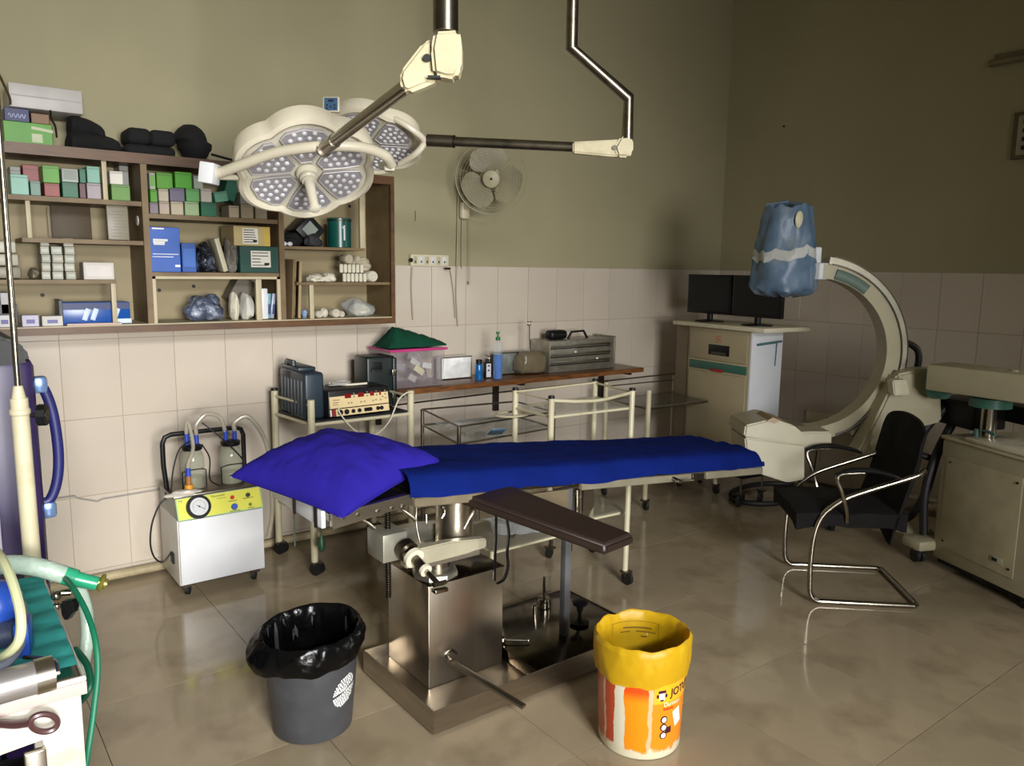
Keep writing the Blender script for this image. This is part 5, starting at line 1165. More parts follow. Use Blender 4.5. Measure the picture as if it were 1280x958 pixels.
# scissors upright in a film wrapped block
x = xw(661, wz+.12, 3.92)
T = thing('scissors', 'dark forceps standing upright in the wrapped pack left of the steel box', 'scissors', (x, 3.92, W0+.02))
zt_ = at(660, 402, Y=3.92).z
bm = nb(); tube(bm, [(x+.006, 3.92, W0+.03), (x+.001, 3.92, zt_-.03), (x-.004, 3.92, zt_-.024)], .004, 6); obj('shank', bm, M_steeld, T)
for s in (-.012, .009):
    bm = nb(); tube(bm, [(x+s+.009*math.cos(k*PI/6), 3.92, zt_-.012+.012*math.sin(k*PI/6)) for k in range(12)], .0025, 6, closed=True); obj('finger_ring', bm, M_steeld, T)
a = xw(651, wz+.05, 3.86); b = xw(686, wz+.05, 3.86)
bm = nb(); crumple(bm, ((a+b)/2+.012, 3.93, W0+.072), ((b-a)/2+.006, .07, .084), .12, 10, 41, sq=.6); tag(obj('wrapped_pack', bm, mat('brown_film', (120, 108, 84), .3, alpha=.75, bump=.6, bscale=20)), 'brown tinted film wrapped pack left of the steel instrument box', 'pack')
# steel instrument box
Y = 3.86; a = xw(688, wz+.08, Y); b = xw(769, wz+.08, Y); z1 = at(725, 425, Y=Y).z; w_ = b-a; h = z1-W0
T = thing('instrument_box', 'grey steel instrument box with slotted trays and black handle', 'box', ((a+b)/2, Y+.1, W0))
M_ib = mat('scratched_alloy', (150, 146, 132), .35, .7, var=.2, scale=16, dirt=(96, 90, 76), dscale=14, damt=.5)
bm = nb(); b2(bm, (-w_/2, -.09, 0), (w_/2, .11, h), .004); obj('body', bm, M_ib, T, L=True)
for z_ in (.22, .47, .74):
    bm = nb(); b2(bm, (-w_/2+.004, -.0935, h*z_), (w_/2-.045, -.0895, h*z_+.007)); obj('slot', bm, M_black, T, L=True)
    bm = nb(); b2(bm, (-w_/2+.004, -.097, h*z_+.012), (w_/2-.045, -.0895, h*z_+.026), .002); obj('drawer_lip', bm, M_steel, T, L=True)
for x_, z_ in ((-w_*.12, .62), (w_*.22, .36)): bm = nb(); sph(bm, (x_, -.094, h*z_), .008, (1.3, .6, 1)); obj('catch', bm, M_white, T, L=True)
bm = nb(); b2(bm, (w_/2-.006, -.10, .0), (w_/2, .11, h+.012)); obj('end_panel', bm, M_ib, T, L=True)
bm = nb(); hx0 = -w_*.1; tube(bm, [(hx0, 0, h), (hx0+.03, 0, h+.045), (hx0+.14, 0, h+.05), (hx0+.175, 0, h)], .011, 6, flat=(1, .7)); obj('handle', bm, M_black, T, L=True)
T = thing('black_pouch', 'rounded black zip pouch lying on the steel instrument box', 'pouch', ((a+b)/2-w_*.28, Y+.10, z1+.001))
bm = nb(); bx(bm, (0, 0, .032), (.15, .08, .062), None, .026, seg=4); obj('pouch', bm, M_black, T, L=True)
bm = nb(); tube(bm, [(-.06, -.041, .034), (.06, -.041, .034)], .0016, 5); obj('zip', bm, M_steeld, T, L=True)

# ------------------------------------------------------------------ switchboard, fan
T = thing('switchboard', 'white switchboard with a row of switches above the tile line', 'switchboard', (2.49, WY-.02, 1.56))
a = at(514, 325, Y=WY-.03).x; b = at(561, 325, Y=WY-.03).x
zq0 = at(537, 333, Y=WY-.03).z; zq1 = at(537, 318.5, Y=WY-.03).z
bm = nb(); b2(bm, (a, WY-.03, zq0), (b, WY-.003, zq1), .004); obj('plate', bm, mat('ivory_plastic', (206, 198, 170), .35), T)
for k in range(6):
    xx = a+(b-a)*(.1+.155*k)
    bm = nb(); b2(bm, (xx-.012, WY-.034, zq0+.012), (xx+.012, WY-.029, zq1-.012), .002); obj('switch', bm, M_white if k % 2 else cm((176, 168, 144)), T)
    bm = nb(); b2(bm, (xx-.004, WY-.036, zq0+.02), (xx+.004, WY-.0335, zq0+.032)); obj('slot', bm, M_ink, T)
bm = nb(); bx(bm, (b-.02, WY-.045, zq0-.012), (.03, .03, .012), None, .003); cyl(bm, (a+.0, WY-.04, (zq0+zq1)/2), (a-.012, WY-.04, (zq0+zq1)/2), .012); obj('plug', bm, M_black, T)
for nm, px, r, lb in (('wall_lead', ((573, 232), (572, 280), (571, 330), (570, 370), (572, 408)), .004, 'grey fan lead dropping down the wall beside the switchboard'), ('wall_lead', ((515, 334), (514, 360), (516, 400)), .004, 'dark lead hanging down the tiles from the left of the switchboard'),
                      ('wall_lead', ((562, 335), (566, 360), (569, 398)), .003, 'thin lead dropping from the right end of the switchboard'), ('pull_cord', ((578, 258), (577, 300), (577, 336)), .0025, 'thin grey cord just left of the fan pull cord')):
    bm = nb(); tube(bm, [at(x, y, Y=WY-.018) for x, y in px], r, 6, 4); tag(obj(nm, bm, cm((150, 138, 108))), lb, 'cable')
bm = nb(); b2(bm, (at(561, 247, Y=WY-.01).x, WY-.006, at(520, 278, Y=WY).z), (at(561, 247, Y=WY-.01).x+.004, WY-.001, at(520, 278, Y=WY).z+.05)); bm.free()
bm = nb(); p = at(519, 270, Y=WY-.002); b2(bm, (p.x-.002, WY-.004, p.z-.03), (p.x+.002, WY-.0005, p.z+.03)); tag(obj('wall_nail', bm, M_steeld), 'short dark nail in the wall between shelf unit and fan', 'nail')
FC = at(614, 223, Y=3.83)
T = thing('wall_fan', 'off white wall fan with three blades and wire guard', 'fan', (FC.x, WY-.02, FC.z-.15))
ax = (CAM-FC); ax = V((ax.x, ax.y, ax.z-.3)).normalized(); fxv, fyv = frame_of(ax); MF = Matrix((fxv, fyv, ax)).transposed()
M_fan = mat('fan_plastic', (176, 168, 136), .45, var=.05)
for rr in [.05+.0165*k for k in range(10)]+[.208]:
    bm = nb(); dz = .045*(1-(rr/.215)**2)
    tube(bm, [FC+MF @ V((rr*math.cos(k*PI/20), rr*math.sin(k*PI/20), dz)) for k in range(40)], .0028 if rr > .2 else .0009, 5, closed=True)
    if rr > .2: obj('guard_rim', bm, mat('guard_wire', (150, 142, 112), .4), T)
    else: obj('guard_ring', bm, mat('guard_wire', (150, 142, 112), .4), T)
bm = nb()
for k in range(24):
    a_ = k*PI/12; tube(bm, [FC+MF @ V((r_*math.cos(a_), r_*math.sin(a_), .045*(1-(r_/.215)**2))) for r_ in (.04, .1, .16, .208)], .0008, 4)
g_ = obj('guard_spokes', bm, mat('guard_wire', (150, 142, 112), .4), T); g_['kind'] = 'stuff'
for k in range(3):
    bm = nb(); a0_ = math.radians(100+120*k)
    f = lambda u, v: FC+MF @ V(((.03+.155*u)*math.cos(a0_+(v-.5)*(2.0*math.sin(PI*(.16+.68*u)))), (.03+.155*u)*math.sin(a0_+(v-.5)*(2.0*math.sin(PI*(.16+.68*u)))), -.01+.03*(v-.5)))
    grid(bm, f, 10, 10); bmesh.ops.solidify(bm, geom=bm.faces[:], thickness=.002); obj('blade', bm, mat('fan_blade', (190, 182, 152), .4), T)
bm = nb(); lathe(bm, [(.045, .03), (.05, .038), (.048, .05), (.03, .056), (.0, .057)], FC, MF, 28, cap=False); obj('centre_badge', bm, M_fan, T)
bm = nb(); lathe(bm, [(.008, .0575), (.007, .0585)], FC, MF, 10); obj('badge_mark', bm, M_ink, T)
bm = nb(); lathe(bm, [(.03, -.02), (.06, -.03), (.062, -.09), (.045, -.12)], FC, MF, 24); obj('motor_housing', bm, M_fan, T)
bm = nb(); wp = at(582, 262, Y=WY-.04); tube(bm, [FC+ax*-.09, FC+ax*-.11+V((-.04, .03, -.04)), V((wp.x, WY-.05, wp.z+.03)), V((wp.x, WY-.045, wp.z))], .018, 10, 4); obj('bracket_arm', bm, M_fan, T)
bm = nb(); b2(bm, (wp.x-.032, WY-.05, wp.z-.06), (wp.x+.032, WY-.002, wp.z+.05), .02); obj('wall_base', bm, mat('fan_base_plastic', (196, 188, 160), .4), T)
bm = nb(); tube(bm, [V((wp.x+.02, WY-.05, wp.z-.055))]+[at(587, y, Y=WY-.05) for y in (290, 330, 350)], .0018, 6); obj('pull_cord', bm, cm((120, 110, 84)), T)
bm = nb(); p = at(587, 353, Y=WY-.05); lathe(bm, [(.003, .012), (.008, 0), (.006, -.012)][::-1], p, n=10); obj('cord_knob', bm, M_fan, T)
# ------------------------------------------------------------------ surgical lamps
def scallop(n, amp, ph=0):
    return lambda a, z: 1+amp*(abs(math.cos(n*(a-ph)/2))**.7-.55)
M_lens = mat('grey_lens_panel', (150, 146, 150), .15, var=.06)
M_led = mat('led_cup', (232, 232, 236), .12, .3, var=.02)
M_face = mat('lamp_face_cream', (208, 202, 182), .35, var=.02)
def lamp_head(T, c, nrm, e1, R, thick=.10, ph=0, handle=True, seed=0):
    nrm = V(nrm).normalized(); e1 = (V(e1)-nrm*V(e1).dot(nrm)).normalized(); e2 = nrm.cross(e1)
    Mx = Matrix((e1, e2, nrm)).transposed(); c = V(c)
    sc = lambda a, z: 1+.11*abs(math.cos(3*(a-ph)))**.9-.06
    bm = nb()
    lathe(bm, [(R*.90, .0), (R*.94, .006), (R*1.0, -.002), (R*1.02, -.02), (R*1.0, -thick*.8), (R*.93, -thick), (R*.78, -thick*1.05), (R*.2, -thick*1.15)], c, Mx, 72, fn=sc, cap=False)
    obj('housing', bm, M_lampw, T)
    bm = nb(); lathe(bm, [(R*.90, .0), (R*.885, -.01), (.01, -.012)], c, Mx, 72, fn=sc, cap=False); obj('face_plate', bm, M_face, T)
    for k in range(6):
        a0 = ph+PI/6+k*PI/3-PI/6
        def outline(s, z):
            pts = []
            r0, r1 = R*.24, R*.83
            for (r_, da) in ((r0, -.33), (R*.55, -.44), (r1*.93, -.43), (r1, -.30), (r1*1.03, 0), (r1, .30), (r1*.93, .43), (R*.55, .44), (r0, .33)):
                pts.append(c+Mx @ V(((r0+(r_-r0)*1)*math.cos(a0+da*s), r_*math.sin(a0+da*s), z)))
            return pts
        bm = nb(); prism(bm, outline(1, -.011), nrm*.012); Pn = obj('lens_panel', bm, M_lens, T)
        bm = nb(); o = outline(1.03, .0015); tube(bm, o, .0022, 5, closed=True); obj('panel_trim', bm, mat('trim_grey', (186, 182, 178), .35), Pn)
        bm = nb(); random.seed(seed+k)
        for ri, (r_, n) in enumerate(((.36, 2), (.47, 3), (.58, 4), (.69, 4), (.79, 3))):
            for j in range(n):
                da = (j-(n-1)/2)*(.205 if n > 2 else .26)*(.62/r_)**.55
                p = c+Mx @ V((R*r_*math.cos(a0+da), R*r_*math.sin(a0+da), .001))
                rr = .0088; g = []
                lathe(bm, [(rr, 0), (rr*.95, .003), (rr*.5, .0055), (0.0005, .006)], p, Mx, 8, cap=False)
        q = obj('led_lenses', bm, M_led, Pn); q['kind'] = 'stuff'
    if handle:
        bm = nb(); lathe(bm, [(.040, .0), (.038, .008), (.028, .012), (.030, .026), (.024, .032), (.024, .04)], c, Mx, 28); obj('handle_base', bm, M_face, T)
        bm = nb(); lathe(bm, [(.018, .038), (.0155, .15), (.019, .153), (.019, .165), (.012, .168)], c, Mx, 20); obj('handle_sleeve', bm, M_face, T)
    return Mx
def toward(px, py):
    return -ray(px, py).normalized()
c1 = at(384, 216, d=2.75); vd = toward(384, 216)
n1_ = vd*.48 + (-up*.975+rt*.21)*.877
T = thing('surgical_lamp', 'large cream LED surgical lamp with six grey lens petals on a sloping chrome arm', 'lamp', (c1.x, c1.y, c1.z))
Mx = lamp_head(T, c1, n1_, rt*.975+up*.21, .240, .078, ph=.25)
yk = [at(268, 219, d=2.62), at(300, 207, d=2.56), at(345, 191, d=2.50), at(400, 183, d=2.46), at(450, 184, d=2.5), at(480, 194, d=2.56), at(489, 206, d=2.62)]
bm = nb(); tube(bm, yk, .0175, 12, 6); obj('yoke', bm, M_lampw, T)
bm = nb(); b_ = at(487, 208, d=2.64); bx(bm, b_, (.035, .05, .035), Rz(-30), .005); tube(bm, [b_, at(478, 207, d=2.72)], .015, 8); obj('yoke_joint', bm, M_face, T)
bm = nb(); p = at(262, 217, d=2.6); 
E1, E2 = rt.copy(), up.copy()
bx(bm, p, (.048, .07, .068), Rz(-37) @ Ry(8), .004); obj('pivot_block', bm, M_white, T)
bm = nb(); tube(bm, [at(268, 221, d=2.62), at(300, 222, d=2.72)], .010, 8); obj('pivot_pin', bm, M_face, T)
j0 = at(556, 62, d=1.9); a0_ = at(508, 108, d=1.99); a1_ = at(405, 186, d=2.46)
bm = nb(); cyl(bm, a0_+(a0_-a1_)*.05, a1_, .0185, n=20); obj('spring_arm', bm, M_chrome, T)
bm = nb(); dA = (a1_-a0_).normalized(); cyl(bm, a1_-dA*.09, a1_-dA*.0, .0215, n=20); cyl(bm, a1_-dA*.004, a1_+dA*.008, .026, n=20); obj('arm_collar', bm, M_steel, T)
M_ceilarm = mat('worn_cream_plastic', (202, 192, 158), .4, var=.06, dirt=(150, 136, 100), dscale=16, damt=.5)
def solid_px(px, d0, th, b=.006, nm='joint', m=None, T=None, dn=None):
    """a thick rounded block whose near face has the given outline and stands upright in the room"""
    f = V((fw.x, fw.y, 0)).normalized()
    Pn = [at(x, y, d=d0) for x, y in px]; bm = nb(); prism(bm, Pn, f*th)
    bmesh.ops.bevel(bm, geom=bm.edges[:], offset=b, segments=3, affect='EDGES'); return obj(nm, bm, m or M_ceilarm, T)
solid_px([(542, 38), (574, 36), (577, 52), (577, 84), (570, 98), (556, 97), (541, 92), (538, 60)], 1.875, .065, .010, 'elbow_cover', T=T)
solid_px([(541, 46), (548, 100), (536, 106), (510, 116), (502, 112), (498, 98), (500, 88), (528, 52)], 1.90, .05, .010, 'arm_cover', T=T)
bm = nb(); p = at(534, 73, d=1.895); f = V((fw.x, fw.y, 0)).normalized(); cyl(bm, p, p-f*.008, .009, n=14); obj('pivot_bolt', bm, M_ink, T)
bm = nb(); p = at(543, 97, d=1.89); bx(bm, p, (.03, .02, .006), Rz(-37)); obj('vent_slot', bm, M_ink, T)
tx, ty = at(557, 30, d=1.9).x, at(557, 30, d=1.9).y
HUB = V((1.62, 2.25, ZC))
M_pole = mat('tarnished_chrome', (128, 122, 108), .3, 1.0, var=.3, scale=10, dirt=(78, 70, 58), dscale=16, damt=.6)
bm = nb(); cyl(bm, (tx, ty, at(557, 40, d=1.9).z), (tx, ty, 3.3), .031, n=24); cyl(bm, (tx, ty, 3.28), (HUB.x, HUB.y, 3.36), .03, n=16); obj('drop_tube', bm, M_pole, T)
bm = nb(); cyl(bm, (HUB.x, HUB.y, 3.25), (HUB.x, HUB.y, ZC-.06), .045, n=20); lathe(bm, [(.16, -.07), (.17, 0)], HUB, None, 28); obj('ceiling_mount', bm, M_ceilarm, T)
# control pad above the head
bm = nb(); p = at(414.5, 131.5, d=2.85); RR_ = Matrix((rt, -fw, up)).transposed(); bx(bm, p, (.062, .02, .056), RR_, .004); obj('control_pad', bm, M_lampw, T)
bm = nb(); bx(bm, p-fw*.0105, (.048, .003, .046), RR_); cp = obj('pad_face', bm, cm((62, 96, 128)), T)
bm = nb(); bx(bm, p-fw*.0125+up*.012, (.02, .002, .008), RR_); 
for dx, dz in ((-.014, -.004), (.014, -.004), (-.014, -.015), (.014, -.015), (0, -.01)): cyl(bm, p-fw*.012+rt*dx+up*dz, p-fw*.0135+rt*dx+up*dz, .0035, n=8)
q = obj('pad_buttons', bm, cm((30, 40, 60)), T); q['kind'] = 'stuff'
bm = nb(); cyl(bm, p-up*.03, p-up*.075+fw*.02, .012, n=10); obj('pad_stem', bm, M_lampw, T)
# second lamp
c2_ = at(460, 180, d=3.28); vd = toward(452, 177)
n2_ = vd*.34 + (-up*.97-rt*.12)*.94
T = thing('surgical_lamp', 'smaller looking cream LED surgical lamp half hidden behind the front one', 'lamp', (c2_.x, c2_.y, c2_.z))
lamp_head(T, c2_, n2_, rt*.98-up*.16, .222, .062, ph=.55, handle=False, seed=20)
e_ = at(529, 177, d=3.2)
bm = nb(); tube(bm, [at(478, 143, d=3.16), at(498, 151, d=3.12), at(518, 164, d=3.13), at(530, 177, d=3.18), at(520, 192, d=3.2), at(500, 205, d=3.26)], .013, 10, 5); obj('yoke', bm, M_lampw, T)
b0, b1 = at(534, 175.5, d=3.19), at(719, 184, d=3.13)
bm = nb(); cyl(bm, b0+(b1-b0)*.15, b1+(b1-b0)*.03, .0195, n=18); obj('spring_arm', bm, M_pole, T)
bm = nb(); cyl(bm, b0, b0+(b1-b0)*.18, .0245, n=18)
obj('arm_sleeve', bm, M_steeld, T)
bm = nb(); cyl(bm, b0+(b1-b0)*.18, b0+(b1-b0)*.19, .0255, n=18); obj('sleeve_ring', bm, M_black, T)
bm = nb(); cyl(bm, b0, b0-(b1-b0)*.05, .018, .012, n=14); obj('arm_tip', bm, M_face, T)
solid_px([(716, 177), (740, 176), (775, 174), (780, 180), (779, 193), (770, 196), (716, 191)], 3.10, .05, .006, 'arm_cover', T=T)
solid_px([(776, 170), (789, 169), (792, 174), (792, 190), (786, 197), (772, 196), (768, 184)], 3.085, .055, .010, 'elbow_cover', T=T)
bm = nb(); p = at(768, 185, d=3.10); cyl(bm, p, p-f*.008, .010, n=14); obj('pivot_bolt', bm, cm((90, 80, 60)), T)
q0, q1, q2 = at(784, 175, d=3.11), at(784, 124, d=3.11), at(714.5, 60, d=2.99)
q1 = V((q0.x, q0.y, q1.z)); 
bm = nb(); tube(bm, [q0, q1, q2, (q2.x, q2.y, 3.0), (q2.x, q2.y, 3.3)], .0235, 20); obj('drop_tube', bm, M_pole, T)
bm = nb(); cyl(bm, (q2.x, q2.y, 3.28), (HUB.x+.046, HUB.y, 3.45), .026, n=16); obj('ceiling_arm', bm, M_pole, T)

# ------------------------------------------------------------------ drawer tower with monitors
T = thing('drawer_tower', 'tall beige and white equipment tower with a drawer in the corner', 'cabinet', (4.45, 3.35, 0), 0)
dirY = V((.10, .86, 0)).normalized(); dirX = V((dirY.y, -dirY.x, 0)); P0 = V((4.215, 3.03, 0))     # near left corner of the body
MT = Matrix((dirX, dirY, V((0, 0, 1)))).transposed()
def tb(nm, x0, x1, y0, y1, z0, z1, m, b=.002, par=None):
    c = P0+MT @ V(((x0+x1)/2, (y0+y1)/2, (z0+z1)/2)); bm = nb(); bx(bm, c, (x1-x0, y1-y0, z1-z0), MT, b); return obj(nm, bm, m, par or T)
M_tf = mat('tower_beige', (160, 148, 118), .5, var=.04); M_ts = mat('tower_white', (206, 208, 212), .4, var=.02)
M_tb = mat('tower_brown', (110, 96, 72), .5)
tb('body', .012, .27, .01, .70, .24, 1.165, M_tb)
tb('side_panel', .0, .285, -.012, .01, .24, 1.165, M_ts); tb('front_frame', .0, .012, .0, .56, .24, 1.165, M_tf)
tb('drawer', -.008, .0, .02, .54, .955, 1.14, M_tf); tb('teal_band', -.006, .0, .02, .54, .885, .94, M_teal); tb('door', -.008, .0, .02, .54, .26, .87, M_tf)
tb('drawer_edge', -.012, .0, .015, .545, .94, .95, cm((176, 164, 134))); tb('drawer_edge', -.012, .0, .015, .545, .872, .88, cm((176, 164, 134)))
tb('handle_recess', -.0095, -.006, .17, .36, .99, 1.06, M_black); tb('handle_bar', -.014, -.008, .20, .33, .995, 1.012, cm((60, 56, 48)))
bm = nb(); c = P0+MT @ V((-.012, .27, .888)); bx(bm, c, (.012, .11, .02), MT, .008); obj('red_handle', bm, cm((150, 30, 26)), T)
tb('top_board', -.03, .40, -.13, .70, 1.17, 1.198, mat('tower_top', (206, 198, 172), .4), .003)
tb('base_frame', .0, .285, .0, .70, .20, .24, M_black)
for a_, b__2 in ((.04, .05), (.24, .05), (.04, .62), (.24, .62)):
    p = P0+MT @ V((a_, b__2, 0)); caster(T, p.x, p.y, .2, .045, yaw=200)
# orange painted auspicious mark on the drawer (a small line drawing)
bm = nb()
def mk(a, b): 
    A_ = P0+MT @ V((-.010, .27-a[0]*.02, 1.098+a[1]*.02)); B_ = P0+MT @ V((-.010, .27-b[0]*.02, 1.098+b[1]*.02)); tube(bm, [A_, B_], .0022, 5)
mk((0, -1), (0, 1)); mk((-1, 0), (1, 0)); mk((0, 1), (1, 1)); mk((1, 0), (1, -1)); mk((0, -1), (-1, -1)); mk((-1, 0), (-1, 1))
obj('painted_mark', bm, mat('faded_orange', (176, 104, 70), .6), T)
bm = nb(); s0 = P0+MT @ V((.04, -.022, 1.085)); s1 = P0+MT @ V((.26, -.022, 1.10)); tube(bm, [s0, s1], .008, 8); tube(bm, [P0+MT @ V((.22, -.022, 1.105)), P0+MT @ V((.215, -.02, .94))], .003, 6); obj('side_rail', bm, cm((70, 110, 112)), T)
for y0, nm in ((.30, 'black flat monitor nearest the back wall on the equipment tower'), (-.13, 'black flat monitor partly behind the blue covered detector')):
    c = P0+MT @ V((.13, y0+.21, 1.1985)); TT = thing('monitor', nm, 'monitor', c, math.degrees(math.atan2(dirY.y, dirY.x)))
    # local x runs along the tower top, local -y... screen faces local +y
    bm = nb(); bx(bm, (0, 0, .19), (.415, .03, .27), None, .005); obj('casing', bm, M_black, TT, L=True)
    bm = nb(); bx(bm, (0, .0155, .193), (.385, .002, .235)); obj('screen', bm, mat('dark_screen', (8, 9, 10), .35, spec=.2), TT, L=True)
    bm = nb(); cyl(bm, (0, -.01, .01), (0, -.01, .06), .022, n=12); lathe(bm, [(.10, .0), (.10, .006), (.04, .014)], (0, -.005, 0), None, 28, fn=lambda a, z: 1); obj('stand', bm, M_black, TT, L=True)
# wall socket box
T = thing('socket_box', 'white socket box low on the right wall beside the equipment tower', 'socket', (WX-.03, 3.13, .45))
a = at(1008, 522, X=WX-.03); b = at(1041, 522, X=WX-.03); zc = at(1025, 522, X=WX-.03).z
bm = nb(); b2(bm, (WX-.04, b.y, zc-.045), (WX-.01, a.y, zc+.035), .004); obj('box', bm, mat('ivory_plastic', (206, 198, 170), .35), T)
bm = nb(); cyl(bm, (WX-.0415, b.y+.04, zc), (WX-.039, b.y+.04, zc), .012, n=12); obj('socket_hole', bm, M_ink, T)
bm = nb(); tube(bm, [(WX-.03, (a.y+b.y)/2, zc-.045), (WX-.03, (a.y+b.y)/2, .25), (WX-.035, (a.y+b.y)/2+.01, .05)], .005, 6); obj('lead', bm, M_black, T)

# ------------------------------------------------------------------ C arm x-ray machine
T = thing('c_arm_machine', 'beige C shaped x-ray machine with curved arm beside the drawer tower', 'x-ray machine', (4.15, 1.9, 0))
cc = at(1009, 441, d=4.25); e1 = rt0.copy(); fwd = V((-e1.y, e1.x, 0))
def arcp(r, deg, s=0): a = math.radians(deg); return cc+e1*(r*math.cos(a))+V((0, 0, r*math.sin(a)))+fwd*s
def arcbody(nm, r0, r1, d0, d1, s0, s1, m, n=48):
    bm = nb(); rings = []
    for i in range(n+1):
        a = d0+(d1-d0)*i/n; rings.append([bm.verts.new(arcp(r, a, s)) for r, s in ((r0, s0), (r1, s0), (r1, s1), (r0, s1))])
    for A_, B_ in zip(rings, rings[1:]):
        for k in range(4): bm.faces.new((A_[k], A_[(k+1) % 4], B_[(k+1) % 4], B_[k]))
    bm.faces.new(rings[0][::-1]); bm.faces.new(rings[-1]); bmesh.ops.recalc_face_normals(bm, faces=bm.faces[:]); return obj(nm, bm, m, T)
arcbody('curved_arm', .405, .478, -88, 86, -.06, .06, M_carmw)
arcbody('outer_track', .482, .520, -60, 82, -.045, .05, mat('track_alloy', (176, 170, 150), .35, .4))
arcbody('track_groove', .478, .484, -60, 82, -.05, .045, M_steeld)
arcbody('track_rib', .520, .526, -60, 80, -.048, -.03, M_chrome); arcbody('track_rib', .480, .487, -60, 80, -.066, -.05, M_chrome)
bm = nb(); arc_pts = [arcp(.437, a, -.066) for a in (52, 57, 62, 67, 72, 77)]; tube(bm, arc_pts, .028, 8, flat=(.25, 1)); obj('grip_pad', bm, cm((84, 104, 92)), T)
bm = nb(); tube(bm, [arcp(.46, -10, -.075), arcp(.44, -24, -.08), arcp(.45, -40, -.08), arcp(.47, -58, -.07), arcp(.47, -70, -.06)], .006, 6, 4); obj('arm_lead', bm, cm((60, 50, 36)), T)
# handle on the track
bm = nb(); tube(bm, [arcp(.52, 8, 0), arcp(.60, 2, 0), arcp(.61, -8, 0), arcp(.58, -18, 0)], .022, 10, 6, flat=(1, .8)); obj('black_handle', bm, M_black, T)
# end bracket of the arc and detector
bm = nb(); bx(bm, arcp(.44, 88, 0), (.09, .12, .09), MT, .01); obj('arm_end', bm, M_ts, T)
dc = at(985, 312, d=4.2)
bm = nb(); cyl(bm, dc+V((0, 0, -.16)), dc+V((0, 0, .15)), .11, .085, 28); cyl(bm, dc+V((0, 0, -.2)), dc+V((0, 0, -.16)), .13, n=28); obj('detector', bm, mat('detector_white', (190, 190, 186), .4), T)
bm = nb(); bx(bm, dc+e1*.12+V((0, 0, -.03)), (.1, .08, .09), Rz(-37), .01); obj('detector_bracket', bm, M_ts, T)
M_bfilm = mat('blue_film_cover', (116, 146, 176), .32, var=.3, scale=7, alpha=.7, bump=.45, bscale=14, dirt=(166, 174, 178), dscale=7, damt=.9)
def cover(u, v):
    a = 2*PI*u; t = v
    r = .112+.065*(1-t)**.8-.0*t; r *= (1+.12*nz(math.cos(a)*2.2, math.sin(a)*2.2, t*3)+.08*abs(nz(math.cos(a)*6, math.sin(a)*6, t*5)))
    if t < .08: r *= math.sqrt(max(0, 1-((.08-t)/.08)**2))*.6+.4
    if t > .96: r *= math.sqrt(max(0, 1-((t-.96)/.04)**2))
    z = -.245+.485*t+.03*nz(math.cos(a)*3, math.sin(a)*3, 9)
    return dc+e1*(r*math.cos(a)*1.02-.012+.0*t)+fwd*(r*math.sin(a)*.9)+V((0, 0, z))
CT = thing('film_cover', 'blue plastic film taped around the x-ray detector', 'cover', dc+V((0, 0, -.24)))
bm = nb(); grid(bm, cover, 48, 30, cu=True); bmesh.ops.solidify(bm, geom=bm.faces[:], thickness=.001); obj('film', bm, M_bfilm, CT, ang=.8)
bm = nb()
def tape(u, v):
    a = 2*PI*u; p = cover(u, .40+.11*v+.03*math.cos(a)); q = (p-dc); q.z = 0; return p+q.normalized()*.0035
grid(bm, tape, 40, 3, cu=True); obj('white_tape', bm, mat('masking_tape', (176, 178, 172), .5, alpha=.9), CT)
bm = nb(); p = dc-fwd*.118+V((0, 0, .15))+e1*.008; sph(bm, p, .036, (.95, .35, 1.3)); obj('cap_spot', bm, cm((196, 190, 160)), CT)
# tube housing
hp = V((3.66, 2.46, 0)); 
def hb(nm, cx, cz, sx, sy, sz, m, b=.012, s=0): 
    bm = nb(); bx(bm, at(cx, cz, d=4.2)+fwd*s, (sx, sy, sz), Matrix((e1, fwd, V((0, 0, 1)))).transposed(), b); return obj(nm, bm, m, T)
solid = [(931, 547), (1006, 556), (1006, 600), (985, 604), (935, 588)]
fz_ = V((fw.x, fw.y, 0)).normalized()
bm = nb(); prism(bm, [at(x, y, d=4.05) for x, y in solid], fz_*.28); bmesh.ops.bevel(bm, geom=bm.edges[:], offset=.008, segments=2, affect='EDGES'); obj('tube_housing', bm, M_carmw, T)
bm = nb(); prism(bm, [at(x, y, d=4.04) for x, y in ((930, 546), (932, 532), (966, 524), (992, 532), (1008, 545), (1008, 558))], fz_*.30); bmesh.ops.bevel(bm, geom=bm.edges[:], offset=.008, segments=2, affect='EDGES'); obj('housing_cap', bm, M_carmw, T)
bm = nb(); prism(bm, [at(x, y, d=4.035) for x, y in ((958, 527), (966, 522), (976, 526), (968, 530))], fz_*.2); obj('housing_knob', bm, cm((140, 116, 80)), T)
bm = nb(); prism(bm, [at(x, y, d=4.1) for x, y in ((990, 541), (1012, 540), (1040, 540), (1040, 556), (1010, 562), (990, 560))], fz_*.16); bmesh.ops.bevel(bm, geom=bm.edges[:], offset=.008, segments=2, affect='EDGES'); obj('housing_arm', bm, M_carmw, T)
for x, y in ((991, 545), (991, 551), (991, 557)):
    bm = nb(); p = at(x, y, d=4.09); cyl(bm, p, p-fz_*.008, .008, n=8); obj('arm_screw', bm, M_ink, T)
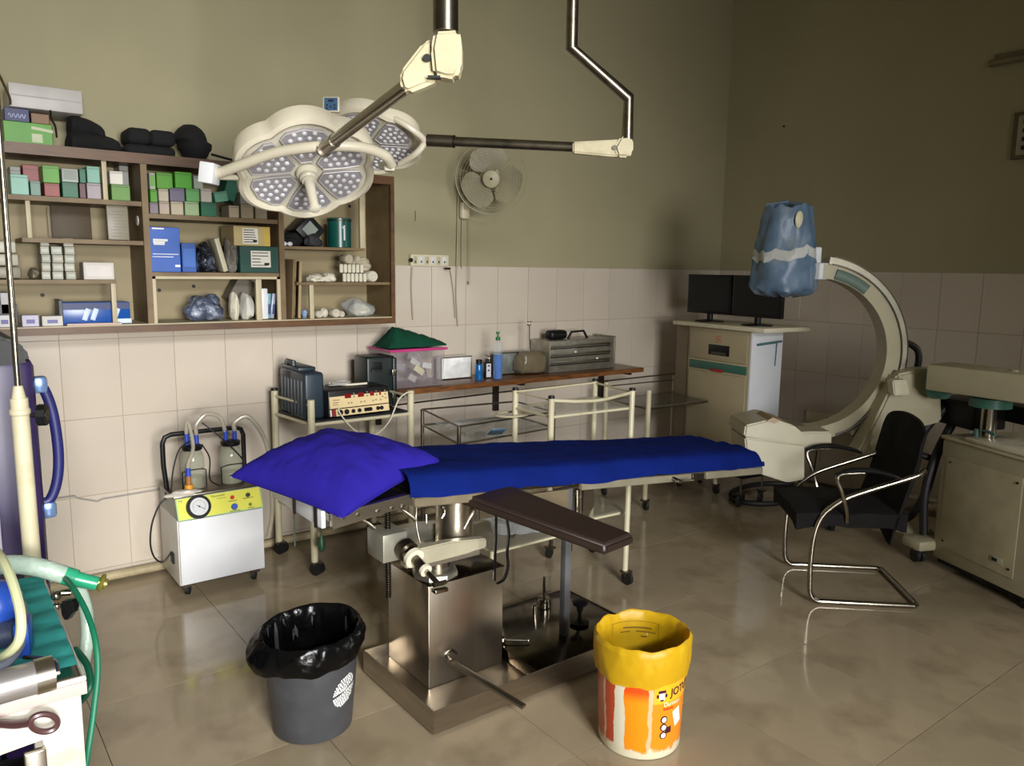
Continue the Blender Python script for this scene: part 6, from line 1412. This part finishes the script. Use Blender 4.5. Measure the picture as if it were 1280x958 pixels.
# carriage and horizontal arm
bm = nb(); prism(bm, [at(x, y, d=4.12) for x, y in ((1122, 468), (1150, 462), (1176, 462), (1178, 528), (1150, 535), (1112, 560), (1070, 570), (1092, 530))], fz_*.13); bmesh.ops.bevel(bm, geom=bm.edges[:], offset=.012, segments=2, affect='EDGES'); obj('carriage', bm, M_carmw, T)
bm = nb(); prism(bm, [at(x, y, d=4.05) for x, y in ((1116, 476), (1134, 475), (1138, 494), (1118, 495))], fz_*.07); bmesh.ops.bevel(bm, geom=bm.edges[:], offset=.006, segments=2, affect='EDGES'); obj('brake_block', bm, mat('pale_enamel', (196, 190, 162), .35), T)
ha0, ha1 = at(1172, 478, d=4.05), at(1330, 480, d=3.55)
bm = nb(); d_ = (ha1-ha0).normalized(); Mh = Matrix((V((d_.x, d_.y, 0)).normalized(), V((-d_.y, d_.x, 0)).normalized(), V((0, 0, 1)))).transposed()
bx(bm, (ha0+ha1)/2+V((0, 0, .0)), ((ha1-ha0).length, .22, .135), Mh, .012); obj('horizontal_arm', bm, M_carmw, T)
bm = nb(); cyl(bm, ha0-d_*.02-V((0, 0, .0)), ha0+d_*.04, .088, .088, 26); obj('teal_collar', bm, M_teal, T)
k0 = at(1237, 545, d=3.86); k0 = V((4.2, 1.60, 0))
bm = nb(); cyl(bm, (k0.x, k0.y, .705), (k0.x, k0.y, .93), .037, n=24); obj('lift_column', bm, M_chrome, T)
bm = nb(); cyl(bm, (k0.x, k0.y, .90), (k0.x, k0.y, .945), .095, n=28); obj('teal_disc', bm, M_teal, T)
bm = nb(); bx(bm, (k0.x+.17, k0.y+.17, .83), (.2, .30, .14), Rz(-25), .01); obj('dark_mechanism', bm, M_black, T)
bm = nb(); bx(bm, (k0.x+.22, k0.y-.08, .85), (.12, .26, .09), Rz(-25), .01); obj('dark_mechanism', bm, M_black, T)
bm = nb(); lathe(bm, [(.022, .992+.055), (.022, 1.08), (.018, 1.10)], (4.14, 1.49, 0), None, 14); obj('clamp_knob', bm, cm((150, 140, 112)), T)
# console
dC = V((-.2, -.46, 0)).normalized(); nC = V((dC.y, -dC.x, 0)); K0 = V((4.205, 1.81, 0))   # face from K0 along dC ; nC points away from the camera side?
nC = V((-dC.y, dC.x, 0))
if (K0+nC).length < K0.length: nC = -nC
MC = Matrix((dC, nC, V((0, 0, 1)))).transposed()
def kb(nm, a0, a1, d0, d1, z0, z1, m, b=.006):
    bm = nb(); bx(bm, K0+MC @ V(((a0+a1)/2, (d0+d1)/2, (z0+z1)/2)), (a1-a0, abs(d1-d0), z1-z0), MC, b); return obj(nm, bm, m, T)
kb('console_body', .0, .62, 0, .5, .06, .70, M_carmw, .012)
kb('console_panel', .045, .50, -.006, 0, .13, .62, mat('panel_beige', (168, 158, 128), .45), .003)
for a_, z_ in ((.07, .59), (.475, .59), (.07, .17), (.475, .17)):
    bm = nb(); p = K0+MC @ V((a_, -.006, z_)); cyl(bm, p, p-nC*.004, .006, n=8); obj('panel_screw', bm, M_ink, T)
kb('rating_plate', .37, .44, -.009, -.006, .175, .205, mat('plate_grey', (170, 164, 146), .4), .001)
kb('plate_print', .38, .41, -.0105, -.009, .182, .198, M_ink, 0)
kb('console_top', -.005, .63, -.01, .5, .70, .72, mat('console_top_beige', (190, 182, 152), .4), .006)
kb('sloping_lip', .16, .63, -.02, .20, .722, .745, mat('console_lip', (206, 200, 178), .35), .008)
kb('front_foot', -.12, .02, -.10, .08, .09, .15, M_carmw, .02)
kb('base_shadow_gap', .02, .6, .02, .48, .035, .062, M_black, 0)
for a_, d_2 in ((-.06, -.02), (.55, .05), (.55, .42), (.0, .42)):
    p = K0+MC @ V((a_, d_2, 0)); caster(T, p.x, p.y, .095 if a_ < 0 else .04, .036 if a_ < 0 else .018, yaw=60, twin=True)
for a_, d_2, m_, h_ in ((.16, .05, cm((60, 96, 92)), .06), (.42, .16, cm((80, 140, 150)), .075)):
    p = K0+MC @ V((a_, d_2, .722)); bm = nb(); cyl(bm, p, p+V((0, 0, .012)), .02, n=12); cyl(bm, p+V((0, 0, .012)), p+V((0, 0, h_)), .017, .014, 12); tube(bm, [p+V((0, 0, h_-.012)), p+V((0, 0, h_))+dC*.05, p+V((0, 0, h_-.01))+dC*.11], .008, 8, 3); obj('connector', bm, m_, T)
# base beam behind the chair with casters, cable loops
bm = nb(); tube(bm, [(4.28, 1.86, .13), (4.36, 2.45, .12)], .06, 4, flat=(1, .9)); obj('base_beam', bm, M_carmw, T)
bm = nb(); bx(bm, (4.47, 2.12, .24), (.10, .42, .09), Rz(8), .008); obj('steel_tray', bm, M_steel, T)
caster(T, 4.33, 2.46, .1, .04, yaw=200, twin=True)
for pts, r_ in (([(4.33, 1.85, .86), (4.24, 1.93, .7), (4.22, 1.98, .45), (4.24, 2.05, .24), (4.31, 2.0, .2), (4.33, 1.93, .35), (4.33, 1.88, .6), (4.35, 1.82, .8)], .022), ([(4.38, 1.80, .85), (4.28, 1.86, .62), (4.22, 1.88, .4), (4.225, 1.87, .16)], .022), ([(4.4, 1.9, .86), (4.30, 2.0, .82), (4.22, 1.98, .62), (4.30, 1.9, .56)], .018)):
    bm = nb(); tube(bm, pts, r_, 10, 6); obj('black_hose', bm, M_rubber, T)
bm = nb(); tube(bm, [(4.3+.33*math.cos(k*PI/14)+.32, 3.10+.20*math.sin(k*PI/14), .022) for k in range(28)], .019, 8, closed=True); tag(obj('foot_switch_loop', bm, M_rubber), 'thick black cable looped on the floor by the equipment tower', 'cable')
bm = nb(); cyl(bm, (4.33, 3.13, .0), (4.33, 3.13, .07), .035, n=14); cyl(bm, (4.33, 3.13, .07), (4.33, 3.13, .11), .006, n=8); tag(obj('foot_switch', bm, M_black), 'small round black foot switch beside the cable loop', 'switch')
bm = nb(); bx(bm, (4.5, 2.66, .06), (.2, .16, .05), Rz(30), .01); cyl(bm, (4.5, 2.66, .035), (4.5, 2.66, .0), .09, n=20); tag(obj('foot_pedal', bm, M_steeld), 'flat grey foot pedal on the floor under the x-ray tube housing', 'pedal')

# ------------------------------------------------------------------ chair
T = thing('office_chair', 'black cushioned cantilever chair with chrome tube frame and armrests', 'chair', (3.585, 1.93, 0), 137.5)
for s in (1, -1):
    y = .235*s
    bm = nb(); tube(bm, [(-.225, y, .0135), (.16, y, .0135), (.215, y, .018), (.245, y, .05), (.252, y, .12), (.254, y, .22), (.246, y, .34), (.218, y, .428), (.158, y, .489), (.089, y, .53), (-.066, y, .59), (-.19, y, .637), (-.225, y*.96, .66)], .0125, 12, 4); obj('side_tube', bm, M_chrome, T, L=True)
    bm = nb(); tube(bm, [(.10, y*.96, .40), (.112, y*1.03, .46), (.143, y*1.06, .553), (.165, y*1.06, .605), (.15, y*1.06, .637), (.05, y*1.06, .648)], .0105, 10, 4); obj('arm_support', bm, M_chrome, T, L=True)
    bm = nb(); tube(bm, [(.175, y*1.06, .632), (.12, y*1.06, .652), (.03, y*1.06, .658), (-.06, y*1.06, .642), (-.105, y*1.06, .626)], [.012, .018, .021, .020, .018, .016, .012], 10, 4, flat=(1.25, .6)); obj('arm_pad', bm, M_black, T, L=True)
bm = nb(); tube(bm, [(-.225, .235, .0135), (-.238, .22, .0135), (-.245, .18, .0135), (-.245, -.18, .0135), (-.238, -.22, .0135), (-.225, -.235, .0135)], .0125, 12, 2); obj('rear_tube', bm, M_chrome, T, L=True)
def seat(u, v):
    x = -.17+.50*u; y = (-.225+.45*v)
    e = math.sin(PI*min(max(v, .03), .97))**.4; f_ = 1 if u < .85 else math.cos((u-.85)/.15*PI/2)
    return x, y, e, f_
bm = nb()
def seat_top(u, v):
    x, y, e, f_ = seat(u, v); return V((x, y, .428+.035*e*(.4+.6*f_)+.012*nz(x*7, y*7, 2)+.03*(u > .9)*0))
def seat_bot(u, v):
    x, y, e, f_ = seat(u, v); edge = 1-e
    return V((x*.99, y, .375-.035*math.exp(-((abs(v-.5)-.47)**2)*90)*(.6+.7*nz(x*9, 3, v > .5))+.02*f_-.0*edge))
grid(bm, seat_top, 22, 18); grid(bm, seat_bot, 22, 18)
for u_ in (0, 1):
    grid(bm, lambda a, b, u_=u_: seat_top(u_, a)*(1-b)+seat_bot(u_, a)*b, 18, 2)
for v_ in (0, 1):
    grid(bm, lambda a, b, v_=v_: seat_top(a, v_)*(1-b)+seat_bot(a, v_)*b, 22, 2)
bmesh.ops.remove_doubles(bm, verts=bm.verts[:], dist=.0005); bmesh.ops.recalc_face_normals(bm, faces=bm.faces[:])
M_seat = mat('black_seat_cloth', (15, 13, 12), .85, var=.25, scale=12, bump=.3, bscale=26, spec=.25)
obj('seat', bm, M_seat, T, L=True, ang=1.0)
bm = nb()
def back(side):
    def f(u, v):
        y = (-.255+.48*v)*(1-.03*max(0, u-.6)/.4); 
        tp = 1-.10*abs(2*v-1)**3*max(0, (u-.8)/.2)
        z = .37+(.88-.37)*u*tp; x = -.105-.115*u-.03*math.sin(PI*u)*.6
        b_ = .012*math.cos(PI*(v-.5)); x += side*(.024*math.sin(PI*min(max(v, .03), .97))**.4*(math.sin(PI*min(max(u, .03), .985))**.3)); x -= b_
        x += .008*nz(y*8, z*8, 3)
        if side < 0 and u < .12: z -= .055*(1-u/.12)*(.5+.8*abs(v-.5)*2)
        if side > 0 and u < .12: z -= .055*(1-u/.12)*(.5+.8*abs(v-.5)*2)
        return V((x, y, z))
    return f
grid(bm, back(1), 26, 20); grid(bm, back(-1), 26, 20)
for v_ in (0, 1): grid(bm, lambda a, b, v_=v_: back(1)(a, v_)*(1-b)+back(-1)(a, v_)*b, 26, 1)
for u_ in (0, 1): grid(bm, lambda a, b, u_=u_: back(1)(u_, a)*(1-b)+back(-1)(u_, a)*b, 20, 1)
bmesh.ops.remove_doubles(bm, verts=bm.verts[:], dist=.0005); bmesh.ops.recalc_face_normals(bm, faces=bm.faces[:])
obj('backrest', bm, M_seat, T, L=True, ang=1.0)
# a thin black jacket like cover hanging over the far top corner
bm = nb()
def jk(u, v):
    y = -.20+.24*v; 
    x = -.275+.03*u+.01*nz(v*4, u*4, 1); z = .84-.30*u+.02*nz(v*5, u*3, 6); return V((x, y, z))
grid(bm, jk, 16, 12); bmesh.ops.solidify(bm, geom=bm.faces[:], thickness=.006); obj('rear_cover', bm, M_seat, T, L=True)

# ------------------------------------------------------------------ things on the right wall
T = thing('framed_switch_panel', 'framed panel with switches high on the right wall at the frame edge', 'panel', (WX-.02, 1.9, 2.2))
a = at(1265, 170, X=WX-.03); zt_, zb2 = at(1270, 141, X=WX-.03).z, at(1270, 199, X=WX-.03).z
bm = nb(); b2(bm, (WX-.03, a.y-.30, zb2), (WX-.001, a.y, zt_), .004); obj('frame', bm, cm((84, 76, 56)), T)
bm = nb(); b2(bm, (WX-.045, a.y-.28, zb2+.02), (WX-.03, a.y-.03, zt_-.02), .012); obj('panel', bm, cm((150, 144, 120)), T)
for k in range(4):
    bm = nb(); z = zb2+.06+k*(zt_-zb2-.12)/3; b2(bm, (WX-.050, a.y-.10, z-.012), (WX-.044, a.y-.06, z+.012), .002); obj('switch', bm, M_ink, T)
T = thing('wall_light', 'slim tube light fixture high on the right wall', 'light', (WX-.03, 2.0, 2.78))
a = at(1237, 80, X=WX-.03); b = at(1300, 68, X=WX-.03)
bm = nb(); tube(bm, [a, V((a.x, a.y-.7, a.z+.01))], .02, 10); obj('tube', bm, cm((120, 110, 84)), T)
bm = nb(); b2(bm, (WX-.02, a.y-.7, a.z+.012), (WX-.001, a.y-.02, a.z+.05)); obj('batten', bm, cm((100, 92, 66)), T)
bm = nb(); p = at(980, 158, X=WX-.003); cyl(bm, p, p+V((-.004, 0, 0)), .008, n=8); tag(obj('wall_plug', bm, M_ink), 'tiny dark plug in the upper right wall', 'plug')

# ------------------------------------------------------------------ left foreground trolley
LXc, LYn, LYf, LZ = .2, 1.618, 2.222, .75
T = thing('anaesthetic_trolley', 'worn white painted trolley with teal drape in the left foreground', 'trolley', (-.05, 1.92, 0))
M_peel = mat('peeling_white_paint', (200, 194, 180), .45, var=.05, dirt=(186, 152, 84), dscale=7, damt=.85)
bm = nb(); b2(bm, (-.55, LYn, LZ-.03), (LXc, LYf, LZ-.004), .003); obj('table_top', bm, M_steel, T)
bm = nb(); tube(bm, [(-.55, LYn, LZ), (LXc, LYn, LZ), (LXc, LYf, LZ), (-.55, LYf, LZ)], .006, 6, closed=True); obj('rim', bm, mat('white_rim', (200, 192, 182), .35), T)
bm = nb(); b2(bm, (-.55, LYn-.003, LZ-.032), (LXc+.004, LYn, LZ-.006), .001); obj('front_band', bm, mat('pinkish_grey_band', (176, 160, 152), .4), T)
bm = nb(); prism(bm, [(-.55, LYn-.001, LZ-.032), (-.04, LYn-.001, LZ-.032), (.19, LYn-.001, LZ-.032), (.19, LYn-.001, LZ-.32), (.135, LYn-.001, LZ-.32), (.125, LYn-.001, LZ-.10), (.06, LYn-.001, LZ-.105), (-.05, LYn-.001, LZ-.125), (-.2, LYn-.001, LZ-.15), (-.55, LYn-.001, LZ-.15)], (0, .004, 0)); obj('front_apron', bm, M_peel, T)
for x, y in ((LXc-.028, LYn+.022), (LXc-.028, LYf-.025), (-.5, LYn+.022), (-.5, LYf-.025)):
    bm = nb(); b2(bm, (x-.022, y-.018, .06), (x+.022, y+.018, LZ-.03), .003); obj('leg', bm, M_peel, T); caster(T, x, y, .065, .03)
bm = nb(); b2(bm, (.092, LYn-.02, .05), (.128, LYn-.004, LZ-.11), .003); obj('front_strut', bm, M_steel, T)
bm = nb(); b2(bm, (-.5, LYn+.04, .25), (.16, LYf-.04, .27)); obj('lower_shelf', bm, M_steeld, T)
T4 = thing('oxygen_cylinder', 'dark green gas cylinder lying on the lower shelf of the left trolley', 'cylinder', (-.05, 1.8, .271))
bm = nb(); lathe(bm, [(.02, -.30), (.09, -.26), (.105, -.2), (.105, .25), (.06, .29)], (-.10, 1.86, .377), Rx(90), 24); obj('tank', bm, cm((18, 66, 34)), T4)
# hooked key handle
bm = nb(); hp_ = [at(x, y, Y=LYn-.035) for x, y in ((-8, 904), (16, 906), (34, 904))]; tube(bm, hp_, .010, 8, 4, flat=(1.6, .5))
ring = [at(55+17*math.cos(k*PI/12), 904+(-11)*math.sin(k*PI/12), Y=LYn-.035) for k in range(24)]; tube(bm, ring, .007, 8, closed=True, flat=(1, .8))
KK = obj('hook_handle', bm, mat('brown_lacquer', (72, 46, 46), .3), T)
# drape
bm = nb()
def dr(u, v):
    x = -.50+.70*u; y = LYn+.045+(LYf-LYn-.05)*v
    if u > .985: pass
    z = LZ+.007+.006*abs(nz(x*4, y*16, 1))+.0035*abs(math.sin(y*34+3*nz(x*3, y*2, 4)))*(.4+.6*u)+.003*nz(x*20, y*20)
    return V((x-.004, y, z))
grid(bm, dr, 60, 90); bmesh.ops.solidify(bm, geom=bm.faces[:], thickness=.002)
tag(obj('teal_drape', bm, mat('teal_cloth', (70, 190, 184), .8, var=.08, bump=.1, bscale=50), ang=1.3), 'wrinkled teal cloth spread on the left foreground trolley', 'cloth')
zd = LZ+.021
def ontop(x, y, z=None): return at(x, y, Z=z or zd)
T5 = thing('steel_canister', 'brushed steel cylinder lying at the front of the teal cloth', 'cylinder', ontop(30, 862))
A_, B_ = ontop(-30, 884)+V((0, 0, .024)), ontop(68, 856)+V((0, 0, .024))
bm = nb(); cyl(bm, A_, B_, .030, n=26); obj('barrel', bm, mat('canister_steel', (160, 156, 154), .35, .7, var=.05), T5)
bm = nb(); dAB = (B_-A_).normalized(); cyl(bm, B_-dAB*.03, B_, .032, n=26); obj('end_band', bm, M_steel, T5)
bm = nb(); tube(bm, [ontop(30, 828)+V((0, 0, .01)), ontop(52, 829)+V((0, 0, .01)), ontop(70, 834)+V((0, 0, .01)), ontop(73, 848)+V((0, 0, .01))], .004, 8, 4); obj('wire_handle', bm, M_chrome, T5)
T6 = thing('blue_device', 'blue plastic breathing device with grey hoses on the teal cloth', 'device', ontop(15, 800))
M_bd = mat('blue_device_plastic', (34, 70, 158), .3, var=.15)
c = ontop(6, 790); bm = nb(); sph(bm, c+V((-.01, 0, .06)), .05, (1, 1, 1.1)); obj('bulb', bm, M_bd, T6)
bm = nb(); p = ontop(31, 815); bx(bm, p+V((0, 0, .035)), (.028, .06, .07), Rz(-12), .006); obj('side_block', bm, M_bd, T6)
bm = nb(); cyl(bm, c+V((-.02, -.04, .01)), c+V((.015, -.05, .012)), .03, n=16); obj('base_cup', bm, cm((52, 60, 84)), T6)
bm = nb(); tube(bm, [ontop(28, 770)+V((0, 0, .03)), ontop(32, 800)+V((0, 0, .04)), ontop(26, 826)+V((0, 0, .03)), ontop(6, 844)+V((0, 0, .02)), ontop(-15, 850)+V((0, 0, .02))], .009, 10, 6); obj('grey_hose', bm, cm((120, 124, 140)), T6)
bm = nb(); tube(bm, [at(-6, 688, d=1.55), at(6, 705, d=1.5), at(18, 735, d=1.46), at(26, 770, d=1.44), at(24, 800, d=1.44), at(8, 818, d=1.46), at(-12, 826, d=1.5)], .0088, 10, 6); tag(obj('ivory_hose', bm, cm((182, 184, 144))), 'ivory rubber hose curving down over the blue breathing device', 'hose')
# big breathing hose with green end
T7 = thing('breathing_hose', 'wide translucent breathing hose with green cuff and brass ring', 'hose', at(60, 715, d=1.95))
bm = nb(); hp_ = [at(-30, 712, d=1.80), at(10, 706, d=1.85), at(45, 709, d=1.9), at(80, 719, d=1.93)]; M_bh = mat('milky_hose', (176, 196, 180), .25, alpha=.72, var=.08, scale=40, bump=.3, bscale=90)
tube(bm, hp_, .0225, 14, 6); obj('milky_hose', bm, M_bh, T7)
bm = nb(); cyl(bm, at(76, 718, d=1.93), at(95, 724, d=1.94), .0225, n=18); cyl(bm, at(92, 723.5, d=1.94), at(122, 730, d=1.96), .0195, .0165, n=18); obj('green_cuff', bm, mat('green_cuff', (40, 150, 110), .25, alpha=.9), T7)
bm = nb(); p = at(127, 729, d=1.96); RRr = Matrix((rt, up, fw)).transposed(); e = (at(122, 730, d=1.96)-at(95, 724, d=1.94)).normalized(); x_, y_ = frame_of(e)
tube(bm, [p+(x_*math.cos(k*PI/10)+y_*math.sin(k*PI/10))*.018 for k in range(20)], .0055, 8, closed=True); cyl(bm, p-e*.008, p+e*.012, .013, n=14); obj('brass_ring', bm, mat('green_brass', (140, 136, 60), .3, .6), T7)
bm = nb(); tube(bm, [at(84, 722, d=1.95), at(98, 735, d=1.97), at(108, 765, d=1.98), at(109, 800, d=1.97), at(103, 835, d=1.95), at(98, 860, d=1.96)], .016, 12, 6); obj('drop_hose', bm, M_bh, T7)
bm = nb(); tube(bm, [at(82, 724, d=1.9), at(92, 736, d=1.85), at(108, 765, d=1.80), at(119, 800, d=1.76), at(122, 840, d=1.74), at(117, 890, d=1.72), at(110, 940, d=1.70), at(104, 985, d=1.70)], .0066, 10, 6); tag(obj('green_hose', bm, cm((10, 100, 70))), 'dark green oxygen hose hanging down past the trolley corner', 'hose')
bm = nb(); tube(bm, [at(94, 812, d=1.9), at(108, 830, d=1.86), at(113, 850, d=1.84), at(110, 865, d=1.83), at(102, 876, d=1.85)], .008, 10, 6); tag(obj('green_hose', bm, cm((10, 84, 60))), 'short dark green hose end behind the trolley corner', 'hose')
T8 = thing('rail_clamp', 'black clamp with chrome screw on the right rim of the left trolley', 'clamp', at(82, 765, d=1.85))
bm = nb(); cyl(bm, at(66, 742, d=1.86), at(88, 741, d=1.88), .007, n=12); sph(bm, at(70, 745, d=1.84), .012); sph(bm, at(71, 758, d=1.83), .009); obj('chrome_screw', bm, M_chrome, T8)
bm = nb(); prism(bm, [at(x, y, d=1.86) for x, y in ((74, 753), (90, 751), (92, 765), (86, 771), (82, 778), (76, 772))], fw*.03); bmesh.ops.bevel(bm, geom=bm.edges[:], offset=.004, segments=2, affect='EDGES'); obj('black_jaw', bm, M_black, T8)
# drip stand
px_, py_ = .172, 2.30
T = thing('drip_stand', 'cream drip stand with a thin chrome upper rod at the left edge', 'stand', (px_, py_, 0))
pz = at(24, 483, Y=py_).z
def xs(z): return px_+(-.012)*(z-.9)/1.0
px0 = at(37, 640, Y=py_).x
bm = nb(); cyl(bm, (px0, py_, .06), (px0-.004, py_, pz-.03), .0205, n=20); obj('lower_tube', bm, M_cream, T)
bm = nb(); lathe(bm, [(.0205, pz-.075), (.024, pz-.07), (.024, pz-.06), (.0205, pz-.055), (.011, pz), (.009, pz+.002)], (px0-.004, py_, 0), None, 20); obj('collar', bm, M_cream, T)
bm = nb(); tp = at(0, 92, Y=py_); cyl(bm, (px0-.004, py_, pz-.02), (px0+.004, py_, 2.65), .0075, n=12); obj('upper_rod', bm, M_chrome, T)
bm = nb()
for s in (-1, 1): tube(bm, [(px0+.004, py_, 2.64), (px0-.004+s*.05, py_, 2.67), (px0-.004+s*.10, py_, 2.64), (px0-.004+s*.11, py_, 2.67)], .004, 6, 4)
obj('hooks', bm, M_chrome, T)
bm = nb(); p = V((px0+.018, py_-.01, pz-.075)); cyl(bm, p, p+V((.03, -.012, 0)), .006, n=8); cyl(bm, p+V((.016, -.006, 0)), p+V((.034, -.013, 0)), .028, n=10); obj('knob', bm, M_black, T)
bm = nb(); c_ = p+V((.034, -.013, 0)); cyl(bm, c_, c_+V((.002, -.001, 0)), .016, n=12); obj('knob_cap', bm, M_steeld, T)
for k in range(4):
    a = math.radians(160+55*k-25); e = V((px0+.24*math.cos(a), py_+.16*math.sin(a)*1, .05)); bm = nb(); tube(bm, [(px0, py_, .09), ((px0+e.x)/2, (py_+e.y)/2, .085), e], .010, 8, 3); q = obj('foot', bm, M_cream, T); caster(T, e.x, e.y, .05, .02)
# purple machine behind
T = thing('blue_machine', 'tall dark blue machine with purple side and blue bar handle at the left edge', 'machine', (-.1, 2.75, 0))
M_nav = mat('navy_plastic', (27, 34, 80), .4, var=.06); M_pur = mat('purple_plastic', (38, 20, 70), .4)
bm = nb(); b2(bm, (-.55, 2.60, .05), (.10, 3.0, 1.26), .03); obj('body', bm, M_nav, T)
bm = nb(); b2(bm, (.10, 2.62, .05), (.255, 2.98, 1.27), .025); obj('side_cheek', bm, M_pur, T)
bm = nb(); prism(bm, [(-.55, 2.61, 1.25), (.12, 2.61, 1.25), (.245, 2.61, 1.26), (.238, 2.61, 1.30), (.19, 2.61, 1.335), (.05, 2.61, 1.355), (-.55, 2.61, 1.36)], (0, .36, 0)); bmesh.ops.bevel(bm, geom=bm.edges[:], offset=.01, segments=2, affect='EDGES'); obj('top_cover', bm, M_black, T)
bm = nb(); b2(bm, (.125, 2.595, .72), (.14, 2.62, 1.22), .003); obj('chrome_strip', bm, cm((190, 190, 200)), T)
bm = nb(); hh_ = [(.258, 2.68, 1.17), (.33, 2.68, 1.17), (.345, 2.68, 1.12), (.352, 2.68, .98), (.345, 2.68, .84), (.33, 2.68, .80), (.258, 2.68, .79)]
hh_ = [(.245, 2.68, 1.185), (.275, 2.68, 1.18), (.298, 2.68, 1.10), (.306, 2.68, .98), (.298, 2.68, .89), (.275, 2.68, .83), (.245, 2.68, .825)]
tube(bm, hh_, .015, 12, 5); obj('bar_handle', bm, cm((30, 32, 92)), T)
for z0, z1 in ((1.16, 1.21), (.775, .825)):
    bm = nb(); b2(bm, (.250, 2.66, z0), (.290, 2.70, z1), .01); obj('handle_mount', bm, mat('pale_blue_metal', (120, 150, 196), .25, .6), T)
bm = nb(); b2(bm, (.03, 2.596, 1.05), (.075, 2.60, 1.10)); obj('white_sticker', bm, M_paper, T)
bm = nb(); b2(bm, (-.5, 2.65, 0), (.2, 2.95, .05)); obj('plinth', bm, M_black, T)
